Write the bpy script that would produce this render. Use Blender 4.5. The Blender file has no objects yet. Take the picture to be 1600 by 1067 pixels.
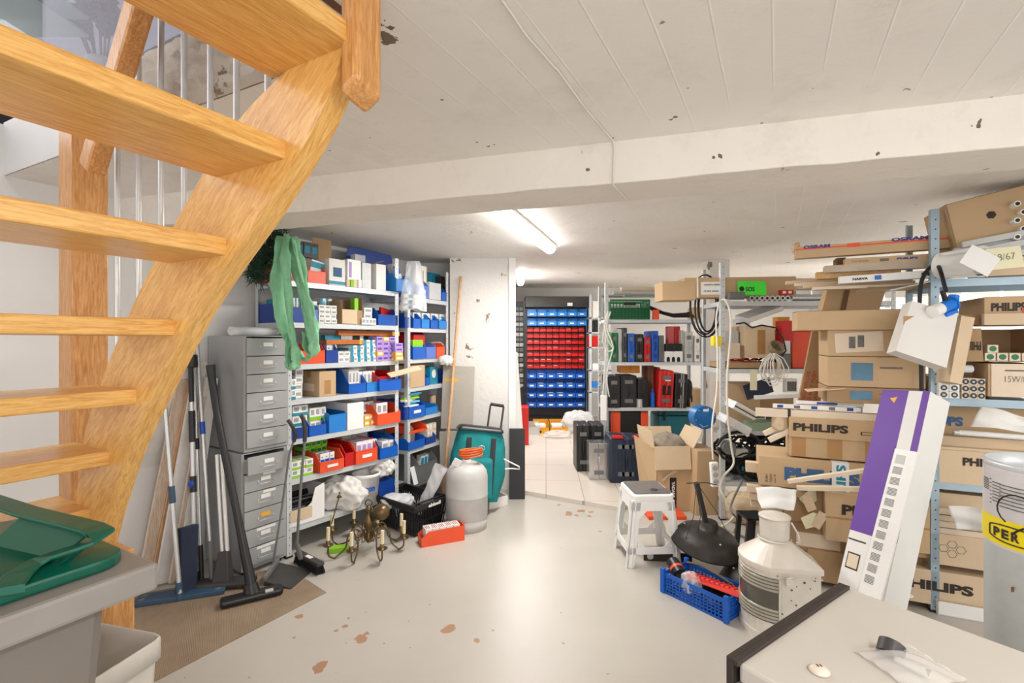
import bpy, math, random
from mathutils import Vector, Matrix
random.seed(7)
H = 1.4; F = 760.0; CY = 533.5
SC = bpy.context.scene; COL = SC.collection
def P(px, py, Y): return Vector(((px-800)/F*Y, Y, H-(py-CY)/F*Y))
def FL(px, py, z=0.0):
    Y = (H-z)*F/(py-CY); return Vector(((px-800)/F*Y, Y, z))
U = Vector((.479, .878, 0)); V = Vector((-.878, .479, 0))
# ---------------------------------------------------------------- materials
MATS = {}
def mat(name, col, rough=.5, metal=0, var=.06, vscale=6, bump=0, bscale=60, emit=None, es=1, alpha=1, trans=0, spec=None, stretch=None, ior=1.45):
    if name in MATS: return MATS[name]
    m = bpy.data.materials.new(name); m.use_nodes = True
    nt = m.node_tree; b = nt.nodes['Principled BSDF']
    b.inputs['Roughness'].default_value = rough; b.inputs['Metallic'].default_value = metal
    b.inputs['Base Color'].default_value = (*col, 1)
    tc = nt.nodes.new('ShaderNodeTexCoord'); mp = nt.nodes.new('ShaderNodeMapping')
    nt.links.new(tc.outputs['Object'], mp.inputs[0])
    if stretch: mp.inputs['Scale'].default_value = stretch
    if var:
        n = nt.nodes.new('ShaderNodeTexNoise'); n.inputs['Scale'].default_value = vscale; n.inputs['Detail'].default_value = 5
        r = nt.nodes.new('ShaderNodeMix'); r.data_type = 'RGBA'
        r.inputs['A'].default_value = (*[max(0, c*(1-var*2)) for c in col], 1); r.inputs['B'].default_value = (*[min(1, c*(1+var*1.2)) for c in col], 1)
        nt.links.new(mp.outputs[0], n.inputs['Vector']); nt.links.new(n.outputs['Fac'], r.inputs['Factor']); nt.links.new(r.outputs['Result'], b.inputs['Base Color'])
    if bump:
        n2 = nt.nodes.new('ShaderNodeTexNoise'); n2.inputs['Scale'].default_value = bscale; n2.inputs['Detail'].default_value = 4
        bp = nt.nodes.new('ShaderNodeBump'); bp.inputs['Strength'].default_value = bump; bp.inputs['Distance'].default_value = .01
        nt.links.new(mp.outputs[0], n2.inputs['Vector']); nt.links.new(n2.outputs['Fac'], bp.inputs['Height']); nt.links.new(bp.outputs[0], b.inputs['Normal'])
    if emit: b.inputs['Emission Color'].default_value = (*emit, 1); b.inputs['Emission Strength'].default_value = es
    if alpha < 1: b.inputs['Alpha'].default_value = alpha
    if trans: b.inputs['Transmission Weight'].default_value = trans; b.inputs['IOR'].default_value = ior
    if spec is not None: b.inputs['Specular IOR Level'].default_value = spec
    MATS[name] = m; return m
def srgb(r, g, b):
    f = lambda c: (c/255/12.92) if c/255 <= .04045 else ((c/255+.055)/1.055)**2.4
    return (f(r), f(g), f(b))
def wood(name, c1, c2, sc=(1, 1, 1), rough=.3, rot=0.0):
    if name in MATS: return MATS[name]
    m = bpy.data.materials.new(name); m.use_nodes = True; nt = m.node_tree; b = nt.nodes['Principled BSDF']; b.inputs['Roughness'].default_value = rough
    tc = nt.nodes.new('ShaderNodeTexCoord'); mp = nt.nodes.new('ShaderNodeMapping'); mp.vector_type = 'TEXTURE'; mp.inputs['Scale'].default_value = [1/q for q in sc]; mp.inputs['Rotation'].default_value = (0, rot, 0)
    nt.links.new(tc.outputs['Object'], mp.inputs[0])
    n = nt.nodes.new('ShaderNodeTexNoise'); n.inputs['Scale'].default_value = 9; n.inputs['Detail'].default_value = 7; n.inputs['Distortion'].default_value = 1.2
    n3 = nt.nodes.new('ShaderNodeTexNoise'); n3.inputs['Scale'].default_value = 60; n3.inputs['Detail'].default_value = 3
    nt.links.new(mp.outputs[0], n.inputs['Vector']); nt.links.new(mp.outputs[0], n3.inputs['Vector'])
    ad = nt.nodes.new('ShaderNodeMath'); ad.operation = 'MULTIPLY_ADD'; ad.inputs[1].default_value = .35
    nt.links.new(n3.outputs['Fac'], ad.inputs[0]); nt.links.new(n.outputs['Fac'], ad.inputs[2])
    cr = nt.nodes.new('ShaderNodeValToRGB'); cr.color_ramp.elements[0].position = .5; cr.color_ramp.elements[1].position = .82
    cr.color_ramp.elements[0].color = (*c1, 1); cr.color_ramp.elements[1].color = (*c2, 1)
    nt.links.new(ad.outputs[0], cr.inputs[0]); nt.links.new(cr.outputs[0], b.inputs['Base Color'])
    MATS[name] = m; return m
OAK1, OAK2 = srgb(214, 154, 76), srgb(240, 192, 114)
M_oak = wood('oak_tread', OAK1, OAK2, (1.2, 14, 14))
M_oaks = wood('oak_stringer', OAK1, OAK2, (1.5, 14, 8), rot=math.radians(42))
M_oakv = wood('oak_upright', srgb(190, 128, 66), srgb(222, 166, 104), (14, 14, 1.2))
M_card = mat('cardboard', srgb(198, 168, 130), .85, var=.08, vscale=3, bump=.15, bscale=40)
M_card2 = mat('cardboard_light', srgb(216, 192, 160), .85, var=.07, vscale=3, bump=.15, bscale=40)
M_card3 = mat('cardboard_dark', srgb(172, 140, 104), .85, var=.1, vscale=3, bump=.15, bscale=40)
M_corr = mat('cardboard_corrugated_edge', srgb(120, 92, 62), .9, var=.3, vscale=120)
M_tape = mat('parcel_tape', srgb(176, 132, 82), .35, var=.1, vscale=8)
M_white = mat('white_plastic', srgb(240, 238, 234), .4, var=.03)
M_paper = mat('paper_white', srgb(236, 234, 230), .8, var=.03)
M_cream = mat('cream_carton', srgb(226, 208, 184), .8, var=.05)
M_blue = mat('blue_bin_plastic', srgb(16, 92, 190), .35, var=.06)
M_blued = mat('dark_blue_bin_plastic', srgb(14, 62, 148), .4, var=.08)
M_bluel = mat('light_blue_bin_plastic', srgb(36, 128, 208), .35, var=.05)
M_peri = mat('faded_blue_bin_plastic', srgb(90, 120, 200), .4, var=.05)
M_red = mat('red_bin_plastic', srgb(200, 26, 24), .35, var=.08)
M_orange = mat('orange_red_bin_plastic', srgb(235, 84, 42), .4, var=.05)
M_galv = mat('galvanised_steel', srgb(208, 212, 214), .38, .2, var=.06, vscale=30)
M_galvb = mat('blue_grey_painted_steel', srgb(164, 184, 196), .4, .25, var=.06, vscale=18)
M_steel = mat('brushed_steel', srgb(214, 212, 208), .3, .55, var=.05, vscale=30)
M_alu = mat('aluminium_tube', srgb(205, 205, 203), .3, .7, var=.04)
M_black = mat('black_plastic', srgb(28, 28, 29), .4, var=.15, vscale=10)
M_dark = mat('dark_grey_plastic', srgb(58, 56, 54), .45, var=.1)
M_grey = mat('mid_grey_plastic', srgb(112, 112, 110), .45, var=.06)
M_cab = mat('grey_enamelled_steel', srgb(166, 168, 168), .38, .1, var=.04, vscale=4)
M_lgrey = mat('light_grey_plastic', srgb(196, 196, 192), .45, var=.05)
M_green = mat('green_crate_plastic', srgb(10, 112, 62), .4, var=.06)
M_lime = mat('lime_green_print', srgb(140, 200, 40), .6, var=.08)
M_teal = mat('teal_fabric', srgb(0, 128, 130), .75, var=.12, vscale=12, bump=.3, bscale=30)
M_tealp = mat('teal_toolbox_plastic', srgb(18, 96, 106), .45, var=.08)
M_navy = mat('navy_case_plastic', srgb(30, 42, 62), .5, var=.12, vscale=14)
M_purple = mat('purple_print', srgb(106, 62, 160), .55, var=.05)
M_lilac = mat('lilac_print', srgb(176, 150, 212), .6, var=.08)
M_yellow = mat('yellow_print', srgb(236, 176, 60), .55, var=.06)
M_yel2 = mat('bright_yellow_print', srgb(240, 218, 20), .5, var=.03)
M_ink = mat('black_ink', srgb(52, 40, 34), .7, var=0)
M_inkb = mat('blue_ink', srgb(60, 98, 140), .7, var=.05)
M_inkr = mat('red_ink', srgb(190, 70, 40), .7, var=.2, vscale=60)
M_print2 = mat('pale_grey_print', srgb(168, 168, 170), .8, var=.3, vscale=120)
M_print = mat('grey_print', srgb(120, 116, 112), .8, var=.35, vscale=140)
M_tealprint = mat('teal_print', srgb(30, 140, 170), .55, var=.15, vscale=30)
M_cable = mat('white_cable', srgb(228, 224, 214), .45, var=.03)
M_rub = mat('black_rubber', srgb(24, 24, 24), .6, var=.1)
M_orng = mat('orange_hose', srgb(232, 104, 40), .4, var=.06)
M_wire = mat('dark_iron_wire', srgb(46, 42, 40), .5, .5, var=.2)
M_sling = mat('green_sling_webbing', srgb(140, 202, 158), .8, var=.22, vscale=14, bump=.5, bscale=34)
M_clear = mat('clear_polythene', srgb(235, 238, 240), .15, var=.03, alpha=.38)
M_clear2 = mat('clear_polythene_white', srgb(240, 241, 242), .2, var=.05, vscale=20, alpha=.62, bump=.5, bscale=25)
M_brass = mat('tarnished_brass', srgb(116, 96, 66), .35, .8, var=.2, vscale=20)
M_candle = mat('candle_sleeve', srgb(232, 216, 176), .5, var=.05)
M_gasb = mat('gas_bottle_paint', srgb(192, 190, 186), .5, 0, var=.1, vscale=9)
M_bingrey = mat('grey_bin_plastic', srgb(146, 140, 134), .5, var=.1, vscale=8)
M_bingreen = mat('dark_green_lid_plastic', srgb(8, 92, 72), .32, var=.12, vscale=7)
M_lant = mat('chipped_cream_paint', srgb(222, 214, 202), .45, .1, var=.09, vscale=12)
M_rust = mat('rusty_brown', srgb(120, 74, 52), .85, var=.25, vscale=20)
M_lantg = mat('old_lantern_glass', srgb(96, 92, 84), .12, var=.3, vscale=5)
M_dome = mat('dusty_black_enamel', srgb(54, 50, 46), .5, .3, var=.4, vscale=14)
M_cabtop = mat('beige_grey_laminate', srgb(190, 183, 173), .5, var=.04, vscale=5)
M_needle = mat('dark_green_tinsel_needles', srgb(28, 62, 40), .7, var=.35, vscale=20)
M_stick = wood('pale_stick_wood', srgb(190, 142, 96), srgb(216, 176, 130), (12, 12, 1), .5)
M_plank = wood('raw_planks', srgb(196, 172, 148), srgb(222, 204, 184), (12, 12, 1), .8)
M_lblue = mat('light_blue_plastic', srgb(120, 190, 220), .4, var=.05)
M_brush = mat('black_bristles', srgb(20, 20, 20), .9, var=.3, vscale=80)
M_mopblue = mat('mop_blue_plastic', srgb(56, 84, 110), .5, var=.1)
M_vblue = mat('bright_blue_button', srgb(20, 80, 190), .4, var=.05)
M_foil = mat('foil_silver', srgb(200, 200, 200), .25, .9, var=.1, vscale=20)
M_board = mat('grey_fibre_board', srgb(176, 168, 156), .8, var=.08, vscale=5, bump=.2)
M_flower = mat('dried_maroon_petals', srgb(96, 40, 56), .8, var=.2)
M_postit = mat('pale_yellow_paper', srgb(232, 226, 190), .8, var=.03)
M_fluogreen = mat('fluorescent_green_paper', srgb(70, 235, 60), .6, var=.03)
M_sofite = mat('brown_orange_print', srgb(186, 104, 36), .5, var=.18, vscale=30)
M_reel = mat('cable_reel_blue', srgb(18, 106, 172), .35, var=.06)
M_cee = mat('socket_blue_plastic', srgb(14, 120, 220), .3, var=.04)
M_glass = mat('window_glass', srgb(190, 190, 200), .3, var=0, alpha=.3, spec=.1)
M_winf = mat('dark_window_frame', srgb(62, 52, 50), .4, var=.05)
M_tube = mat('lit_fluorescent_tube', (1, 1, 1), .4, var=0, emit=(1, .985, .95), es=22)
M_plas = mat('white_plaster_stuff', srgb(226, 222, 216), .8, var=.04)
# ---------------------------------------------------------------- mesh builder
class MB:
    def __init__(s): s.v = []; s.f = []; s.mi = []; s.sm = []
    def add(s, vs, fs, m=0, smooth=False, M=None):
        o = len(s.v)
        for v in vs:
            v = Vector(v); s.v.append(M @ v if M is not None else v)
        for f in fs: s.f.append([o+i for i in f]); s.mi.append(m); s.sm.append(smooth)
        return s
    def box(s, x0, x1, y0, y1, z0, z1, m=0, M=None):
        return s.add([(x0, y0, z0), (x1, y0, z0), (x1, y1, z0), (x0, y1, z0), (x0, y0, z1), (x1, y0, z1), (x1, y1, z1), (x0, y1, z1)],
                     [(0, 3, 2, 1), (4, 5, 6, 7), (0, 1, 5, 4), (1, 2, 6, 5), (2, 3, 7, 6), (3, 0, 4, 7)], m, False, M)
    def hexa(s, bot, top, m=0, M=None):  # 4 bottom, 4 top points
        return s.add(list(bot)+list(top), [(0, 3, 2, 1), (4, 5, 6, 7), (0, 1, 5, 4), (1, 2, 6, 5), (2, 3, 7, 6), (3, 0, 4, 7)], m, False, M)
    def prism(s, poly, z0, z1, m=0, M=None):
        n = len(poly)
        return s.add([(p[0], p[1], z0) for p in poly]+[(p[0], p[1], z1) for p in poly],
                     [tuple(range(n))[::-1], tuple(range(n, 2*n))]+[(i, (i+1) % n, n+(i+1) % n, n+i) for i in range(n)], m, False, M)
    def prismx(s, poly, x0, x1, m=0, M=None):  # poly in (y,z)
        n = len(poly)
        return s.add([(x0, p[0], p[1]) for p in poly]+[(x1, p[0], p[1]) for p in poly],
                     [tuple(range(n))[::-1], tuple(range(n, 2*n))]+[(i, (i+1) % n, n+(i+1) % n, n+i) for i in range(n)], m, False, M)
    def cyl(s, p0, p1, r0, r1=None, n=16, m=0, cap=True, M=None, smooth=True):
        p0 = Vector(p0); p1 = Vector(p1); r1 = r0 if r1 is None else r1
        d = (p1-p0).normalized(); a = d.orthogonal().normalized(); b = d.cross(a)
        vs = [p0+(a*math.cos(2*math.pi*i/n)+b*math.sin(2*math.pi*i/n))*r0 for i in range(n)]+[p1+(a*math.cos(2*math.pi*i/n)+b*math.sin(2*math.pi*i/n))*r1 for i in range(n)]
        s.add(vs, [(i, (i+1) % n, n+(i+1) % n, n+i) for i in range(n)], m, smooth, M)
        if cap: s.add(vs, [tuple(range(n))[::-1], tuple(range(n, 2*n))], m, False, M)
        return s
    def tube(s, pts, r, n=8, m=0, closed=False, rs=None, flat=None):
        pts = [Vector(p) for p in pts]; N = len(pts); vs = []; prev = None
        for i, p in enumerate(pts):
            if closed: d = pts[(i+1) % N]-pts[i-1]
            else: d = pts[min(i+1, N-1)]-pts[max(i-1, 0)]
            if d.length < 1e-9: d = Vector((0, 0, 1))
            d.normalize()
            if prev is None: a = d.orthogonal().normalized()
            else:
                a = prev-d*prev.dot(d)
                a = a.normalized() if a.length > 1e-6 else d.orthogonal().normalized()
            prev = a; b = d.cross(a); rr = rs[i] if rs else r; fl = flat or 1
            vs += [p+(a*math.cos(2*math.pi*k/n)+b*math.sin(2*math.pi*k/n)*fl)*rr for k in range(n)]
        fs = []
        for i in range(N if closed else N-1):
            j = (i+1) % N
            fs += [(i*n+k, i*n+(k+1) % n, j*n+(k+1) % n, j*n+k) for k in range(n)]
        s.add(vs, fs, m, True)
        if not closed: s.add(vs, [tuple(range(n))[::-1], tuple(range((N-1)*n, N*n))], m, False)
        return s
    def lathe(s, prof, c=(0, 0, 0), n=32, m=0, M=None, a0=0, a1=2*math.pi):
        full = abs(a1-a0-2*math.pi) < 1e-6; K = n if full else n+1; vs = []
        for (r, z) in prof:
            for k in range(K):
                a = a0+(a1-a0)*k/n; vs.append((c[0]+r*math.cos(a), c[1]+r*math.sin(a), c[2]+z))
        fs = []
        for i in range(len(prof)-1):
            for k in range(n):
                k2 = (k+1) % K; fs.append((i*K+k, i*K+k2, (i+1)*K+k2, (i+1)*K+k))
        return s.add(vs, fs, m, True, M)
    def sphere(s, c, r, n=12, m=0, sc=(1, 1, 1)):
        prof = [(math.sin(math.pi*i/n), -math.cos(math.pi*i/n)) for i in range(n+1)]
        M = Matrix.Translation(c) @ Matrix.Diagonal((r*sc[0], r*sc[1], r*sc[2], 1))
        return s.lathe([(max(a, 1e-4), b) for a, b in prof], n=n*2, m=m, M=M)
    def grid(s, fn, nu, nv, m=0, smooth=True):
        vs = [fn(i/nu, j/nv) for j in range(nv+1) for i in range(nu+1)]
        return s.add(vs, [(j*(nu+1)+i, j*(nu+1)+i+1, (j+1)*(nu+1)+i+1, (j+1)*(nu+1)+i) for j in range(nv) for i in range(nu)], m, smooth)
    def build(s, name, mats, parent=None, bevel=0, solid=0, sub=0, loc=None, rot=None):
        me = bpy.data.meshes.new(name); me.from_pydata([tuple(v) for v in s.v], [], s.f)
        if not isinstance(mats, (list, tuple)): mats = [mats]
        for m in mats: me.materials.append(m)
        me.polygons.foreach_set('material_index', s.mi); me.polygons.foreach_set('use_smooth', s.sm); me.update()
        o = bpy.data.objects.new(name, me); COL.objects.link(o)
        if parent: o.parent = parent
        if loc is not None: o.location = loc
        if rot is not None: o.rotation_euler = rot if isinstance(rot, (tuple, list)) or hasattr(rot, 'x') else (0, 0, rot)
        if solid: md = o.modifiers.new('s', 'SOLIDIFY'); md.thickness = solid; md.offset = 0
        if sub: md = o.modifiers.new('d', 'SUBSURF'); md.levels = md.render_levels = sub
        if bevel: md = o.modifiers.new('b', 'BEVEL'); md.width = bevel; md.segments = 2; md.limit_method = 'ANGLE'; md.angle_limit = math.radians(50)
        return o
def tag(o, label, cat, group=None, kind=None):
    o['label'] = label; o['category'] = cat
    if group: o['group'] = group
    if kind: o['kind'] = kind
    return o
def thing(name, label, cat, loc=(0, 0, 0), rot=0, group=None):
    o = bpy.data.objects.new(name, None); COL.objects.link(o); o.location = loc
    o.rotation_euler = rot if isinstance(rot, tuple) else (0, 0, rot); o.empty_display_size = .1
    return tag(o, label, cat, group)
def struct(o): o['kind'] = 'structure'; return o
def dup(root, label, loc=None, rot=None, group=None):
    r = root.copy(); COL.objects.link(r)
    if loc is not None: r.location = loc
    if rot is not None: r.rotation_euler = (0, 0, rot) if not isinstance(rot, tuple) else rot
    r['label'] = label
    if group: r['group'] = group
    for ch in list(root.children):
        c = ch.copy(); COL.objects.link(c); c.parent = r
        for g in ch.children:
            d = g.copy(); COL.objects.link(d); d.parent = c
    return r
class Fr:  # a straight run of shelving seen from the camera: origin, direction of its front edge
    def __init__(s, ox, oy, ex, ey):
        l = math.hypot(ex, ey); s.o = Vector((ox, oy, 0)); s.e = Vector((ex/l, ey/l, 0)); s.n = Vector((-ey/l, ex/l, 0)); s.a = math.atan2(ey, ex)
    def t(s, px, d=0):
        r = (px-800)/F; ox = s.o.x+s.n.x*d; oy = s.o.y+s.n.y*d
        return (r*oy-ox)/(s.e.x-r*s.e.y)
    def p(s, t, d=0, z=0): return s.o+s.e*t+s.n*d+Vector((0, 0, z))
    def z(s, py, t, d=0): return H-(py-CY)/F*s.p(t, d).y
_dg = None
def text(body, w, h, m, parent, loc, rot=(math.pi/2, 0, 0), bold=.03, name='printed_lettering', ext=.0004):
    cu = bpy.data.curves.new('t', 'FONT'); cu.body = body; cu.size = 1; cu.offset = bold; cu.extrude = 0; cu.resolution_u = 3
    ob = bpy.data.objects.new('t', cu); COL.objects.link(ob)
    bpy.context.view_layer.update()
    me = bpy.data.meshes.new_from_object(ob.evaluated_get(bpy.context.evaluated_depsgraph_get()))
    bpy.data.objects.remove(ob); bpy.data.curves.remove(cu)
    xs = [v.co.x for v in me.vertices]; ys = [v.co.y for v in me.vertices]
    x0, x1, y0, y1 = min(xs), max(xs), min(ys), max(ys)
    for v in me.vertices: v.co = Vector(((v.co.x-x0)/(x1-x0)*w, (v.co.y-y0)/(y1-y0)*h, ext))
    me.materials.clear(); me.materials.append(m); me.name = name
    o = bpy.data.objects.new(name, me); COL.objects.link(o); o.parent = parent; o.location = loc; o.rotation_euler = rot
    return o
def patch(parent, x0, x1, z0, z1, m, y=-.0012, name='printed_panel', th=.001, lab=None):
    o = MB().box(x0, x1, y, y+th, z0, z1).build(name, m, parent)
    if lab: o['label'] = lab
    return o
ORD = ['first', 'second', 'third', 'fourth', 'fifth', 'sixth', 'seventh', 'eighth', 'ninth', 'tenth', 'eleventh', 'twelfth']
def bin_mb(w, d, h, hf, t=.0035, sl=None, lipm=0):
    sl = sl or (h-hf)*.8; b = MB()
    b.box(0, w, 0, d, 0, t); b.box(0, w, d-t, d, t, h); b.box(t, w-t, 0, t, t, hf)
    for x in (0, w-t): b.prismx([(0, 0), (d, 0), (d, h), (sl+.012, h), (.006, hf+.004), (0, hf)], x, x+t)
    b.box(t, w-t, -.003, 0, hf-.008, hf)  # rim
    return b
# ---------------------------------------------------------------- camera
cam = bpy.data.cameras.new('camera'); co = bpy.data.objects.new('camera', cam); COL.objects.link(co)
co.location = (0, 0, H); co.rotation_euler = (math.pi/2, 0, 0); cam.sensor_width = 36; cam.lens = 36*F/1600; cam.clip_start = .05
SC.camera = co
SC.view_settings.view_transform = 'Standard'; SC.view_settings.look = 'None'; SC.view_settings.gamma = 1
SC.view_settings.exposure = -0.1; SC.view_settings.use_curve_mapping = False
# ================================================================ ROOM
CZ = 2.19; FT = CZ+.25
def nodes(name):
    m = bpy.data.materials.new(name); m.use_nodes = True; return m, m.node_tree, m.node_tree.nodes['Principled BSDF']
def N(nt, t, **k):
    n = nt.nodes.new(t)
    for a, b in k.items():
        if a in n.inputs: n.inputs[a].default_value = b
        else: setattr(n, a, b)
    return n
def plaster(name, col, spots=0.0, boards=False, bump=.25, rough=.6, ang=0.0, grime=0.0, chips=()):
    m, nt, b = nodes(name); L = nt.links.new; b.inputs['Roughness'].default_value = rough
    tc = N(nt, 'ShaderNodeTexCoord'); n1 = N(nt, 'ShaderNodeTexNoise', Scale=1.6, Detail=6.0); L(tc.outputs['Object'], n1.inputs['Vector'])
    mx = N(nt, 'ShaderNodeMix', data_type='RGBA'); mx.inputs['A'].default_value = (*[c*.9 for c in col], 1); mx.inputs['B'].default_value = (*[min(1, c*1.05) for c in col], 1)
    L(n1.outputs['Fac'], mx.inputs['Factor']); out = mx.outputs['Result']
    n2 = N(nt, 'ShaderNodeTexNoise', Scale=22.0, Detail=8.0, Roughness=.65); L(tc.outputs['Object'], n2.inputs['Vector']); hgt = n2.outputs['Fac']
    if spots:
        n3 = N(nt, 'ShaderNodeTexNoise', Scale=5.5, Detail=5.0, Roughness=.6); L(tc.outputs['Object'], n3.inputs['Vector'])
        r = N(nt, 'ShaderNodeValToRGB'); r.color_ramp.elements[0].position = .70-spots*.1; r.color_ramp.elements[1].position = .72-spots*.1
        L(n3.outputs['Fac'], r.inputs[0])
        m2 = N(nt, 'ShaderNodeMix', data_type='RGBA'); L(r.outputs[0], m2.inputs['Factor']); L(out, m2.inputs['A']); m2.inputs['B'].default_value = (*srgb(128, 112, 88), 1); out = m2.outputs['Result']
    if grime:
        n4 = N(nt, 'ShaderNodeTexNoise', Scale=3.0, Detail=9.0, Roughness=.75); L(tc.outputs['Object'], n4.inputs['Vector'])
        r = N(nt, 'ShaderNodeValToRGB'); r.color_ramp.elements[0].position = .52; r.color_ramp.elements[1].position = .85; r.color_ramp.elements[1].color = (grime, grime, grime, 1)
        L(n4.outputs['Fac'], r.inputs[0])
        m2 = N(nt, 'ShaderNodeMix', data_type='RGBA'); L(r.outputs[0], m2.inputs['Factor']); L(out, m2.inputs['A']); m2.inputs['B'].default_value = (*srgb(150, 136, 118), 1); out = m2.outputs['Result']
    if chips:
        nd = N(nt, 'ShaderNodeTexNoise', Scale=30.0, Detail=4.0); L(tc.outputs['Object'], nd.inputs['Vector']); acc = None
        for c, r in chips:
            mp = N(nt, 'ShaderNodeVectorMath', operation='DISTANCE'); mp.inputs[1].default_value = tuple(c); L(tc.outputs['Object'], mp.inputs[0])
            ad = N(nt, 'ShaderNodeMath', operation='MULTIPLY_ADD'); ad.inputs[1].default_value = r*5; L(nd.outputs['Fac'], ad.inputs[0]); L(mp.outputs['Value'], ad.inputs[2])
            lt = N(nt, 'ShaderNodeMath', operation='LESS_THAN'); lt.inputs[1].default_value = r*3.0; L(ad.outputs[0], lt.inputs[0])
            if acc is None: acc = lt.outputs[0]
            else:
                a = N(nt, 'ShaderNodeMath', operation='MAXIMUM'); L(acc, a.inputs[0]); L(lt.outputs[0], a.inputs[1]); acc = a.outputs[0]
        m2 = N(nt, 'ShaderNodeMix', data_type='RGBA'); L(acc, m2.inputs['Factor']); L(out, m2.inputs['A']); m2.inputs['B'].default_value = (*srgb(112, 98, 80), 1); out = m2.outputs['Result']
    bp = N(nt, 'ShaderNodeBump', Strength=bump, Distance=.012); L(hgt, bp.inputs['Height']); nrm = bp.outputs[0]
    if boards:
        mp = N(nt, 'ShaderNodeMapping'); mp.inputs['Rotation'].default_value = (0, 0, ang); L(tc.outputs['Object'], mp.inputs[0])
        wob = N(nt, 'ShaderNodeTexNoise', Scale=.9, Detail=2.0); L(mp.outputs[0], wob.inputs['Vector'])
        sx = N(nt, 'ShaderNodeSeparateXYZ'); L(mp.outputs[0], sx.inputs[0])
        md = N(nt, 'ShaderNodeMath', operation='MULTIPLY_ADD'); md.inputs[1].default_value = .02; L(wob.outputs['Fac'], md.inputs[0]); L(sx.outputs['X'], md.inputs[2])
        pp = N(nt, 'ShaderNodeMath', operation='PINGPONG'); pp.inputs[1].default_value = .065; L(md.outputs[0], pp.inputs[0])
        r = N(nt, 'ShaderNodeMapRange'); r.inputs['From Min'].default_value = 0; r.inputs['From Max'].default_value = .004; r.inputs['To Min'].default_value = 1; r.inputs['To Max'].default_value = 0; L(pp.outputs[0], r.inputs['Value'])
        # not every joint shows: break the lines up
        nb = N(nt, 'ShaderNodeTexNoise', Scale=1.3, Detail=3.0); L(mp.outputs[0], nb.inputs['Vector'])
        rb = N(nt, 'ShaderNodeMapRange'); rb.inputs['From Min'].default_value = .42; rb.inputs['From Max'].default_value = .55; L(nb.outputs['Fac'], rb.inputs['Value'])
        mu = N(nt, 'ShaderNodeMath', operation='MULTIPLY'); L(r.outputs[0], mu.inputs[0]); L(rb.outputs[0], mu.inputs[1])
        m4 = N(nt, 'ShaderNodeMix', data_type='RGBA'); L(mu.outputs[0], m4.inputs['Factor']); L(out, m4.inputs['A']); m4.inputs['B'].default_value = (*srgb(250, 248, 244), 1); out = m4.outputs['Result']
        b2 = N(nt, 'ShaderNodeBump', Strength=.5, Distance=.004); L(mu.outputs[0], b2.inputs['Height']); L(nrm, b2.inputs['Normal']); nrm = b2.outputs[0]
    L(nrm, b.inputs['Normal']); L(out, b.inputs['Base Color']); return m
M_wall = plaster('white_wall_paint', srgb(232, 230, 226), bump=.2)
bd = Vector((.958, -.287, 0)); bn = Vector((.287, .958, 0)); fb0 = Vector((.498, 1.893, 0))
def onbeam(px, py, off=0.0, z=None):
    r = (px-800)/F; o = fb0-bn*off; t = (r*o.y-o.x)/(bd.x-r*bd.y); q = o+bd*t; return Vector((q.x, q.y, H-(py-CY)/F*q.y if z is None else z))
def cz(px, py):
    Y = (CZ-.0-H)*F/(CY-py); return Vector(((px-800)/F*Y, Y, CZ))
CH_c = [(cz(1055, 183), .012), (cz(1050, 186), .01), (cz(765, 228), .018), (cz(745, 222), .01), (cz(690, 156), .006), (cz(583, 120), .006), (cz(515, 235), .008), (cz(1190, 192), .01), (cz(1125, 250), .006), (cz(601, 52), .03), (cz(590, 38), .03), (cz(605, 66), .02), (cz(870, 110), .006), (cz(957, 216), .012), (cz(1075, 138), .004), (cz(1270, 138), .004)]
CH_b = [(onbeam(622, 293), .009), (onbeam(631, 291), .006), (onbeam(919, 266), .008), (onbeam(1114, 246), .010), (onbeam(1125, 243), .011), (onbeam(1257, 228), .008), (onbeam(1530, 196), .014), (onbeam(1518, 197), .008), (onbeam(1557, 158), .006), (onbeam(1370, 240), .008), (onbeam(1200, 192), .006)]
M_ceil = plaster('ceiling_limewash', srgb(243, 239, 233), spots=.05, boards=True, bump=.3, ang=math.radians(28.6), rough=.5, grime=.25, chips=CH_c)
M_beam = plaster('beam_limewash', srgb(238, 231, 221), spots=.1, bump=.5, grime=.35, chips=CH_b)
M_slab = plaster('raw_concrete_slab', srgb(196, 184, 168), spots=.6, bump=1.0, grime=.7)
M_upw = plaster('upstairs_wall_paint', srgb(158, 156, 168), bump=.02)
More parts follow.
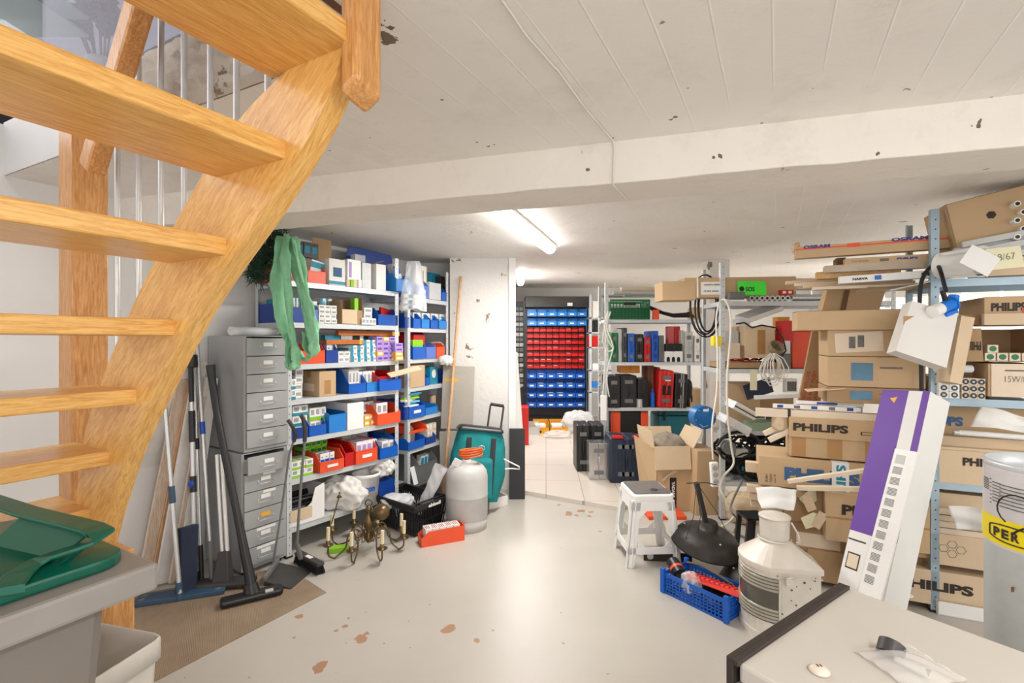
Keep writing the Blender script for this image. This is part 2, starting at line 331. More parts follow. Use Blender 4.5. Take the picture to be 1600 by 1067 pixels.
# floor paint with chips that show the old brown coat
def floor_mat():
    m, nt, b = nodes('worn_floor_paint'); L = nt.links.new
    tc = N(nt, 'ShaderNodeTexCoord'); n1 = N(nt, 'ShaderNodeTexNoise', Scale=1.2, Detail=7.0); L(tc.outputs['Object'], n1.inputs['Vector'])
    mx = N(nt, 'ShaderNodeMix', data_type='RGBA'); mx.inputs['A'].default_value = (*srgb(168, 162, 152), 1); mx.inputs['B'].default_value = (*srgb(200, 194, 184), 1); L(n1.outputs['Fac'], mx.inputs['Factor'])
    out = mx.outputs['Result']
    nd = N(nt, 'ShaderNodeTexNoise', Scale=14.0, Detail=4.0); L(tc.outputs['Object'], nd.inputs['Vector'])
    acc = None
    chips = [(560, 997, .045), (700, 985, .04), (745, 1000, .015), (497, 1042, .035), (545, 966, .018), (470, 962, .02), (572, 990, .02), (525, 985, .012), (890, 803, .05), (905, 799, .05), (925, 800, .03), (655, 800, .012), (540, 978, .014), (873, 789, .02), (938, 830, .02), (920, 806, .03), (770, 985, .01), (560, 905, .008), (640, 1012, .01), (600, 1005, .01), (880, 1005, .01), (460, 996, .012)]
    for px, py, r in chips:
        c = FL(px, py); mp = N(nt, 'ShaderNodeMapping', vector_type='POINT'); mp.inputs['Location'].default_value = (-c.x, -c.y, 0); L(tc.outputs['Object'], mp.inputs[0])
        ln = N(nt, 'ShaderNodeVectorMath', operation='LENGTH'); L(mp.outputs[0], ln.inputs[0])
        ad = N(nt, 'ShaderNodeMath', operation='MULTIPLY_ADD'); ad.inputs[1].default_value = r*4; L(nd.outputs['Fac'], ad.inputs[0]); L(ln.outputs['Value'], ad.inputs[2])
        lt = N(nt, 'ShaderNodeMath', operation='LESS_THAN'); lt.inputs[1].default_value = r*2.75; L(ad.outputs[0], lt.inputs[0])
        if acc is None: acc = lt.outputs[0]
        else:
            a = N(nt, 'ShaderNodeMath', operation='MAXIMUM'); L(acc, a.inputs[0]); L(lt.outputs[0], a.inputs[1]); acc = a.outputs[0]
    ns = N(nt, 'ShaderNodeTexNoise', Scale=26.0, Detail=3.0); L(tc.outputs['Object'], ns.inputs['Vector'])
    g = N(nt, 'ShaderNodeMath', operation='GREATER_THAN'); g.inputs[1].default_value = .745; L(ns.outputs['Fac'], g.inputs[0])
    m2 = N(nt, 'ShaderNodeMix', data_type='RGBA'); L(g.outputs[0], m2.inputs['Factor']); L(out, m2.inputs['A']); m2.inputs['B'].default_value = (*srgb(140, 126, 112), 1)
    m3 = N(nt, 'ShaderNodeMix', data_type='RGBA'); L(acc, m3.inputs['Factor']); L(m2.outputs['Result'], m3.inputs['A']); m3.inputs['B'].default_value = (*srgb(168, 128, 100), 1)
    L(m3.outputs['Result'], b.inputs['Base Color'])
    rr = N(nt, 'ShaderNodeMapRange'); rr.inputs['To Min'].default_value = .24; rr.inputs['To Max'].default_value = .5; L(n1.outputs['Fac'], rr.inputs['Value']); L(rr.outputs[0], b.inputs['Roughness'])
    n5 = N(nt, 'ShaderNodeTexNoise', Scale=7.0, Detail=5.0); L(tc.outputs['Object'], n5.inputs['Vector'])
    bp = N(nt, 'ShaderNodeBump', Strength=.18, Distance=.01); L(n5.outputs['Fac'], bp.inputs['Height']); L(bp.outputs[0], b.inputs['Normal'])
    return m
M_floor = floor_mat()
def tile_mat():
    m, nt, b = nodes('beige_floor_tiles'); L = nt.links.new; b.inputs['Roughness'].default_value = .35
    tc = N(nt, 'ShaderNodeTexCoord'); mp = N(nt, 'ShaderNodeMapping'); mp.inputs['Rotation'].default_value = (0, 0, math.radians(4)); L(tc.outputs['Object'], mp.inputs[0])
    br = N(nt, 'ShaderNodeTexBrick'); br.offset = 0; br.squash = 1
    for k, v in (('Scale', 1.0), ('Brick Width', .33), ('Row Height', .6), ('Mortar Size', .003), ('Color1', (*srgb(212, 202, 190), 1)), ('Color2', (*srgb(206, 196, 184), 1)), ('Mortar', (*srgb(150, 140, 128), 1))): br.inputs[k].default_value = v
    L(mp.outputs[0], br.inputs['Vector']); L(br.outputs['Color'], b.inputs['Base Color']); return m
M_tile = tile_mat()
struct(MB().prism([(-7, -3), (9, -3), (9, 9), (-7, 9)], -.1, 0).build('floor', M_floor))
tl = MB().prism([(-.02, 4.53), (.9, 4.0), (1.2, 4.3), (9, 4.3), (9, 8.9), (-.02, 8.9)], 0, .035)
struct(tl.build('floor_tiles', M_tile)).name = 'floor_far_room'
# walls
w0 = Vector((-2.33, 2.46, 0)); a = w0-U*6; b_ = w0+U*2.9; n_ = V*.2
struct(MB().prism([tuple(a.xy), tuple(b_.xy), tuple((b_+n_).xy), tuple((a+n_).xy)], 0, FT-.01).build('wall_left', M_wall))
struct(MB().prism([(-1.1, 5.0), (-.55, 5.0), (-.55, 5.2), (-1.2, 5.2)], 0, 2.3).build('wall_alcove', M_wall))
M_pil = plaster('pillar_paint', srgb(228, 224, 218), spots=.7, bump=.5)
pil = MB().prism([(-.59, 4.62), (-.03, 4.62), (-.03, 8.9), (-.59, 8.9)], 0, 2.45); struct(pil.build('wall_pillar', M_pil))
struct(MB().prism([(-.6, 8.9), (9, 8.9), (9, 9.1), (-.6, 9.1)], 0, 2.6).build('wall_back', M_wall))
struct(MB().prism([(5.6, -2), (5.8, -2), (5.8, 9), (5.6, 9)], 0, 2.5).build('wall_right', M_wall))
struct(MB().box(-.03, .035, 4.60, 4.66, .035, CZ+.02).build('trim_1', M_white))
# ceiling: slab with the stair opening
A = Vector((-.334, 1.27, 0)); k = (4.6-A.y)/U.y; Ak = A+U*k; Am = A-U*4; D = Vector((-2.1, 1.06, 0)).normalized(); Bl = A+D*4.4
ce = MB()
ce.prism([tuple(Am.xy), (9, Am.y), (9, 4.6), tuple(Ak.xy)], CZ, FT)
ce.prism([tuple(A.xy), tuple(Ak.xy), (Bl.x, 4.6), (Bl.x, Bl.y)], CZ, FT)
ce.hexa([(-2.2, 4.6, CZ), (9, 4.6, CZ), (9, 9.1, CZ+.2), (-2.2, 9.1, CZ+.2)], [(-2.2, 4.6, FT), (9, 4.6, FT), (9, 9.1, FT+.2), (-2.2, 9.1, FT+.2)])
struct(ce.build('ceiling', M_ceil))
# rough concrete faces of the opening and broken plaster at its corner
def rough(p0, p1, z0, z1, nm, m, off, amp=.012, nu=40, nv=14):
    g = MB(); rnd = random.Random(3)
    def fn(u, v):
        p = p0.lerp(p1, u); k = amp*(rnd.random()-.25)
        if v in (0, 1) or u in (0, 1): k = -.004
        return p+off*(.012+k)+Vector((0, 0, z0+(z1-z0)*v))
    g.grid(fn, nu, nv, smooth=True); return struct(g.build(nm, m))
nb = Vector((-D.y, D.x, 0)); nb = nb if nb.dot(Vector((0, -1, 0))) > 0 else -nb
rough(A, A+D*1.3, CZ-.002, FT, 'trim_opening_back', M_slab, nb, amp=.03)
rough(A+D*1.3, A+D*2.33, CZ-.002, FT, 'trim_opening_left', M_wall, nb, amp=.004)
MBb = MB(); e0 = A-V*.005
trim = MB(); q0 = A-U*.02; q1 = A-U*1.6; 
trim.prism([tuple(q0.xy), tuple(q1.xy), tuple((q1+V*.02).xy), tuple((q0+V*.02).xy)], CZ-.004, FT)
struct(trim.build('trim_opening_side', mat('dark_brown_board', srgb(110, 72, 46), .6)))
# ceiling beam
beam = MB(); s0, s1 = fb0-bd*3.05, fb0+bd*5.2
nseg = 60; rnd = random.Random(5)
pts = []
for i in range(nseg+1):
    q = s0.lerp(s1, i/nseg); j = rnd.uniform(-.003, .003)
    pts.append([q+Vector((0, 0, CZ+.02)), q+bn*j+Vector((0, 0, 2.026+rnd.uniform(-.003, .003))), q+bn*.27+Vector((0, 0, 2.026+rnd.uniform(-.002, .002))), q+bn*.27+Vector((0, 0, CZ+.02))])
vs = [v for r in pts for v in r]; fs = []
for i in range(nseg):
    for kx in range(4): fs.append((i*4+kx, i*4+(kx+1) % 4, i*4+4+(kx+1) % 4, i*4+4+kx))
beam.add(vs, fs); beam.add(vs, [(0, 1, 2, 3), (nseg*4, nseg*4+1, nseg*4+2, nseg*4+3)])
struct(beam.build('ceiling_beam', M_beam, bevel=.006))
# thin cable stapled across ceiling and beam
cb = MB(); c0 = P(785, 0, 1.127); c0 = Vector((-.02, 1.12, CZ-.006))
def czl(px, py): return cz(px, py)-Vector((0, 0, .006))
cp = [czl(780, -10), czl(822, 52), czl(872, 108), czl(915, 168), czl(957, 217)]
cp += [onbeam(960, 0, .006, CZ-.02), onbeam(959, 0, .006, 2.1), onbeam(957, 0, .006, 2.02)]
q = onbeam(957, 0, .0, 2.019); cp += [q+bn*.1+bd*.02, q+bn*.28+bd*.05]
tag(cb.tube(cp, .0035, 6).build('ceiling_cable', M_cable), 'thin white cable clipped across the ceiling and over the beam', 'cable')
# ---- upstairs, seen through the opening
up = MB(); up.box(-6, 4, 6.0, 6.1, FT, 5.3); up.box(-6, 4, -3.1, -3, FT, 5.3); up.box(4, 4.1, -3, 6, FT, 5.3)
struct(up.build('wall_upstairs', M_upw)); struct(MB().box(-6, 4.1, -3, 6.1, 5.2, 5.3).build('ceiling_upstairs', M_upw))
r0 = A+D*.15+nb*-.05; r1 = A+D*2.1+nb*-.05
gb = thing('glass_screen', 'glass screen with dark bottom rail above the stair opening', 'glass screen')
dx = nb*-.04
def seg(mb, p, q, off, z0, z1): mb.prism([tuple(p.xy), tuple(q.xy), tuple((q+off).xy), tuple((p+off).xy)], z0, z1)
g1 = MB(); seg(g1, r0, r1, dx, FT, FT+.075); g1.build('bottom_rail', M_winf, gb)
for i in range(2):
    g2 = MB(); seg(g2, r0.lerp(r1, i*.5+.004), r0.lerp(r1, i*.5+.496), dx*.25, FT+.077, FT+1.6); g2.build('glass_pane', M_glass, gb)
cbn = thing('wall_cabinet', 'white panelled cabinet seen upstairs through the stair opening', 'cabinet', (-2.7, 3.9, FT))
MB().box(-.9, .9, -.2, .2, 0, 1.25).build('body', M_upw, cbn, bevel=.01)
for i in range(3): MB().box(-.86+i*.58, -.32+i*.58, -.215, -.2, .1, 1.15).build('door', M_upw, cbn, bevel=.006)
gs = thing('glass_shelf', 'glass display shelf high on the upstairs wall', 'shelf', (-2.35, 2.6, 3.22))
MB().box(-.6, -.04, -.15, .15, 0, .012).build('glass_board', mat('shelf_glass', srgb(176, 190, 188), .1, var=0, alpha=.6), gs)
MB().box(-.6, -.04, -.15, .15, -.1, -.088).build('glass_board', MATS['shelf_glass'], gs)
fl = thing('flower_vase', 'vase of dried dark red flowers upstairs behind the glass', 'flowers', (-2.40, 2.85, FT))
MB().lathe([(.001, 0), (.09, 0), (.1, .1), (.06, .45), (.08, .6), (.075, .6), (.055, .45), (.09, .02)], n=20).build('vase', M_lgrey, fl)
st = MB(); rf = random.Random(11); heads = []
for i in range(9):
    hx, hy, hz = rf.uniform(-.16, .14), rf.uniform(-.08, .08), rf.uniform(.80, .98); heads.append((hx, hy, hz)); st.tube([(0, 0, .2), (hx*.4, hy*.4, .6), (hx, hy, hz)], .006, 5)
st.build('stems', M_rust, fl); hd = MB()
for hx, hy, hz in heads:
    for j in range(26):
        d = Vector((rf.gauss(0, 1), rf.gauss(0, 1), rf.gauss(0, 1))).normalized()*rf.uniform(.05, .085)
        hd.cyl((hx, hy, hz), (hx+d.x, hy+d.y, hz+d.z), .006, .014, 5)
hd.build('blooms', M_flower, fl)
o = MB().box(-.16, .16, -.02, .02, 0, .3).build('black_box', M_black, bevel=.004, loc=(-2.50, 2.46, FT)); o.rotation_euler = (0, 0, .5); tag(o, 'black object standing on the upstairs floor edge at far left', 'box')
# ================================================================ STAIRS (right stringer runs along V, treads along U)
T0 = Vector((-.337, 1.02, 0))
stair = thing('open_staircase', 'open oak staircase with curved stringer rising at the left', 'staircase')
ts = [0, .213, .441, .683, .887, 1.057, 1.187, 1.26, 1.31, 1.33]; zt = [2.069-.2025*i for i in range(10)]
M_rotU = Matrix.Rotation(math.atan2(U.y, U.x), 4, 'Z')
def tread(t, z, dep=.27, L=.92, th=.045):
    p = T0+V*t; M = Matrix.Translation((p.x, p.y, 0)) @ M_rotU  # local x along U, local y along V (back edge towards far side)
    o = MB().box(-L, .012, .0, dep, z-th, z).build('tread', M_oak, stair, bevel=.005)
    o.matrix_local = M; return o
for i in range(10):
    if zt[i] > .1: tread(ts[i], zt[i])
# far stringer: a board in the vertical plane along V; silhouette follows the picture's curve
def sv(px, py, off=0.0):
    r = (px-800)/F; o = T0+U*off; t = (r*o.y-o.x)/(V.x-r*V.y); q = o+V*t; return (t, H-(py-CY)/F*q.y)
lower = [(572, 60), (555, 157), (507, 236), (459, 318), (397, 400), (362, 450), (328, 500), (308, 545), (276, 604), (254, 648), (227, 703), (214, 740), (196, 801), (180, 850), (176, 900), (176, 960)]
lo = [sv(x, y, .052) for x, y in lower]; lo.append((lo[-1][0]+.01, 0.0))
upper = [(546, 38), (503, 52), (442, 116), (366, 187), (319, 266), (272, 352), (241, 406), (200, 493), (158, 592), (138, 650), (126, 700), (120, 760), (116, 860)]
hi = [sv(x, y, .0) for x, y in upper]; hi.append((hi[-1][0]+.0, 0.0))
lo[0] = (lo[0][0], lo[0][1]); sm = MB(); th = .052
Mst = Matrix.Translation((T0.x, T0.y, 0)) @ Matrix.Rotation(math.atan2(V.y, V.x), 4, 'Z')  # local x along V, local y = -U
def resamp(pl, n=40):
    L = [0]
    for i in range(1, len(pl)): L.append(L[-1]+math.dist(pl[i], pl[i-1]))
    out = []
    for j in range(n+1):
        s = L[-1]*j/n; i = 1
        while i < len(L)-1 and L[i] < s: i += 1
        f = (s-L[i-1])/(L[i]-L[i-1]); out.append((pl[i-1][0]+(pl[i][0]-pl[i-1][0])*f, pl[i-1][1]+(pl[i][1]-pl[i-1][1])*f))
    return out
def smooth(pl, it=3):
    for _ in range(it):
        pl = [pl[0]]+[((pl[i-1][0]+2*pl[i][0]+pl[i+1][0])/4, (pl[i-1][1]+2*pl[i][1]+pl[i+1][1])/4) for i in range(1, len(pl)-1)]+[pl[-1]]
    return pl
lo = smooth(resamp(lo)); hi = smooth(resamp(hi)); vs = []; fs = []
for i in range(41):
    (a1, z1), (a2, z2) = lo[i], hi[i]
    vs += [(a1, 0, z1), (a2, 0, z2), (a2, -th, z2), (a1, -th, z1)]
for i in range(40):
    for kx in range(4): fs.append((i*4+kx, i*4+(kx+1) % 4, i*4+4+(kx+1) % 4, i*4+4+kx))
fs += [(0, 3, 2, 1), (160, 161, 162, 163)]
sm.add(vs, fs); so = sm.build('stringer', M_oaks, stair, bevel=.008); so.matrix_local = Mst
# end block of the stringer at the ceiling
eb = MB().prismx([(0, 0), (.0, -.0)], 0, 0) if False else None
blk = MB(); blk.add([(-.03, .014, CZ+.02), (-.03, -.062, CZ+.02), (.02, -.062, CZ+.02), (.02, .014, CZ+.02), (-.03, .014, 1.94), (-.03, -.062, 1.925), (.02, -.062, 1.90), (.02, .014, 1.915)],
    [(0, 1, 2, 3), (7, 6, 5, 4), (0, 4, 5, 1), (1, 5, 6, 2), (2, 6, 7, 3), (3, 7, 4, 0)])
bo = blk.build('end_block', M_oakv, stair, bevel=.012); bo.matrix_local = Mst
fo = MB().box(-.07, .035, -.03, .055, 0, .76).build('stringer_foot', M_oakv, stair, bevel=.006); ft_ = sv(176, 930, 0)[0]; fo.location = T0+V*ft_+Vector((0, 0, 0)); fo.rotation_euler = (0, 0, math.atan2(V.y, V.x))
# newel post, handrail and steel balusters behind the stringer
npz = sv(141, 500, .12)[0]; Np = T0+U*.12+V*npz
nw = MB().box(-.055, .055, -.035, .075, 0, 2.19).build('newel_post', M_oakv, stair, bevel=.004); nw.location = Np; nw.rotation_euler = (0, 0, math.atan2(V.y, V.x))
hr = MB(); h0 = P(144, 266, 1.60); h1 = P(224, -10, 1.44); hd_ = (h1-h0); hr_end = h0+hd_*1.9
def bar(mb, p, q, wx, wz, side):
    d = (q-p).normalized(); s = side.normalized(); u = s.cross(d).normalized(); vs = []
    for c in (p, q): vs += [c+s*wx+u*wz, c-s*wx+u*wz, c-s*wx-u*wz, c+s*wx-u*wz]
    mb.add(vs, [(0, 1, 2, 3), (7, 6, 5, 4), (0, 4, 5, 1), (1, 5, 6, 2), (2, 6, 7, 3), (3, 7, 4, 0)])
bar(hr, h0, h1+hd_*.6, .028, .04, U); hr.build('handrail', M_oakv, stair, bevel=.012)
for px in (167, 200, 235, 271, 312, 353, 402):
    tt = sv(px, 500, .06)[0]; q = T0+U*.09+V*tt
    top = {200: P(200, 87, q.y).z, 167: P(167, 215, q.y).z}.get(px, P(px, -60, q.y).z)
    zb = min(v[1] for v in hi if v[0] <= tt+.02)-.1 if True else 0
    MB().cyl((q.x, q.y, max(.05, zb)), (q.x, q.y, top), .0085, n=14).build('baluster', M_steel, stair)
# ================================================================ LIGHT
def fixture(loc, ang, L=1.25, label='', on=True, nm='ceiling_light'):
    t = thing(nm, label, 'ceiling light', loc, ang)
    b = MB(); b.box(-L/2, L/2, -.055, .055, -.02, 0); b.build('housing', M_white, t, bevel=.006)
    d = MB(); n = 14; prof = [(.05*math.cos(math.pi*i/n), -.02-.055*math.sin(math.pi*i/n)) for i in range(n+1)]
    vs = [(-L/2+.012, y, z) for y, z in prof]+[(L/2-.012, y, z) for y, z in prof]
    d.add(vs, [(i, i+1, n+2+i, n+1+i) for i in range(n)], 0, True); d.add(vs, [tuple(range(n+1)), tuple(range(n+1, 2*n+2))[::-1]])
    d.build('diffuser', M_tube, t)
    return t
def alamp(loc, ang, sx, sy, pw, col=(1, .975, .945)):
    l = bpy.data.lights.new('lamp', 'AREA'); l.shape = 'RECTANGLE'; l.size = sx; l.size_y = sy; l.energy = pw; l.color = col
    o = bpy.data.objects.new('lamp', l); COL.objects.link(o); o.location = loc; o.rotation_euler = (0, 0, ang); return o
def ceil_at(Y): return CZ if Y < 4.6 else CZ+.2*(Y-4.6)/4.5
q = Vector(((815-800)/F, 1, 0))
ya, yb = .73*F/(CY-337), .73*F/(CY-392)
pa = Vector(((783-800)/F*ya, ya, 0)); pb = Vector(((857-800)/F*yb, yb, 0)); fa = math.atan2(pb.y-pa.y, pb.x-pa.x); pc = (pa+pb)/2
fixture((pc.x, pc.y, CZ), fa, (pb-pa).length+.12, 'lit fluorescent ceiling light just behind the beam')
alamp((pc.x, pc.y, CZ-.09), fa, 1.2, .1, 38)
fixture((.12, 6.35, ceil_at(6.35)), math.pi/2, 1.2, 'fluorescent ceiling light beyond the white pillar at the tiled room')
alamp((.2, 6.35, ceil_at(6.35)-.09), math.pi/2, 1.2, .1, 40)
lbl = ['added fluorescent fill light over the far right of the room', 'added fluorescent fill light near the right wall', 'added fluorescent fill light above the camera side of the room', 'added fluorescent fill light in the front right corner of the room']
for (x, y, pw), lb in zip([(4.0, 5.7, 60), (4.3, 4.05, 40), (.6, -.5, 26), (2.6, .2, 14)], lbl):
    fixture((x, y, ceil_at(y)), 1.07, 1.25, lb); alamp((x, y, ceil_at(y)-.09), 1.07, 1.2, .12, pw)
alamp((-.2, -.6, 5.1), 0, 2.0, 2.0, 60, (1, .98, .96))  # lamp added upstairs so light falls through the stair opening
wd = bpy.data.worlds.new('world'); SC.world = wd; wd.use_nodes = True
wd.node_tree.nodes['Background'].inputs[0].default_value = (.98, .98, 1, 1); wd.node_tree.nodes['Background'].inputs[1].default_value = 2.5
# ================================================================ SHELVING HELPERS
def shelf_unit(fr, L, D, zs, hp, label, name='metal_shelf', m=None, lip=.035, hole=True, t0=0, group=None, posts=None):
    m = m or M_galv; T = thing(name, label, 'shelving unit', fr.p(t0, 0, 0), fr.a, group)
    pw = .035; hs = mat('post_hole_shadow', (.03, .03, .03), .8, var=0)
    for (x, sx) in ((0, 1), (L, -1)):
        for (y, sy) in ((0, 1), (D, -1)):
            hh = hp if not posts else posts.get((x > 0, y > 0), hp)
            if hh == 0: continue
            b = MB(); xa, xb = sorted((x, x+sx*pw)); ya, yb = sorted((y, y+sy*.0025)); b.box(xa, xb, ya, yb, 0, hh)
            xa2, xb2 = sorted((x, x+sx*.0025)); ya2, yb2 = sorted((y+sy*.0025, y+sy*pw)); b.box(xa2, xb2, ya2, yb2, 0, hh)
            if hole and y == 0:
                for z in [i*.05+.03 for i in range(int(hh/.05))]:
                    xc = x+sx*pw*.55; b.cyl((xc, -.0006, z), (xc, .0001, z), .0035, n=8, m=1)
            b.build('post', [m, hs], T)
            f = MB(); f.box(min(x-sx*.003, x+sx*.04), max(x-sx*.003, x+sx*.04), min(y-sy*.003, y+sy*.04), max(y-sy*.003, y+sy*.04), 0, .012); f.build('foot', M_black, T)
    for z in zs:
        b = MB(); b.box(.003, L-.003, .003, D-.003, z-.0015, z)
        b.box(.003, L-.003, .003, .0045, z-lip, z-.0015); b.box(.003, L-.003, D-.0045, D-.003, z-lip, z-.0015)
        b.box(.003, .0045, .0045, D-.0045, z-lip, z-.0015); b.box(L-.0045, L-.003, .0045, D-.0045, z-lip, z-.0015)
        b.build('shelf_board', m, T)
    return T
from mathutils import noise
def fdim(fr, px0, px1, pyt, zb, d):
    t0, t1 = fr.t(px0, d), fr.t(px1, d); h = fr.z(pyt, (t0+t1)/2, d)-zb
    return t0, t1, max(.01, h)
def fbox(fr, px0, px1, pyt, zb, d, dep, m, name, label, cat='box', group=None, bevel=.0015):
    t0, t1, h = fdim(fr, px0, px1, pyt, zb, d); w = t1-t0
    o = MB().box(0, w, 0, dep, 0, h).build(name, m, None, bevel, loc=fr.p(t0, d, zb+.0005), rot=fr.a)
    o['_w'] = w; o['_h'] = h
    return tag(o, label, cat, group)
def dims(o):
    w, h = o['_w'], o['_h']; return w, h
def fbin(fr, px0, px1, pyt, pyf, zb, d, dep, m, label, group=None, name='storage_bin', lab=False, boost=0):
    t0, t1, h = fdim(fr, px0, px1, pyt, zb, d); hf = max(.02, fr.z(pyf, (t0+t1)/2, d)-zb); h = max(h, hf+.01)
    w = t1-t0-.003
    T = thing(name, label, 'storage bin', fr.p(t0+.0015, d, zb+.0005), fr.a, group)
    bin_mb(w, dep, h, hf).build('body', m, T)
    if lab: MB().box(w*.28, w*.72, -.0045, -.0032, hf*.4, hf*.65).build('label_strip', M_paper, T)
    T['_w'] = w; T['_h'] = h; return T
def smallbox(w, d, h, base, pr, style=0, name='lamp_box'):
    b = MB(); b.box(0, w, 0, d, 0, h); y0, y1 = -.0007, -.0001
    if style == 0: b.box(w*.08, w*.92, y0, y1, h*.08, h*.45, 1); b.box(w*.2, w*.6, y0, y1, h*.6, h*.72, 2)
    elif style == 1: b.box(w*.0, w*.45, y0, y1, 0, h, 1); b.box(w*.52, w*.86, y0, y1, h*.3, h*.7, 2)
    elif style == 2: b.box(w*.15, w*.85, y0, y1, h*.3, h*.75, 1)
    elif style == 3: b.box(w*.0, w*1, y0, y1, 0, h*.3, 1); b.box(w*.2, w*.8, y0, y1, h*.45, h*.85, 2)
    # print on the left side and top too
    b.box(-.0007, -.0001, d*.1, d*.9, h*.15, h*.5, 1)
    b.box(w*.15, w*.85, d*.1, d*.5, h+.0001, h+.0007, 1)
    me = b.build(name, [base, pr if pr is not M_print else M_print2, M_print2]); return me
def stack(fr, px0, px1, pyt, zb, d, dep, nx, nz, base, pr, desc, group, style=0, jit=.006, name='lamp_box', skip=(), alt=None, nd=1, rowdesc=True):
    t0, t1, h = fdim(fr, px0, px1, pyt, zb, d); w = (t1-t0)/nx; hh = h/nz; rnd = random.Random(int(px0*7+pyt))
    pro = smallbox(w*.96, dep/nd*.96, hh*.97, base, pr, style, name); protoalt = None; first = True; altfirst = True
    if alt: protoalt = smallbox(w*.96, dep/nd*.96, hh*.97, alt[0], alt[1], style, name)
    for k in range(nd):
        for j in range(nz):
            for i in range(nx):
                if (i, j) in skip: continue
                V3 = {1: [''], 2: ['lower', 'upper'], 3: ['lower', 'middle', 'upper']}; H3 = {1: [''], 2: ['left', 'right'], 3: ['left', 'centre', 'right']}
                isalt0 = alt and (i, j) in alt[2]; lb = desc.replace('purple', 'yellow') if isalt0 else desc
                va = V3[nz][j] if nz <= 3 else ORD[j]+' row up'; ha = H3[nx][i] if nx <= 3 else ORD[i]+' from left'
                if va or ha: lb += ', '+(va+(', ' if nz > 3 or nx > 3 else ' ')+ha if va and ha else va or ha)
                if nd > 1: lb += (', in front', ', behind')[k > 0]
                isalt = alt and (i, j) in alt[2]; src = protoalt if isalt else pro
                if isalt: o = src if altfirst else src.copy(); was = altfirst; altfirst = False
                else: o = src if first else src.copy(); was = first; first = False
                if not was: COL.objects.link(o)
                o.location = fr.p(t0+i*w+rnd.uniform(0, .03)*w, d+k*dep/nd+(rnd.uniform(-jit, jit) if nz > 1 or nx > 1 else 0), zb+.001+j*hh); o.rotation_euler = (0, 0, fr.a+rnd.uniform(-.02, .02))
                tag(o, lb, 'box', group)
    if alt and altfirst: bpy.data.objects.remove(protoalt)
def carton(loc, ang, w, d, h, label, m=None, tape=True, open_=False, flaps=(0, 0, 0, 0), name='cardboard_box', group=None, fl=.5, cat='box', tilt=(0, 0)):
    """front-bottom-left corner at loc. open_: hollow with four flaps; flaps = opening angle in degrees of front, right, back, left"""
    m = m or M_card; T = thing(name, label, cat, loc, (tilt[0], tilt[1], ang), group); t = .004
    if not open_:
        MB().box(0, w, 0, d, 0, h).build('body', m, T, bevel=.002)
        if tape: MB().box(-.0006, w+.0006, d*.5-.025, d*.5+.025, h-.0003, h+.0006).box(w+.0001, w+.0008, d*.5-.025, d*.5+.025, h*.75, h).box(-.0008, -.0001, d*.5-.025, d*.5+.025, h*.75, h).build('tape_strip', M_tape, T)
    else:
        b = MB(); b.box(0, w, 0, d, 0, t); b.box(0, w, 0, t, t, h); b.box(0, w, d-t, d, t, h); b.box(0, t, t, d-t, t, h); b.box(w-t, w, t, d-t, t, h)
        b.build('body', m, T)
        L = d*fl; A = [math.radians(a) for a in flaps]
        if flaps[0] is not None and flaps[0] != 0: o = MB().box(0, w, -L, 0, 0, t*.8).build('flap', m, T, loc=(0, 0, h)); o.rotation_euler = (-A[0]+0, 0, 0)
        if flaps[2] != 0: o = MB().box(0, w, 0, L, 0, t*.8).build('flap', m, T, loc=(0, d, h)); o.rotation_euler = (A[2], 0, 0)
        if flaps[1] != 0: o = MB().box(0, L, 0, d, 0, t*.8).build('flap', m, T, loc=(w, 0, h)); o.rotation_euler = (0, -A[1], 0)
        if flaps[3] != 0: o = MB().box(-L, 0, 0, d, 0, t*.8).build('flap', m, T, loc=(0, 0, h)); o.rotation_euler = (0, A[3], 0)
    return T
def crumple(name, m, c, sx, sy, sz, seed, label, cat, n=14, amp=.22, parent=None, flat=False, group=None):
    rnd = random.Random(seed); b = MB(); ph = [(rnd.uniform(2, 9), rnd.uniform(2, 9), rnd.uniform(0, 6.3), rnd.uniform(.3, 1)) for _ in range(7)]
    n = max(n, 18); off = Vector((seed*3.7, seed*1.3, seed*.7))
    def fn(u, v):
        th = 2*math.pi*u; p = math.pi*v; x, y, z = math.cos(th)*math.sin(p), math.sin(th)*math.sin(p), math.cos(p)
        q4 = (abs(x)**3.2+abs(y)**3.2+abs(z)**3.2)**(-1/3.2); x *= q4**.7; y *= q4**.7; z *= q4**.7
        rdg = (1-abs(noise.noise(Vector((x, y, z))*2.6+off)))*.9+(1-abs(noise.noise(Vector((x, y, z))*6+off)))*.35-1.05
        k = .95+amp*1.1*rdg+amp*.5*sum(a4*math.sin(a1*x+a2*y*1.3+a3)*math.cos(a2*z+a1*y+a3*2) for a1, a2, a3, a4 in ph)/2.2
        zz = max(z*k, -.75)
        return (x*k*sx, y*k*sy, (zz+.75)/1.75*sz)
    b.grid(fn, n*2, n)
    o = b.build(name, m, parent, loc=c, sub=1)
    if label: tag(o, label, cat, group)
    return o
# ================================================================ LEFT SHELF (first unit)
S1 = Fr(-1.45, 3.13, .585, .811); S2 = Fr(-.869, 4.05, .447, .894)
Z1 = [.19, .50, .76, 1.02, 1.25, 1.525, 1.795]
shelf_unit(S1, .93, .40, Z1, 2.06, 'light grey metal shelving unit packed with blue and red bins beside the drawer cabinets')
shelf_unit(S2, .60, .38, [.19, .49, .75, 1.01, 1.25, 1.515, 1.775], 2.05, 'narrower grey metal shelving unit between the packed shelves and the white pillar')
B = Z1
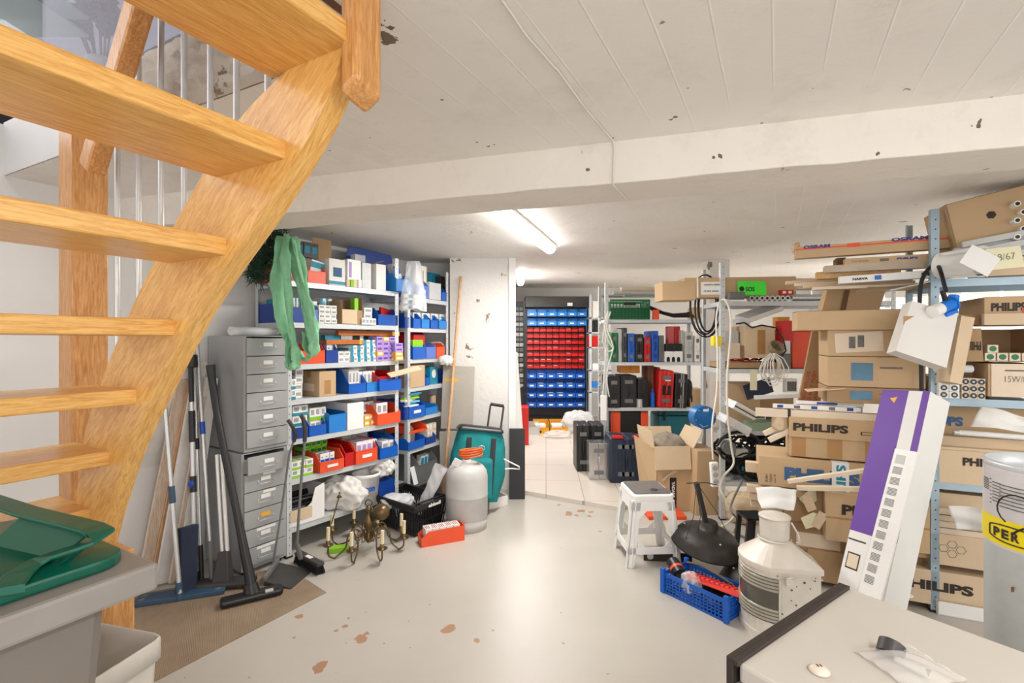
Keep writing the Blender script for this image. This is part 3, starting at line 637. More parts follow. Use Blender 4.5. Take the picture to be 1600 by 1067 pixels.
# board 7 (top)
fbin(S1, 449, 478, 414, 420, B[6], .0, .36, M_red, 'red storage bin behind the green slings on the top shelf')
fbin(S1, 481, 509, 413, 424, B[6], .0, .34, M_orange, 'orange-red storage bin on the top shelf right of the green slings')
stack(S1, 462, 498, 378, B[6]+.09, .19, .12, 3, 2, M_black, M_tealprint, 'black and blue lamp box stacked above the top shelf red bin', 'black and blue boxes on the top shelf', 2)
o = fbox(S1, 483, 503, 406, B[6]+.055, .05, .1, M_paper, 'lamp_box', 'white and blue box standing in the orange-red bin on the top shelf'); o.rotation_euler = (.1, .14, S1.a); w, h = dims(o); patch(o, 0, w, h*.55, h*.9, M_tealprint)
T = thing('display_carton', 'white carton with blue picture and raised brown lid on the top shelf', 'box', S1.p(S1.t(514, 0), 0, B[6]), S1.a)
w = S1.t(539.5, 0)-S1.t(514, 0); h = S1.z(405, S1.t(527), 0)-B[6]
b = MB(); b.box(0, w, 0, .2, 0, .004); b.box(0, w, 0, .004, 0, h); b.box(0, .004, 0, .2, 0, h); b.box(w-.004, w, 0, .2, 0, h); b.box(0, w, .196, .2, 0, h); b.build('body', M_paper, T)
MB().box(.0, w+.02, .2, .204, h*.3, h+.17).build('lid', M_card3, T); patch(T, w*.25, w*.78, h*.33, h*.68, M_inkb); patch(T, 0, w, h*.04, h*.16, M_tealprint)
o = fbox(S1, 543, 564, 406, B[6], .02, .16, M_white, 'white_box', 'glossy white box in clear film beside the blue picture carton'); w, h = dims(o); patch(o, w*.1, w*.3, h*.35, h*.9, M_lilac)
for i, p in enumerate((541.5, 548, 553, 560)): o = fbox(S1, p, p+5.5, 437, B[6], -.004, .02, [M_card2, M_lime, M_cream, M_paper][i], 'small_packet', ['brown', 'green and cream', 'cream', 'white'][i]+' small packet at the front edge under the film wrapped box', 'packet'); 
o = fbox(S1, 566, 580, 411, B[6], .02, .12, M_clear2, 'clear_box', 'clear plastic box with small parts between two white cartons', 'plastic box')
fbox(S1, 555, 571, 398, B[6]+.235, .22, .06, M_clear2, 'clear_box', 'empty clear plastic box lying high behind the white cartons', 'plastic box')
T = carton(S1.p(S1.t(588, 0), 0, B[6]), S1.a, S1.t(603)-S1.t(588), .13, S1.z(413, S1.t(595))-B[6], 'tall plain white carton with brown flap beside the blue bin on the top shelf', M_paper, tape=False)
o = MB().box(0, .09, 0, .1, 0, .003).build('flap', M_card3, T, loc=(-.0, .02, S1.z(413, S1.t(595))-B[6])); o.rotation_euler = (0, -.35, 0)
# big dark blue bin turned away
T = thing('storage_bin', 'large dark blue storage bin with its tall back raised behind the white cartons', 'storage bin', S1.p(S1.t(541, .33), .33, B[6]), S1.a)
w = S1.t(613, .33)-S1.t(541, .33); b = MB(); hz = S1.z(392, S1.t(575, .33), .33)-B[6]
b.prismx([(0, 0), (.05, 0), (.05, .1), (.0, .1)], 0, w); b.add([(0, 0, 0), (w, 0, 0), (w, 0, hz-.03), (w-.02, 0, hz), (.03, 0, hz+.01), (0, 0, hz-.05), (0, .006, 0), (w, .006, 0), (w, .006, hz-.03), (w-.02, .006, hz), (.03, .006, hz+.01), (0, .006, hz-.05)], [(0, 1, 2, 3, 4, 5), (11, 10, 9, 8, 7, 6)]+[(i, (i+1) % 6, 6+(i+1) % 6, 6+i) for i in range(6)])
b.build('body', M_blued, T)
T = fbin(S1, 619, 643, 428, 437, B[6], -.05, .33, M_bluel, 'light blue storage bin overhanging the right end of the top shelf')
for i, (dx, col, lb) in enumerate(((.0, M_paper, 'left'), (.035, M_paper, 'right'))):
    o = MB().box(0, .03, 0, .07, 0, .2).build('tall_box', col, None, .001, loc=S1.p(S1.t(619, .08)+dx+.01, .05, B[6]+.04)); o.rotation_euler = (0, -.42, S1.a); tag(o, 'white and blue tall box leaning out of the top shelf blue bin, %s one' % lb, 'box', 'tall boxes in the top shelf blue bin'); patch(o, .002, .028, .02, .08, M_blue); patch(o, .002, .028, .12, .18, M_blue)
# board 6
zb = B[5]
fbin(S1, 449, 476, 473, 480, zb, .0, .38, M_blued, 'long dark blue bin at the left end of the second shelf from the top')
stack(S1, 452, 475, 465, zb+.08, .03, .3, 4, 1, M_tealprint, M_paper, 'blue and white small box in the long dark blue bin', 'small boxes in the long dark blue bin', 1)
fbin(S1, 478, 497, 474, 484, zb, .0, .3, M_peri, 'faded blue bin half hidden by the green slings')
stack(S1, 479, 496, 470, zb+.05, .04, .1, 2, 1, M_paper, M_blue, 'white and blue box in the faded blue bin by the slings', 'boxes in the faded blue bin')
stack(S1, 498, 526, 477, zb, .0, .14, 3, 4, M_paper, M_print, 'white box in the stack left of the open carton', 'white boxes beside the open brown carton', 2)
stack(S1, 500, 519, 466, zb+.115, .15, .1, 2, 1, M_paper, M_tealprint, 'white box on top behind the white box stack', 'white boxes beside the open brown carton', 1)
w = S1.t(567)-S1.t(534); h = S1.z(466, S1.t(550))-zb
T = carton(S1.p(S1.t(534), .0, zb), S1.a, w, .22, h*.98, 'open brown carton with torn low front on the second shelf from the top', M_card3, open_=True, flaps=(0, 0, 0, 0))
for c in list(T.children): bpy.data.objects.remove(c)
b = MB(); b.box(0, w, 0, .22, 0, .003); b.box(0, w, 0, .003, 0, h*.55); b.box(0, w, .217, .22, 0, h); b.box(0, .003, 0, .22, 0, h*.9); b.box(w-.003, w, 0, .22, 0, h); b.build('body', M_card3, T); MB().box(-.0, w*.7, -.006, -.003, .003, h*.56).build('flap', M_card2, T)
fbox(S1, 554, 560, 466, zb+.002, .006, .05, M_lime, 'green_packet', 'green and white tall packet standing in the open brown carton', 'packet')
stack(S1, 568, 581, 481, zb, .02, .1, 1, 3, M_paper, M_print, 'white box stacked right of the open brown carton', 'white boxes right of the open carton', 2)
stack(S1, 565, 588, 497, zb, -.01, .025, 4, 1, M_paper, M_print, 'tiny white box along the shelf edge right of the open carton', 'tiny white boxes on the second shelf', 2)
fbin(S1, 591, 622, 482, 492, zb, .0, .3, M_blue, 'bright blue bin holding a red packet on the second shelf from the top')
o = fbox(S1, 596, 617, 478, zb+.06, .06, .02, M_red, 'blister_packet', 'red and white blister packet leaning in the bright blue bin', 'packet'); o.rotation_euler = (-.35, .2, S1.a); w, h = dims(o); patch(o, w*.1, w*.9, h*.05, h*.35, M_paper)
fbox(S1, 560, 620, 474, zb, .31, .06, M_lgrey, 'grey_carton', 'long light grey carton at the back of the second shelf', 'box')
# board 5
zb = B[4]
fbin(S1, 463, 508, 538, 548, zb, .0, .26, M_orange, 'wide orange-red bin under the green slings')
fbox(S1, 488, 505, 537, zb+.02, .06, .1, M_red, 'red_box', 'dark red box standing in the wide orange-red bin')
fbin(S1, 509, 528, 536, 547, zb, .0, .26, M_blued, 'blue bin right of the wide orange-red bin on the third shelf')
stack(S1, 510, 526, 535, zb+.03, .05, .08, 2, 1, M_paper, M_blued, 'white box standing in the blue bin beside the orange-red bin', 'boxes in the third shelf blue bin')
stack(S1, 529, 547, 549, zb, .0, .14, 2, 2, M_paper, M_print, 'white box left of the teal lamp boxes', 'white boxes left of the teal boxes', 2)
stack(S1, 548, 588, 531, zb, .01, .25, 4, 4, M_paper, M_tealprint, 'teal and white lamp box of the third shelf pile', 'teal and white lamp boxes on the third shelf', 1, skip=((0, 3), (1, 3)))
stack(S1, 589, 617, 526, zb, -.005, .3, 3, 5, M_lilac, M_purple, 'purple lamp box of the third shelf pile', 'purple lamp boxes on the third shelf', 2, alt=(M_yellow, M_paper, ((0, 1), (1, 4))))
stack(S1, 617.5, 630, 536, zb, -.05, .3, 1, 4, M_lilac, M_purple, 'purple lamp box in the column overhanging the shelf end', 'purple lamp boxes on the third shelf', 2, alt=(M_yellow, M_paper, ((0, 0), (0, 1))))
zt2 = S1.z(531, S1.t(570), .01)
for i, (a1, a2, c1) in enumerate(((508, 532, M_tealprint), (533, 551, M_foil), (552, 561, M_black), (562, 583, M_black))):
    o = fbox(S1, a1, a2, 524, S1.z(531, S1.t((a1+a2)/2, .1), .1), .1, .05, c1, 'lamp_carton', ['teal', 'silver', 'black', 'black and white'][i]+' flat carton lying in the row above the teal boxes', 'box')
    if i == 3: w, h = dims(o); patch(o, w*.0, w*.25, 0, h, M_paper); patch(o, w*.75, w, 0, h, M_paper)
for (a1, a2, yt, yb_, dd, lb) in ((510, 569, 531, 538, .03, 'lower'), (529, 624, 517.5, 524.5, .06, 'upper')):
    tm = S1.t((a1+a2)/2, dd); zz = S1.z(yb_, tm, dd); o = fbox(S1, a1, a2, yt, zz, dd, .04, M_sofite, 'tube_lamp_box', 'long brown and orange tube lamp box, the %s of two' % lb); w, h = dims(o); patch(o, w*.87, w, 0, h, M_yellow)
# board 4
zb = B[3]
stack(S1, 455, 462, 592, zb, .0, .1, 1, 2, M_paper, M_tealprint, 'blue and white box at the left end of the fourth shelf', 'boxes at the left end of the fourth shelf', 3)
stack(S1, 461, 473, 577, zb, .07, .12, 1, 4, M_paper, M_print, 'white box in the column left of the brown carton', 'boxes at the left end of the fourth shelf', 2)
w = S1.t(525)-S1.t(499); h = S1.z(580, S1.t(512))-zb
T = carton(S1.p(S1.t(499), 0, zb), S1.a, w, .25, h, 'closed brown carton with taped front on the fourth shelf'); MB().box(w*.3, w*.68, -.0012, -.0002, h*.1, h*.65).build('tape_strip', M_tape, T); MB().box(-.0012, -.0002, .06, .2, h*.2, h*.5).build('paper_label', M_cream, T)
fbin(S1, 545, 572, 578, 599, zb, .0, .28, M_blue, 'blue bin holding green and white boxes on the fourth shelf')
stack(S1, 545, 561, 576, zb+.004, .05, .12, 3, 1, M_paper, M_lime, 'green and white tall box in the fourth shelf blue bin', 'tall boxes in the fourth shelf blue bin', 3)
stack(S1, 561, 585, 579, zb+.004, .05, .12, 4, 1, M_paper, M_orange, 'white and orange tall box over the two fourth shelf blue bins', 'tall boxes in the fourth shelf blue bin', 3)
fbin(S1, 573, 591, 584, 597, zb, .0, .28, M_bluel, 'smaller light blue bin in the middle of the fourth shelf')
fbin(S1, 593, 627, 586, 592, zb, -.03, .3, M_blue, 'blue bin at the right end of the fourth shelf under a red bin')
fbin(S1, 588, 613, 580, 588, zb+.07, -.005, .2, M_red, 'red bin nested on top of the fourth shelf blue bin')
o = MB().box(0, .3, 0, .06, 0, .006).build('cardboard_sleeve', M_card2, None, loc=S1.p(S1.t(611, -.06), -.06, 1.12)); o.rotation_euler = (.5, -.16, S1.a-.1); tag(o, 'creased cardboard sleeve sticking out past the right shelf posts', 'cardboard')
# board 3
zb = B[2]
fbin(S1, 455, 482, 662, 668, zb, -.0, .32, M_blued, 'dark blue bin at the left end of the fifth shelf behind the crutch')
fbin(S1, 483, 510, 655, 664, zb, .0, .34, M_blue, 'bright blue bin full of green and white boxes on the fifth shelf')
stack(S1, 456, 481, 633, zb+.004, .05, .12, 2, 3, M_paper, M_tealprint, 'green and white lamp box in the left fifth shelf bin', 'lamp boxes in the left fifth shelf bins', 3)
stack(S1, 484, 510, 636, zb+.004, .05, .12, 3, 2, M_paper, M_lime, 'green and white lamp box in the bright blue bin', 'lamp boxes in the left fifth shelf bins', 3)
fbin(S1, 514, 541, 644, 647, zb, .0, .33, M_bluel, 'tall light blue bin left of the white carton on the fifth shelf')
o = carton(S1.p(S1.t(543), 0, zb), S1.a, S1.t(568)-S1.t(543), .33, S1.z(629, S1.t(555))-zb, 'tall white carton in the middle of the fifth shelf', M_paper, open_=True)
stack(S1, 569, 586, 648, zb, .04, .1, 2, 2, M_yellow, M_paper, 'small yellow box heaped between the white carton and orange-red bin', 'small yellow boxes on the fifth shelf', 2, jit=.02)
fbin(S1, 590, 626, 632, 645, zb, -.02, .3, M_orange, 'orange-red bin at the right end of the fifth shelf')
stack(S1, 588, 606, 629, zb+.03, .05, .12, 2, 1, M_paper, M_lilac, 'white and purple box standing in the fifth shelf orange-red bin', 'white and purple boxes on the fifth shelf', 3)
stack(S1, 568, 584, 627, zb+.06, .12, .12, 2, 1, M_paper, M_purple, 'white and purple box behind the small yellow boxes', 'white and purple boxes on the fifth shelf', 3)
# board 2
zb = B[1]
stack(S1, 455, 489, 719, zb, .02, .16, 3, 2, M_paper, M_lime, 'green and white box at the left end of the sixth shelf', 'green and white boxes on the sixth shelf', 3)
fbin(S1, 500, 538, 706, 719, zb, -.015, .36, M_orange, 'large orange-red bin with a white label on the sixth shelf', lab=True)
stack(S1, 476, 511, 688, zb+.1, .17, .14, 4, 2, M_lime, M_green, 'bright green small box piled above the large orange-red bin', 'bright green boxes on the sixth shelf', 2)
stack(S1, 500, 522, 707, zb+.045, .04, .08, 3, 1, M_paper, M_blue, 'white and blue box in the labelled orange-red bin', 'white and blue boxes in the labelled bin')
fbin(S1, 539, 554, 694, 707, zb, .0, .36, M_red, 'narrow red bin beside the large labelled bin on the sixth shelf')
fbin(S1, 556, 590, 689, 702, zb, -.015, .34, M_orange, 'orange-red bin full of white boxes in the middle of the sixth shelf', lab=True)
stack(S1, 557, 589, 688, zb+.055, .03, .2, 4, 1, M_paper, M_lilac, 'white box in the middle orange-red bin of the sixth shelf', 'white boxes in the middle bin of the sixth shelf', 2, nd=2)
fbox(S1, 550, 574, 672, zb+.1, .24, .1, M_lgrey, 'grey_box', 'pale grey box above the orange-red bins at the back of the sixth shelf')
fbox(S1, 534, 549, 676, zb+.1, .24, .1, M_cream, 'cream_box', 'pale cream box behind the narrow red bin on the sixth shelf')
fbin(S1, 594, 622, 684, 698, zb, -.03, .34, M_blue, 'blue bin at the right end of the sixth shelf')
stack(S1, 597, 618, 688, zb+.05, .02, .14, 2, 1, M_paper, M_print, 'white box in the blue bin at the right end of the sixth shelf', 'white boxes in the right sixth shelf bin', 2)
crumple('blue_bag', M_navy, S1.p(S1.t(585, .3), .3, zb+.1), .09, .05, .16, 4, 'dark blue bag behind the bins at the right of the sixth shelf', 'bag')
# board 1 (bottom)
zb = B[0]
T = thing('white_tray', 'torn white carton tray holding black parts on the bottom shelf', 'carton', S1.p(S1.t(453, -.0), .0, zb), S1.a)
w = S1.t(507)-S1.t(453); b = MB(); b.box(0, w, 0, .3, 0, .004)
b.add([(0, 0, 0), (w, 0, 0), (w, 0, .24), (w*.72, 0, .22), (w*.62, 0, .13), (w*.4, 0, .09), (0, 0, .08), (0, .004, 0), (w, .004, 0), (w, .004, .24), (w*.72, .004, .22), (w*.62, .004, .13), (w*.4, .004, .09), (0, .004, .08)], [tuple(range(7)), tuple(range(13, 6, -1))]+[(i, (i+1) % 7, 7+(i+1) % 7, 7+i) for i in range(7)])
b.box(w-.004, w, .004, .3, 0, .23); b.build('body', M_paper, T); MB().box(0, w*.62, -.004, -.001, .035, .11).build('cardboard_panel', M_card2, T)
rr = random.Random(9)
for i in range(5):
    o = MB().cyl((0, 0, 0), (.26+.02*i, .0, 0), .02, n=12).build('black_pipe', M_black, loc=S1.p(.02, .06+.05*i, zb+.09+.024*(i % 2)+.01*i), rot=S1.a); tag(o, 'black plastic pipe in the torn white tray, %s from the front' % ORD[i], 'pipe', 'black pipes on the bottom shelf')
crumple('white_sack', M_plas, S1.p(S1.t(535, .08), .08, zb), .17, .12, .23, 5, 'bundle of folded white plastic sheeting on the bottom shelf', 'plastic sheeting', n=26, amp=.34)
crumple('white_sack', M_plas, S1.p(S1.t(560, .26), .26, zb+.03), .2, .1, .28, 15, 'bundle of white plastic sheeting behind the white bucket', 'plastic sheeting', n=26, amp=.34)
T = thing('white_bucket', 'white plastic bucket with blue lettering on the bottom shelf', 'bucket', S1.p(S1.t(568, .09)+.0, .06, zb))
MB().lathe([(.001, .0), (.085, 0), (.1, .19), (.106, .19), (.106, .215), (.1, .215), (.096, .2), (.08, .01)], n=32).build('body', M_white, T)
a0 = math.atan2(-T.location.y, -T.location.x)
for k, ch in enumerate('upon'):
    aa = a0+(k-1.6)*.27+.1; text(ch, .024, .034 if ch != 'p' else .034, M_blue, T, (.0955*math.cos(aa)-.012*math.sin(-aa)*-1*0, .0955*math.sin(aa), .09), (math.pi/2, 0, aa+math.pi/2), bold=.04)
crumple('white_sack', M_plas, S1.p(S1.t(602, .0), .04, zb+.17), .1, .07, .13, 25, 'white plastic bag on top of the blue box beside the bucket', 'plastic bag', n=22, amp=.4)
fbox(S1, 592, 616, 750, zb, .01, .12, M_blued, 'blue_box', 'blue box under the white plastic bag on the bottom shelf')
# ================================================================ SECOND UNIT
zb = 1.775
o = fbox(S2, 650, 667, 415, zb, .02, .12, M_paper, 'white_carton', 'tall white carton with black print behind the hanging clear bag'); w, h = dims(o)
for q in (.45, .62): o2 = MB().box(w*q, w*q+.008, -.0012, -.0002, h*.25, h*.85).build('printed_line', M_print, o)
MB().box(w*.93, w*1.002, -.0014, -.0002, 0, h).build('brown_edge', M_card, o)
fbin(S2, 650, 670, 436, 446, zb, -.03, .3, M_peri, 'faded blue bin with white label on the top shelf by the pillar', lab=True)
fbox(S2, 671, 689, 442, zb, -.01, .14, M_clear2, 'clear_bin', 'clear plastic bin of small parts on the top shelf by the pillar', 'storage bin')
fbin(S2, 690, 699, 450, 457, zb, .0, .24, M_blue, 'narrow blue bin tucked against the pillar on the top shelf')
fbox(S2, 669, 688, 427, zb+.07, .2, .03, M_tealprint, 'teal_packet', 'teal packet standing behind the clear bin near the pillar', 'packet')
fbox(S2, 688, 697, 432, zb+.05, .14, .1, M_dark, 'dark_box', 'dark box leaning in the corner by the pillar')
zb = 1.515
fbin(S2, 632.5, 640, 490, 496, zb, -.0, .3, M_blued, 'dark blue bin squeezed in behind the shelf posts')
for i, (a1, a2) in enumerate(((645, 657), (658, 671), (672, 684), (685, 698))):
    fbin(S2, a1+1, a2, 489+i*1.2, 498+i*1.2, zb, -.01, .3, M_bluel if i % 2 else M_blue, 'blue bin in the row beside the pillar, %s from the left' % ORD[i], 'blue bins beside the pillar')
    stack(S2, a1+1.5, a2-.5, 488+i, zb+.05, .05, .1, 2, 1, M_paper, M_tealprint, 'white box in the %s blue bin beside the pillar' % ORD[i], 'boxes in the blue bins by the pillar')
zb = 1.25
for i, (a1, a2, m_, nm) in enumerate(((645, 665, M_blue, 'blue'), (666, 681, M_peri, 'faded blue'), (682, 695, M_orange, 'orange-red'))):
    fbin(S2, a1, a2, 536, 542, zb, -.01, .3, m_, nm+' bin on the third shelf of the narrow unit')
fbin(S2, 646, 664, 517, 523, zb+.11, .06, .2, M_red, 'red bin stacked above the blue bin on the narrow unit')
fbox(S2, 645, 661, 531, zb+.09, .01, .05, M_lime, 'green_packet', 'lime green packet under the red stacked bin', 'packet')
crumple('clear_bag', M_clear2, S2.p(S2.t(682, .12), .12, zb+.07), .08, .06, .08, 31, 'clear plastic bag on the bins near the pillar', 'plastic bag')
fbox(S2, 633, 640, 523, zb, .1, .2, M_red, 'red_box', 'red box seen between the posts of the two shelves')
zb = 1.01
o = fbox(S2, 641, 664, 571, zb, -.005, .22, M_card, 'wooden_coloured_box', 'plain light brown box on the fourth shelf of the narrow unit'); o.name = 'cardboard_box'
fbin(S2, 665, 671, 585, 590, zb, .0, .25, M_blue, 'small blue bin right of the plain brown box')
o = fbox(S2, 672, 684, 573, zb, .05, .1, M_tealprint, 'bulb_packet', 'teal packet with a white bulb picture', 'packet'); w, h = dims(o); MB().sphere((w*.5, -.001, h*.6), min(w, h)*.28, 8, sc=(1, .05, 1.2)).build('bulb_picture', M_paper, o)
fbox(S2, 685, 697, 577, zb, .08, .1, M_blued, 'dark_blue_box', 'dark blue box at the back near the pillar on the fourth shelf')
fbox(S2, 645, 697, 566, zb+.09, .2, .1, M_lgrey, 'grey_carton', 'long grey carton lying behind the brown box')
zb = .75
fbin(S2, 639, 664, 626, 634, zb, -.01, .3, M_blue, 'blue bin with white label under a heap of packets', lab=True)
fbin(S2, 632, 638, 626, 636, zb, -.0, .3, M_blued, 'dark blue bin behind the perforated post')
fbin(S2, 665, 684, 632, 636, zb, .0, .28, M_bluel, 'light blue low bin right of the heap of packets')
rr = random.Random(3)
for i in range(7):
    mm = [M_paper, M_tealprint, M_lblue, M_paper, M_lime, M_cream, M_tealprint][i]
    o = MB().box(0, .17, 0, .05, 0, .016).build('flat_packet', mm, None, .001, loc=S2.p(S2.t(636, .0)+rr.uniform(-.02, .03), .0+.02*(i % 3), zb+.095+.017*i)); o.rotation_euler = (0, 0, S2.a+rr.uniform(-.25, .25))
    tag(o, '%s flat packet heaped above the labelled blue bin, %s from the bottom' % (['white', 'teal', 'pale blue', 'white', 'green', 'cream', 'teal'][i], ORD[i]), 'packet', 'packets heaped on the narrow unit')
T = thing('bulb_carton', 'glass bulb resting in a cut brown carton near the pillar', 'light bulb', S2.p(S2.t(676, .1), .1, zb+.08), S2.a)
MB().sphere((0, 0, .11), .045, 10).build('bulb', M_glass, T); MB().cyl((0, 0, .0), (0, 0, .07), .03, n=16).build('cap', M_card, T)
zb = .49
fbin(S2, 638, 664, 683, 688, zb, -.01, .3, M_blue, 'blue bin under the orange-red bin near the floor')
fbin(S2, 665, 681, 677, 682, zb, .0, .3, M_blued, 'darker blue bin holding cream boxes near the floor')
fbin(S2, 639, 668, 663, 672, zb+.13, -.0, .25, M_orange, 'orange-red bin stacked on the blue bin near the floor')
stack(S2, 667, 681, 661, zb+.05, .04, .12, 3, 2, M_cream, M_paper, 'cream small box in the darker blue bin', 'cream boxes in the darker blue bin', 2)
crumple('cream_sack', M_cream, S2.p(S2.t(636, .15), .15, zb), .07, .08, .17, 37, 'cream crumpled packet behind the perforated post', 'packet')
zb = .19
fbin(S2, 655, 683, 700, 722, zb, -.03, .34, M_grey, 'grey open bin holding blue and white packets on the lowest board')
for i in range(3): 
    o = MB().box(0, .045, 0, .05, 0, .12).build('lamp_packet', M_paper, None, .001, loc=S2.p(S2.t(658, .05)+.05*i, .06, zb+.08)); o.rotation_euler = (0, .15, S2.a); tag(o, 'blue and white packet in the grey open bin, %s from the left' % ORD[i], 'packet', 'packets in the grey bin'); patch(o, .003, .042, .03, .1, M_tealprint)
o = MB().box(0, .12, 0, .004, 0, .15).build('paper_sheet', M_paper, loc=S2.p(.06, -.02, zb)); o.rotation_euler = (-.3, 0, S2.a); tag(o, 'white sheet standing at the left of the grey open bin', 'paper')
# ================================================================ slings, garland, hanging bag
def sling(pts, wid, label, seed, turns=1.5):
    rnd = random.Random(seed); b = MB(); P_ = [Vector(p) for p in pts]; N_ = 70; path = []
    n = len(P_)
    for i in range(N_+1):
        f = i/N_*(n-1); k = min(int(f), n-2); u = f-k; p0, p1, p2, p3 = P_[max(k-1, 0)], P_[k], P_[k+1], P_[min(k+2, n-1)]
        path.append(.5*((2*p1)+(-p0+p2)*u+(2*p0-5*p1+4*p2-p3)*u*u+(-p0+3*p1-3*p2+p3)*u**3))
    ph = rnd.uniform(0, 6)
    def fn(u, v):
        i = v*N_; k = min(int(i), N_-1); p = path[k].lerp(path[k+1], i-k); d = (path[k+1]-path[k]).normalized()
        ang = u*2*math.pi; w = wid*(.75+.25*math.sin(v*9+ph)+.1*math.sin(v*47+ph)); tw = ph+v*turns*2
        side = (S1.e*math.cos(tw)*.9+S1.n*math.sin(tw)*.5); side = (side-d*side.dot(d)).normalized(); up = d.cross(side)
        r = 1+.22*math.sin(ang*3+v*14+ph)+.10*math.sin(ang*5-v*60)+.05*math.sin(v*160+ang*2)
        return p+side*math.cos(ang)*w*r+up*math.sin(ang)*w*.45*r
    b.grid(fn, 20, 110); return tag(b.build('lifting_sling', M_sling), label, 'sling')
q = lambda px, py, Y: P(px, py, Y)
sling([q(441, 371, 3.08), q(437, 390, 3.02), q(434, 440, 3.0), q(440, 490, 3.0), q(452, 530, 3.0), q(468, 555, 2.99), q(478, 562, 2.98), q(485, 548, 2.97), q(480, 500, 2.97), q(470, 440, 2.98), q(458, 390, 3.03), q(455, 373, 3.08)], .042, 'wide green lifting sling looped over the shelf post', 2)
sling([q(458, 374, 3.04), q(464, 400, 2.96), q(474, 450, 2.95), q(486, 500, 2.94), q(491, 535, 2.94), q(488, 556, 2.95), q(478, 545, 2.97), q(478, 520, 2.99)], .034, 'green lifting sling hanging furthest right from the shelf post', 5)
sling([q(447, 371, 3.06), q(446, 400, 2.95), q(450, 460, 2.93), q(455, 510, 2.93), q(462, 545, 2.93), q(462, 566, 2.93), q(455, 575, 2.93), q(450, 560, 2.95), q(449, 520, 2.97)], .034, 'green lifting sling hanging lowest from the shelf post', 8)
gr = MB(); rg = random.Random(21); base = [q(437, 368, 3.3), q(425, 378, 3.2), q(412, 392, 3.15), q(402, 408, 3.12), q(398, 422, 3.12), q(408, 430, 3.12), q(420, 405, 3.18), q(432, 385, 3.25)]
for p in base[:-1]:
    for j in range(150):
        d = Vector((rg.gauss(0, 1), rg.gauss(0, 1), rg.gauss(0, 1))).normalized(); s = p+Vector((rg.uniform(-.05, .05), rg.uniform(-.04, .04), rg.uniform(-.05, .05))); e = s+d*rg.uniform(.05, .09)
        gr.cyl(s, e, .0028, .0008, 3, smooth=False)
gr.tube(base, .012, 6); tag(gr.build('tinsel_garland', M_needle), 'dark green artificial fir garland bundled at the left end of the top shelf', 'garland')
T = thing('hanging_plastic_bag', 'clear plastic bag of sachets hung on the post between the two shelves', 'plastic bag')
c = P(645, 485, 3.72); top = P(646, 408, 3.78)
def bagfn(u, v):
    ang = u*2*math.pi; k = v; x = .1*(k**.8)*(1.0)+.035*(1-k)*(1+.4*math.sin(ang*3)); y = .05*k+.012; ce_ = top.lerp(c, v)
    w = 1+.12*math.sin(ang*5+v*9)
    return ce_+Vector((math.cos(ang)*x*w, math.sin(ang)*y*w, .012*math.sin(ang*4)*k))
MB().grid(bagfn, 28, 16).build('film', M_clear, T)
for i in range(3):
    o = MB().box(-.07, .07, -.012, .012, 0, .03).build('sachet', M_paper, T, .004, loc=c+Vector((0, .0, .012+.04*i))); o.rotation_euler = (0, -.12+.1*i, .15); MB().box(-.03, .0, -.0135, -.0125, .004, .026).build('printed_panel', M_tealprint, o)
# ================================================================ DRAWER CABINETS
CF = Fr(-1.6, 2.876, .54, .842)
def drawer_cab(z0, hh, off, label, lab, seed, pull=None):
    w, d = .285, .42; T = thing('drawer_cabinet', label, 'drawer cabinet', CF.p(off, off*.3, z0), CF.a); rnd = random.Random(seed)
    b = MB(); b.box(0, .0015*4, 0, d, .0, hh); b.box(w-.006, w, 0, d, 0, hh); b.box(.006, w-.006, 0, d, hh-.006, hh); b.box(.006, w-.006, 0, d, 0, .02); b.box(.006, w-.006, d-.004, d, .02, hh-.006)
    b.box(.006, .016, .0, .01, .02, hh-.006); b.box(w-.016, w-.006, .0, .01, .02, hh-.006); b.build('body', M_cab, T, bevel=.001)
    n = 6; dh = (hh-.034)/n
    for i in range(n):
        z = .024+i*dh; y = -.012 if not (pull is not None and i == pull) else -.05
        dr = MB().box(.012, w-.012, 0, .008, 0, dh-.005).box(.016, w-.016, .008, d*.9, .004, dh-.03).build('drawer', M_cab, T, bevel=.001, loc=(0, y, z))
        hb = MB(); hx0, hx1, hz = w*.33, w*.67, dh*.36; hb.tube([(hx0, -.002, hz+.004), (hx0, -.018, hz), (hx1, -.018, hz), (hx1, -.002, hz+.004)], .0024, 8); hb.box(hx0-.004, hx0+.004, -.002, 0, hz-.004, hz+.02); hb.box(hx1-.004, hx1+.004, -.002, 0, hz-.004, hz+.02); hb.build('handle', M_steel, dr)
        col = M_paper if (seed, i) != (2, 2) else M_yellow
        MB().box(w*.39, w*.6, -.004, -.0005, dh*.5, dh*.72).build('card_holder', col, dr)
        if seed == 2 and i in (0, 1, 3, 4): MB().box(w*.3+.04*(i in (3, 4)), w*.72, -.0012, -.0002, dh*.78, dh*.92).build('paper_label', M_paper, dr)
    return T
drawer_cab(.03, .70, 0, 'grey steel six-drawer cabinet standing on the mat, the lower of the stack', None, 2, pull=5)
drawer_cab(.735, .70, .018, 'grey steel six-drawer cabinet stacked on top of the other one', None, 1)
for x in (.02, .25):
    pass
fm = MB(); 
for (x, y) in ((.03, .03), (.255, .03), (.03, .39), (.255, .39)): 
    p = CF.p(x, y); fm.cyl((p.x, p.y, .003), (p.x, p.y, .032), .012, n=10)
tag(fm.build('cabinet_feet', M_black), 'small black feet under the lower grey drawer cabinet', 'feet')
bpy.data.objects['cabinet_feet'].parent = [o for o in bpy.data.objects if o.name == 'drawer_cabinet'][0]; bpy.data.objects['cabinet_feet'].matrix_parent_inverse = (Matrix.Translation(CF.p(0, 0, .03)) @ Matrix.Rotation(CF.a, 4, 'Z')).inverted()
bpy.data.objects['cabinet_feet'].name = 'feet'
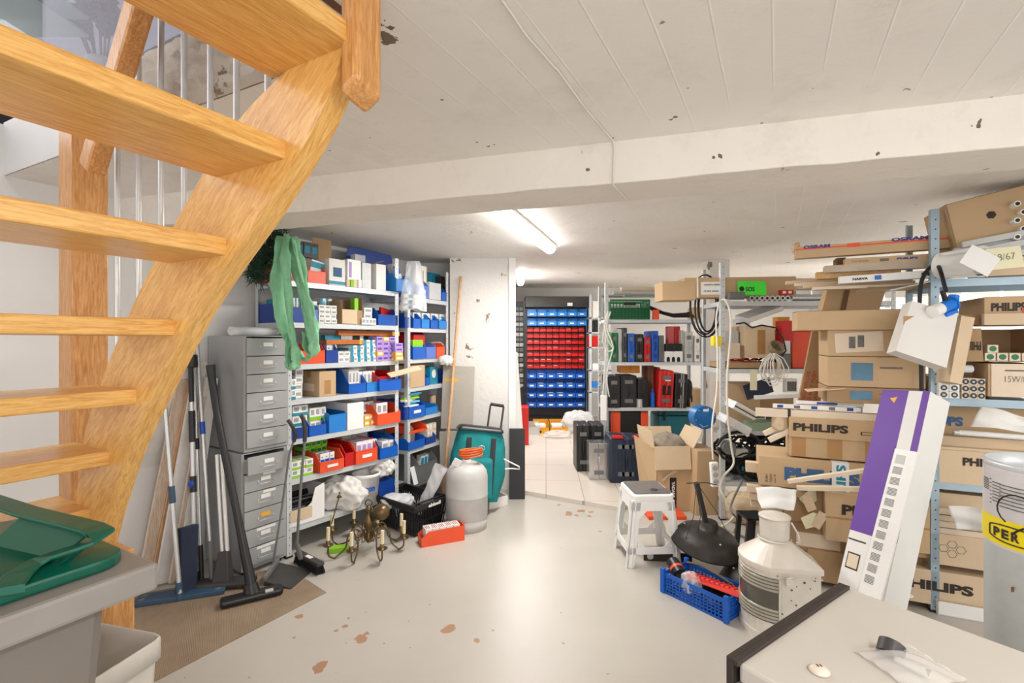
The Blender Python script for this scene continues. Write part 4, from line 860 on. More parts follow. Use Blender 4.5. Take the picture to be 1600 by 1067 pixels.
for k_ in ('label', 'category'): del bpy.data.objects['feet'][k_]
zt_ = 1.435
p0 = CF.p(.04, .06, zt_+.027); o = MB().cyl(CF.p(-.01, .05, 0)-CF.p(-.01, .05, 0), CF.p(.32, .12, 0)-CF.p(-.01, .05, 0), .027, n=16).build('paper_roll', M_clear2, loc=CF.p(-.03, .06, zt_+.028)); tag(o, 'roll of milky plastic film lying on the drawer cabinet front', 'roll')
o = MB().cyl((0, 0, 0), (-.1, .16, 0), .013, n=12).cyl((0, 0, 0), (.012, -.02, 0), .017, n=12).build('paint_roller', M_white, loc=CF.p(.05, .14, zt_+.018)); tag(o, 'white tube lying at the back left of the drawer cabinet', 'tube')
# ================================================================ LEFT FLOOR
def beam_(mb, p, q, wx, wz, side, m=0):
    p = Vector(p); q = Vector(q); d = (q-p).normalized(); s = Vector(side); s = (s-d*s.dot(d)).normalized(); u = s.cross(d).normalized(); vs = []
    for c in (p, q): vs += [c+s*wx+u*wz, c-s*wx+u*wz, c-s*wx-u*wz, c+s*wx-u*wz]
    mb.add(vs, [(0, 1, 2, 3), (7, 6, 5, 4), (0, 4, 5, 1), (1, 5, 6, 2), (2, 6, 7, 3), (3, 7, 4, 0)], m); return mb
def ribbed(name, c1, c2, sc, ang):
    m, nt, b = nodes(name); L = nt.links.new; b.inputs['Roughness'].default_value = .9
    tc = N(nt, 'ShaderNodeTexCoord'); mp = N(nt, 'ShaderNodeMapping'); mp.inputs['Rotation'].default_value = (0, 0, ang); L(tc.outputs['Object'], mp.inputs[0])
    wv = N(nt, 'ShaderNodeTexWave', Scale=sc, Distortion=.4); wv.inputs['Detail'].default_value = 2; L(mp.outputs[0], wv.inputs['Vector'])
    ns = N(nt, 'ShaderNodeTexNoise', Scale=5.0, Detail=6.0); L(tc.outputs['Object'], ns.inputs['Vector'])
    ad = N(nt, 'ShaderNodeMath', operation='MULTIPLY_ADD'); ad.inputs[1].default_value = .35; L(wv.outputs['Fac'], ad.inputs[0]); L(ns.outputs['Fac'], ad.inputs[2])
    mx = N(nt, 'ShaderNodeMix', data_type='RGBA'); mx.inputs['A'].default_value = (*c1, 1); mx.inputs['B'].default_value = (*c2, 1); L(ad.outputs[0], mx.inputs['Factor']); L(mx.outputs['Result'], b.inputs['Base Color'])
    bp = N(nt, 'ShaderNodeBump', Strength=.5, Distance=.003); L(wv.outputs['Fac'], bp.inputs['Height']); L(bp.outputs[0], b.inputs['Normal']); return m
M_mat = ribbed('ribbed_brown_mat', srgb(112, 92, 72), srgb(158, 138, 114), 45, math.radians(-31))
tag(MB().prism([(-1.035, 2.71), (-1.40, 3.02), (-2.2, 2.62), (-2.62, 1.85), (-2.3, 1.3), (-1.86, 1.36)], .0, .004).build('floor_mat', M_mat), 'ribbed brown mat on the floor under the mops', 'mat')
M_ins = mat('insulation_board', srgb(230, 227, 222), .8, var=.12, vscale=10, bump=.5, bscale=20)
rows = [((168, 905), (296, 560), 2.78, 2.93, .11, M_ins, 'wide grey white insulation board leaning behind the stringer', 'board'),
        ((222, 905), (286, 590), 2.76, 2.92, .03, M_plank, 'raw wooden plank leaning nearest the stringer', 'plank'),
        ((252, 900), (312, 575), 2.79, 2.96, .035, M_ins, 'pale board leaning right of the raw plank', 'board'),
        ((240, 890), (300, 600), 2.80, 2.95, .02, M_stick, 'narrow brown batten leaning between the pale boards', 'plank'),
        ((286, 900), (330, 590), 2.84, 3.0, .04, M_ins, 'pale board leaning closest to the drawer cabinets', 'board'),
        ((268, 895), (318, 620), 2.80, 2.94, .015, M_plank, 'thin raw batten leaning behind the aluminium mop pole', 'plank')]
for (a, b, ya, yb, w, m_, lb, ct) in rows:
    p = P(a[0], a[1], ya); p.z = .012; q = P(b[0], b[1], yb); mb = MB(); beam_(mb, p, q, w, .009, U); tag(mb.build(ct if ct != 'board' else 'insulation_board', m_, bevel=.002), lb, ct)
def pole(name, label, cat, segs, parent=None):
    """segs: list of (p, q, r, mat, partname)"""
    T = thing(name, label, cat, segs[0][0]); o = Vector(segs[0][0])
    for p, q, r, m_, pn in segs: MB().cyl(Vector(p)-o, Vector(q)-o, r, n=14).build(pn, m_, T)
    return T
def L3(p, q, f): return Vector(p).lerp(Vector(q), f)
# flat mop with aluminium pole
a, b = P(281, 925, 2.62), P(255, 600, 2.74); a.z = .045
T = pole('flat_mop', 'flat mop with aluminium pole and wide blue head, nearest the stairs', 'mop', [(a, L3(a, b, .42), .0125, M_alu, 'pole'), (L3(a, b, .42), L3(a, b, .5), .016, M_mopblue, 'pole_clamp'), (L3(a, b, .5), b, .0105, M_alu, 'pole'), (a-Vector((0, 0, .03)), L3(a, b, .05), .015, M_mopblue, 'swivel_joint')])
h0, h1 = FL(206, 952), FL(350, 930); mb = MB(); hd = (h1-h0); n2 = Vector((-hd.y, hd.x, 0)).normalized()
mb.prism([tuple((h0-n2*.0).xy), tuple((h1).xy), tuple((h1+n2*.10).xy), tuple((h0+n2*.10).xy)], .006, .03)
for f in (.08, .92):
    for g in (.028, .072): c = h0+hd*f+n2*g; mb.cyl((c.x, c.y, .03), (c.x, c.y, .0315), .014, n=16, m=1)
o = mb.build('mop_head', [M_mopblue, M_grey], T, bevel=.003); o.location = -T.location
# second, dark blue flat mop standing on end
a, b = P(291, 925, 2.68), P(294, 822, 2.72); a.z = .02; mb = MB(); beam_(mb, a, b, .02, .05, (.9, -.3, 0)); tag(mb.build('mop_plate', mat('dark_navy_felt', srgb(34, 44, 66), .8), bevel=.004), 'dark blue mop plate standing on its end beside the poles', 'mop')
a, b = P(305, 885, 2.74), P(298, 560, 2.9); a.z = .02
T = pole('steam_mop', 'upright mop with black grips, silver tube and blue buttons', 'mop', [(L3(a, b, .05), L3(a, b, .2), .011, M_alu, 'tube'), (L3(a, b, .2), L3(a, b, .4), .013, M_alu, 'tube'), (L3(a, b, .4), L3(a, b, .47), .018, M_black, 'clamp'), (L3(a, b, .47), L3(a, b, .62), .014, M_alu, 'tube'), (L3(a, b, .62), L3(a, b, .76), .017, M_black, 'foam_grip'), (L3(a, b, .76), L3(a, b, .8), .012, M_alu, 'tube'), (L3(a, b, .8), L3(a, b, .97), .014, M_black, 'handle'), (L3(a, b, .96), L3(a, b, 1.0)+Vector((.0, 0, .02)), .034, M_black, 'grip_top'), (a, L3(a, b, .06), .02, M_black, 'foot')])
for f in (.1, .44): c = L3(a, b, f)-T.location+Vector((0, -.02, 0)); MB().sphere(c, .017, 8, sc=(1, .5, 1.2)).build('button', M_vblue, T)
for (pb, pt, r, lb) in (((315, 905), (303, 560), .010, 'silver telescopic pole standing right of the steam mop'), ((332, 900), (307, 520), .011, 'tall silver pole with a blue band behind the vacuum pipe')):
    a, b = P(pb[0], pb[1], 2.78), P(pt[0], pt[1], 2.96); a.z = .02
    T = pole('metal_pole', lb, 'pole', [(a, b, r, M_alu, 'tube'), (a, L3(a, b, .16), r*1.35, M_black if r < .0105 else M_grey, 'sleeve'), (L3(a, b, .58), L3(a, b, .63), r*1.3, M_black if r < .0105 else M_vblue, 'band')])
T = thing('vacuum_floor_tool', 'grey brown vacuum floor tool with twin chrome tubes', 'vacuum cleaner tool', FL(340, 925)+Vector((0, .05, 0)), math.radians(10))
MB().box(-.19, .17, -.05, .05, .008, .045).build('sole', M_dark, T, bevel=.012); mb = MB(); mb.hexa([(-.05, -.03, .04), (.04, -.03, .04), (.04, .05, .04), (-.05, .05, .04)], [(-.028, .0, .2), (.024, .0, .2), (.024, .05, .2), (-.028, .05, .2)]); mb.build('neck', M_dark, T, bevel=.006)
for dx in (-.012, .014): MB().cyl((dx, .025, .18), (dx-.07, .13, .73), .012, n=14).build('chrome_tube', M_steel, T)
T = thing('vacuum_cleaner_pipe', 'long black curved vacuum pipe with wide floor tool in front of the cabinets', 'vacuum cleaner tool', FL(394, 938), math.radians(32))
o_ = T.location; R_ = Matrix.Rotation(-math.radians(32), 4, 'Z')
def lc(v): return R_ @ (Vector(v)-Vector(o_))
MB().box(-.15, .15, -.04, .04, .006, .045).build('floor_head', M_black, T, bevel=.014); MB().box(.06, .1, -.043, -.02, .04, .052).build('latch', M_steel, T, bevel=.002)
pa = [P(394, 925, 2.64), P(388, 890, 2.66), P(370, 800, 2.72), P(352, 715, 2.78), P(338, 640, 2.82), P(331, 590, 2.85), P(329, 570, 2.85)]
MB().tube([lc(p) for p in pa], .02, 16, rs=[.03, .025, .02, .019, .019, .021, .024]).build('pipe', M_black, T); MB().cyl(lc(P(391, 912, 2.65)), lc(P(394, 930, 2.64)), .034, .045, n=16).build('swivel', M_black, T)
# dustpan and broom
c = FL(452, 905); T = thing('long_handled_dustpan', 'grey dustpan with long bent handle on the mat', 'dustpan', c)
mb = MB(); a, b2, c2, d2 = FL(412, 916)-c, FL(455, 922)-c, FL(488, 893)-c, FL(432, 886)-c
mb.hexa([a+Vector((0, 0, .004)), b2+Vector((0, 0, .004)), c2+Vector((0, 0, .004)), d2+Vector((0, 0, .004))], [a+Vector((0, 0, .03)), b2+Vector((0, 0, .008)), c2+Vector((0, 0, .008)), d2+Vector((0, 0, .035))])
mb.build('pan', M_dark, T, bevel=.004); mb = MB(); beam_(mb, a+Vector((0, 0, .03)), d2+Vector((.01, 0, .035)), .012, .025, (1, 0, 0)); mb.build('hood', M_grey, T, bevel=.008)
hp = [FL(426, 893)+Vector((0, 0, .03)), P(441, 790, 3.0), P(452, 710, 3.06), P(459, 688, 3.07)]; MB().tube([p-c for p in hp], .0065, 10).build('handle_tube', M_grey, T)
MB().tube([p-c for p in [P(459, 690, 3.07), P(462, 680, 3.07), P(460, 672, 3.06), P(453, 660, 3.05), P(450, 656, 3.05)]], .012, 10).build('grip', M_dark, T)
c = FL(483, 888); T = thing('broom', 'black bristled broom with grey curved grip handle leaning on the shelf', 'broom', c, math.radians(-38))
mb = MB(); mb.box(-.135, .135, -.024, .024, .05, .072); mb.build('brush_block', M_dark, T, bevel=.006); MB().box(-.03, .03, -.012, .012, .0722, .0735).build('paper_label', M_paper, T)
mb = MB(); rb = random.Random(2)
for i in range(420): x, y = rb.uniform(-.13, .13), rb.uniform(-.02, .02); mb.cyl((x, y, .052), (x*1.07+rb.uniform(-.004, .004), y*1.6, rb.uniform(0, .008)), .0022, .0012, 4, cap=False)
mb.box(-.125, .125, -.018, .018, .012, .05); mb.build('bristles', M_brush, T)
R2 = Matrix.Rotation(math.radians(38), 4, 'Z'); g = [FL(470, 888)+Vector((0, 0, .06)), P(464, 850, 2.98), P(470, 760, 3.03), P(476, 690, 3.06), P(477, 672, 3.06), P(474, 655, 3.05), P(470, 648, 3.04)]
MB().tube([R2 @ (p-c) for p in g[:4]], .0085, 10).build('handle_tube', M_grey, T); MB().tube([R2 @ (p-c) for p in g[3:]], .013, 10).build('grip', M_dark, T); MB().cyl(R2 @ (g[0]-c)-Vector((0, 0, .0)), R2 @ (g[1]-c), .014, n=12).build('socket', M_grey, T)
def spl(ctrl, n=60):
    out = []; m = len(ctrl)
    for i in range(n+1):
        f = i/n*(m-1); k_ = min(int(f), m-2); u = f-k_; p0, p1, p2, p3 = [Vector(ctrl[j]) for j in (max(k_-1, 0), k_, k_+1, min(k_+2, m-1))]
        out.append(.5*((2*p1)+(-p0+p2)*u+(2*p0-5*p1+4*p2-p3)*u*u+(-p0+3*p1-3*p2+p3)*u**3))
    return out
# ---- chandelier
c = FL(576, 862); T = thing('brass_chandelier', 'tarnished brass chandelier with cream candle sleeves standing on the floor', 'chandelier', c)
MB().lathe([(.001, .06), (.012, .065), (.02, .08), (.035, .1), (.02, .12), (.014, .14), (.03, .17), (.034, .2), (.024, .225), (.012, .25), (.016, .27), (.022, .285), (.016, .3), (.006, .31), (.001, .312)], n=24).build('column', M_brass, T)
rg = MB(); rg.tube([(0.022*math.cos(x), 0, .325+.022*math.sin(x)) for x in [i*math.pi/8 for i in range(16)]], .004, 8, closed=True); rg.build('hanging_ring', M_brass, T)
MB().sphere((.085, .0, .265), .054, 16).cyl((.03, 0, .2), (.07, 0, .235), .008).build('ball', M_brass, T)
cand = [(512.5, 845, 3.10), (553, 815, 3.5), (549, 857, 3.02), (597, 852, 3.05), (631, 838, 3.25), (627, 826, 3.42), (519, 826, 3.35), (590, 822, 3.5)]
for px, py, Y in cand:
    e = P(px, py, Y)-c; e.z = max(.075, min(.11, e.z)); r = Vector((e.x, e.y, 0)); rl = r.length; u = r/rl
    pts = [Vector((0, 0, .11))+u*.02, Vector((0, 0, .15))+u*.06, Vector((0, 0, .17))+u*.10, Vector((0, 0, .13))+u*(.135), Vector((0, 0, .06))+u*(.15), Vector((0, 0, .015))+u*(.5*(.16+rl)), Vector((0, 0, .012))+u*(rl-.035), Vector((0, 0, .035))+u*(rl-.004), Vector((e.x, e.y, e.z-.02))]
    ar = MB().tube(spl(pts, 36), .0055, 8); ar.tube([u*.03+Vector((0, 0, .12)), u*.06+Vector((0, 0, .09)), u*.09+Vector((0, 0, .1)), u*.085+Vector((0, 0, .125)), u*.065+Vector((0, 0, .12))], .0035, 6)
    am = ar.build('arm', M_brass, T); MB().lathe([(.004, -.02), (.03, -.012), (.034, -.006), (.03, -.008), (.012, -.006), (.014, .02), (.012, .022), (.001, .022)], c=tuple(e), n=18).build('cup', M_brass, am)
    MB().cyl(tuple(e+Vector((0, 0, .02))), tuple(e+Vector((.002, 0, .105))), .0115, n=12).build('candle_sleeve', M_candle, am)
a, b = P(518, 818, 3.15)-c, P(530, 775, 3.16)-c; MB().cyl(a, b, .004).sphere(b, .011, 6).sphere(b+Vector((.003, 0, .02)), .007, 6).cyl(b-Vector((0, 0, .01)), b-Vector((0, 0, .004)), .016).build('loose_rod', M_brass, T)
o = MB().box(0, .12, 0, .06, 0, .035).build('lime_box', M_lime, bevel=.002, loc=FL(514, 866), rot=.25); tag(o, 'lime green flat box on the floor under the chandelier arms', 'box')
# ---- black shopping basket
Fb = Vector((-.686, 3.43, 0)); ex = Vector((.2, .255, 0)).normalized(); ey = Vector((-ex.y, ex.x, 0)); ang = math.atan2(ex.y, ex.x)
T = thing('shopping_basket', 'black slatted plastic shopping basket with white lettering on its rim', 'basket', Fb, ang); W, D_, Hh = .33, .52, .23
mb = MB(); ins = .035
def side(p0, p1, q0, q1, n, rowz=(0, .22, .8, 1)):  # slatted wall between bottom p0-p1 and top q0-q1
    nrm = (Vector(p1)-Vector(p0)).cross(Vector((0, 0, 1))).normalized()*.0035
    def pt(u, v): return Vector(p0).lerp(Vector(p1), u).lerp(Vector(q0).lerp(Vector(q1), u), v)
    def slab(u0, u1, v0, v1):
        f = [pt(u0, v0), pt(u1, v0), pt(u1, v1), pt(u0, v1)]; mb.hexa([x+nrm for x in f], [x-nrm for x in f])
    slab(0, 1, 0, .1); slab(0, 1, .78, 1); slab(0, 1, .42, .46)
    for i in range(n+1): u = i/n; slab(max(0, u-.22/n), min(1, u+.22/n), .1, .78)
bt = [(ins, ins, .004), (W-ins, ins, .004), (W-ins, D_-ins, .004), (ins, D_-ins, .004)]; tp = [(0, 0, Hh), (W, 0, Hh), (W, D_, Hh), (0, D_, Hh)]
for i, n in ((0, 12), (1, 18), (2, 12), (3, 18)): side(bt[i], bt[(i+1) % 4], tp[i], tp[(i+1) % 4], n)
mb.box(ins, W-ins, ins, D_-ins, .002, .008); mb.build('body', M_black, T)
rim = MB(); 
for (a, b) in (((-.012, -.012), (W+.012, .006)), ((-.012, D_-.006), (W+.012, D_+.012)), ((-.012, .006), (.006, D_-.006)), ((W-.006, .006), (W+.012, D_-.006))): rim.box(a[0], b[0], a[1], b[1], Hh-.035, Hh+.004)
rim.build('rim', M_black, T, bevel=.003); text('ahlsell', .12, .026, M_paper, T, (W*.36, -.0125, Hh-.031), bold=.05)
for yy in (.01, D_-.02): MB().tube([(.01, yy, Hh), (.03, yy+.02 if yy < .1 else yy-.02, Hh+.006), (W-.03, yy+.02 if yy < .1 else yy-.02, Hh+.006), (W-.01, yy, Hh)], .006, 8).build('handle', M_black, T)
c = P(690, 728, 3.60); d = P(662, 788, 3.64); mb = MB(); dd = (d-c).normalized(); sd = Vector((dd.z, 0, -dd.x)).normalized(); up_ = dd.cross(sd)
def slv(u, v):
    a_ = u*2*math.pi; p = c.lerp(d, v); w_ = .05*(1-.25*v)*(1+.05*math.sin(v*17)); return p+sd*math.cos(a_)*w_*(1+.06*math.sin(a_*5+v*9))+up_*math.sin(a_)*w_*.35*(1+.3*math.sin(a_*3+v*21))
tag(mb.grid(slv, 28, 24).build('plastic_sleeve', M_clear2), 'long clear plastic sleeve sticking up out of the black basket', 'plastic bag')
crumple('plastic_wrap', M_clear2, P(622, 790, 3.68), .13, .1, .09, 44, 'crumpled clear plastic wrap in the black basket', 'plastic bag', amp=.3)
# ---- gas bottle
c = Vector((-.342, 3.68, 0)); T = thing('gas_bottle', 'pale grey steel gas bottle with orange hose on top', 'gas bottle', c)
MB().lathe([(.001, .045), (.1, .03), (.148, .07), (.158, .1), (.158, .245), (.160, .25), (.158, .255), (.158, .38), (.15, .425), (.125, .46), (.08, .485), (.035, .495), (.03, .51), (.001, .51)], n=48).build('body', M_gasb, T)
MB().lathe([(.148, .0), (.152, 0), (.152, .085), (.146, .085), (.146, .0)], n=48).build('foot_ring', M_gasb, T); MB().cyl((-.03, -.153, .045), (-.03, -.1535, .045), .009, n=12).build('rust_spot', M_rust, T)
mb = MB(); mb.cyl((0, 0, .5), (0, 0, .545), .02); mb.cyl((-.04, 0, .53), (.03, 0, .53), .011); mb.build('valve', M_brass, T)
mb = MB(); pts = []
for i in range(4*28): a_ = i/28*2*math.pi; pts.append((.03+.085*math.cos(a_)*(1+.04*math.sin(i*.31)), -.01+.062*math.sin(a_), .535+.014*i/28+.008*math.sin(a_+i*.02)))
mb.tube(pts, .0068, 8); o = mb.build('orange_hose', M_orng, loc=c); tag(o, 'coiled orange rubber hose on top of the gas bottle', 'hose')
o = MB().box(-.03, .03, -.005, .005, 0, .055).build('paper_tag', M_paper, loc=c+Vector((-.08, -.08, .48))); o.rotation_euler = (.2, .5, .2); tag(o, 'white tag lying by the gas bottle valve', 'tag')
# ---- teal trolley bag
T = thing('trolley_bag', 'teal and black wheeled shopping trolley bag behind the gas bottle', 'trolley bag', (-.31, 4.02, 0), math.radians(8)); T.rotation_euler = (math.radians(-9), math.radians(5), math.radians(10))
mb = MB()
def bagf(u, v):
    a_ = u*2*math.pi; z = .09+.57*v; w = .19+.035*math.sin(v*3.1)-.05*(v-.5)**2; d_ = .12+.03*math.sin(v*3.0)
    cx, sx = math.cos(a_), math.sin(a_); k = (abs(cx)**4+abs(sx)**4)**-.25; f = 1+.03*math.sin(a_*7+v*13)
    return (cx*k*w*f, sx*k*d_*f, z)
mb.grid(bagf, 40, 18); mb.build('fabric_body', M_teal, T); MB().lathe([(.001, 0), (.17, 0), (.19, .01)], c=(0, 0, .09), n=4).build('base', M_black, T)
mb = MB(); mb.hexa([(-.2, -.16, .655), (.19, -.16, .64), (.2, .15, .64), (-.2, .15, .655)], [(-.17, -.13, .70), (.17, -.13, .685), (.17, .13, .69), (-.17, .13, .705)]); mb.build('top_flap', M_black, T, bevel=.02)
for s in (-1, 1): MB().box(s*.1-.02, s*.1+.02, -.158, -.148, .15, .6).build('strap', M_black, T, bevel=.003)
mb = MB(); mb.hexa([(-.11, -.2, .12), (.11, -.2, .12), (.11, -.14, .12), (-.11, -.14, .12)], [(-.1, -.2, .42), (.1, -.2, .42), (.1, -.14, .45), (-.1, -.14, .45)]); mb.build('front_pocket', M_teal, T, bevel=.02)
MB().tube([(.04, .14, .2), (.08, .16, .62), (.1, .17, .88), (.11, .17, .895), (.21, .17, .885), (.22, .17, .87), (.2, .16, .62), (.17, .14, .2)], .009, 10).build('pull_handle', M_dark, T)
MB().tube([(.10, .17, .89), (.22, .17, .88)], .014, 10).build('grip', M_black, T)
for s in (-1, 1): MB().cyl((s*.15-.012, .12, .06), (s*.15+.012, .12, .06), .055, n=24).build('wheel', M_rub, T)
MB().tube([(.025*math.cos(i*.52), -.2, .52+.018*math.sin(i*.52)) for i in range(12)], .003, 6, closed=True).build('ring', M_steel, T)
mb = MB().tube([P(782, 733, 4.02), P(800, 732, 4.02), P(812, 733, 4.0), P(811, 729, 4.0), P(797, 722, 4.02), P(785, 716, 4.03)], .006, 8); tag(mb.build('coat_hanger', M_white), 'white plastic coat hanger caught behind the teal bag', 'hanger')
T = thing('low_white_box', 'low white open box holding scraps on the floor by the pillar', 'box', FL(764, 797), math.radians(38)); mb = MB(); mb.box(0, .2, 0, .3, 0, .004)
mb.box(0, .2, 0, .006, 0, .085); mb.box(0, .2, .294, .3, 0, .085); mb.box(0, .006, 0, .3, 0, .085); mb.box(.194, .2, 0, .3, 0, .085); mb.build('body', M_paper, T)
o = MB().box(-.07, .07, -.016, .016, 0, .625).build('black_foam_board', M_black, bevel=.004, loc=(.045, 4.33, .0), rot=.03); o.data.materials[0] = mat('black_foam', srgb(52, 52, 53), .75); tag(o, 'narrow black board standing at the corner of the pillar', 'board')
# orange floor bin
a, b = FL(659, 856), FL(726, 844); an = math.atan2(b.y-a.y, b.x-a.x); Lb = (b-a).length
T = thing('storage_bin', 'long orange-red bin full of printed cartons on the floor by the basket', 'storage bin', a, an)
mb = MB(); W = .11; hh = .105
for y in (0, W-.004): mb.prism([(0, y), (Lb, y), (Lb, y+.004), (0, y+.004)], 0, .06); mb.add([(0, y, .06), (.05, y, .1), (Lb, y, hh), (Lb, y, .06), (0, y+.004, .06), (.05, y+.004, .1), (Lb, y+.004, hh), (Lb, y+.004, .06)], [(0, 1, 2, 3), (7, 6, 5, 4), (0, 4, 5, 1), (1, 5, 6, 2), (2, 6, 7, 3)])
mb.box(0, Lb, .004, W-.004, 0, .004); mb.box(0, .004, .004, W-.004, .004, .055); mb.box(Lb-.004, Lb, .004, W-.004, .004, hh); mb.build('body', M_orange, T)
for i in range(5):
    o = MB().box(0, .046, 0, .085, 0, .1).build('printed_carton', M_paper, None, .001, loc=a+Vector((math.cos(an), math.sin(an), 0))*(.03+.05*i)+Vector((-math.sin(an), math.cos(an), 0))*.012+Vector((0, 0, .014)), rot=an+.03*(i % 2)); tag(o, 'white and red printed carton in the orange-red floor bin, %s from the left' % ORD[i], 'box', 'cartons in the orange-red floor bin')
    for k_ in range(3): MB().box(.006+.012*k_, .012+.012*k_, .008, .075, .1001, .1008).build('printed_stripe', M_red if k_ != 1 else M_print, o)
# boards, broom handle
o = MB().box(-.145, .145, -.012, .012, 0, .585).build('fibre_board', M_board, bevel=.003, loc=(-.50, 4.40, 0)); o.rotation_euler = (-.08, -.03, .0); tag(o, 'grey fibre board leaning low against the pillar behind the gas bottle', 'board')
o = MB().box(-.145, .145, -.012, .012, 0, .575).build('fibre_board', M_board, bevel=.003, loc=(-.505, 4.445, .60)); o.rotation_euler = (-.06, .03, .0); tag(o, 'upper grey fibre board leaning on the pillar above the seam', 'board'); MB().box(-.12, .0, -.0135, -.0122, .43, .46).build('yellow_label', M_yellow, o)
a, b = P(692, 775, 4.2), P(720, 432, 4.56); a.z = .01; mb = MB().cyl(a, b, .0135, n=12); tag(mb.build('broomstick', M_stick), 'long wooden broom handle leaning against the white pillar', 'broom handle')
crumple('white_cloth', M_plas, P(697, 570, 4.42), .07, .05, .09, 52, 'crumpled white cloth on top of the upper fibre board', 'cloth')
# ================================================================ WHEELIE BIN and waste basket (foreground left)
C0 = Vector((-.72, .993, 0)); MW = Matrix.Translation(C0) @ Matrix.Rotation(math.atan2(V.y, V.x), 4, 'Z')  # x = V (left/back), y = -U (towards camera)
T = thing('wheelie_bin', 'grey wheelie bin with dark green lid in the left foreground', 'waste bin', C0, math.atan2(V.y, V.x))
W, D_ = .52, .60
mb = MB(); mb.box(0, W, 0, D_, .895, .95); mb.build('rim', M_bingrey, T, bevel=.008)
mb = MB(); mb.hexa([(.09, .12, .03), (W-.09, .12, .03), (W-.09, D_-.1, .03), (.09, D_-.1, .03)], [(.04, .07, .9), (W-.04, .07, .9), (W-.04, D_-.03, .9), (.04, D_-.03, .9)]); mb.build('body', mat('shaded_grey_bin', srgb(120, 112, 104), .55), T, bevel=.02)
mb = MB()
def rr_(x0, x1, y0, y1, r, n=6):
    out = []
    for cx, cy, a0_ in ((x1-r, y1-r, 0), (x0+r, y1-r, 90), (x0+r, y0+r, 180), (x1-r, y0+r, 270)):
        for i in range(n+1): a_ = math.radians(a0_+90*i/n); out.append((cx+r*math.cos(a_), cy+r*math.sin(a_)))
    return out
mb.prism(rr_(.045, W-.02, .03, D_-.0, .05), .951, .975); lid = mb.build('lid', M_bingreen, T, bevel=.006)
mb = MB(); A1 = rr_(.05, W-.03, .035, D_, .045); A2 = rr_(.10, W-.08, .10, D_-.05, .04); n = len(A1)
mb.add([(x, y, .975) for x, y in A1]+[(x, y, .992) for x, y in A2], [(i, (i+1) % n, n+(i+1) % n, n+i) for i in range(n)]+[tuple(range(n, 2*n))], 0, True); mb.build('lid_dome', M_bingreen, T)
# grip: a flat raised strip sweeping over the front corner of the lid
inv = Matrix.Rotation(-math.atan2(V.y, V.x), 4, 'Z')
g = [(-40, 770, 1.06), (0, 783, 1.057), (40, 796, 1.053), (80, 806, 1.05), (115, 814, 1.048), (145, 822, 1.044), (158, 829, 1.04), (150, 840, 1.03), (125, 851, 1.02), (90, 862, 1.008), (55, 876, .998), (28, 895, .992), (8, 920, .985)]
pts = [inv @ (FL(x, y, z)-C0) for x, y, z in g]; mb = MB(); w_ = .022; vs = []
for i, p in enumerate(pts):
    d = (pts[min(i+1, len(pts)-1)]-pts[max(i-1, 0)]); s = d.cross(Vector((0, 0, 1))).normalized()
    vs += [p-s*w_, p+s*w_, p+s*w_-Vector((0, 0, .008)), p-s*w_-Vector((0, 0, .008))]
fs = []
for i in range(len(pts)-1):
    for k_ in range(4): fs.append((i*4+k_, i*4+(k_+1) % 4, i*4+4+(k_+1) % 4, i*4+4+k_))
mb.add(vs, fs+[(0, 1, 2, 3), (len(vs)-4, len(vs)-1, len(vs)-2, len(vs)-3)]); mb.build('lid_grip', M_bingreen, T, bevel=.003, sub=0)
mb = MB(); mb.add([pts[5]-Vector((0, 0, .008)), pts[2]-Vector((0, 0, .008)), pts[2]+Vector((.03, .05, -.07)), pts[5]+Vector((.03, .05, -.06))], [(0, 1, 2, 3)])
mb.add([pts[8]-Vector((0, 0, .008)), pts[6]-Vector((0, 0, .008)), pts[6]+Vector((.05, .03, -.055)), pts[8]+Vector((.04, .02, -.04))], [(0, 1, 2, 3)])
mb.build('grip_web', M_bingreen, T, solid=.004)
for s in (.08, W-.08): MB().cyl((s-.025, D_-.05, .09), (s+.025, D_-.05, .09), .09, n=24).build('wheel', M_rub, T)
# waste basket
RC = Vector((-.936, 1.313, 0)); e1 = Vector((-.241, .061, 0)); e2 = Vector((-.05, -.21, 0)); T = thing('waste_basket', 'beige grey plastic waste basket between the wheelie bin and the mat', 'waste basket', RC)
def ring(k, z): # rounded quad scaled about the centre
    c_ = (e1+e2)/2; q_ = [Vector((0, 0, 0)), e1, e1+e2, e2]; out = []
    for i in range(4):
        p = q_[i]; pn_, pp = q_[(i+1) % 4], q_[i-1]
        for f in (.1, .04, .0): pass
        a_ = p+(pp-p)*.12; b2 = p+(pn_-p)*.12
        for f in (0, .5, 1): m1 = a_.lerp(p, f); m2 = p.lerp(b2, f); r_ = m1.lerp(m2, f); out.append(c_+(r_-c_)*k+Vector((0, 0, z)))
    return out
rings = [ring(.70, .01), ring(.92, .54), ring(.92, .55), ring(1.0, .552), ring(1.0, .605), ring(.985, .61), ring(.95, .605), ring(.93, .57), ring(.88, .54), ring(.67, .02)]
n = 12; vs = [v for r in rings for v in r]; fs = [(i*n+j, i*n+(j+1) % n, (i+1)*n+(j+1) % n, (i+1)*n+j) for i in range(len(rings)-1) for j in range(n)]
MB().add(vs, fs, 0, True).add(rings[0], [tuple(range(n))]).add(rings[-1], [tuple(range(n))]).build('body', mat('beige_grey_plastic', srgb(206, 200, 190), .5, var=.04), T)
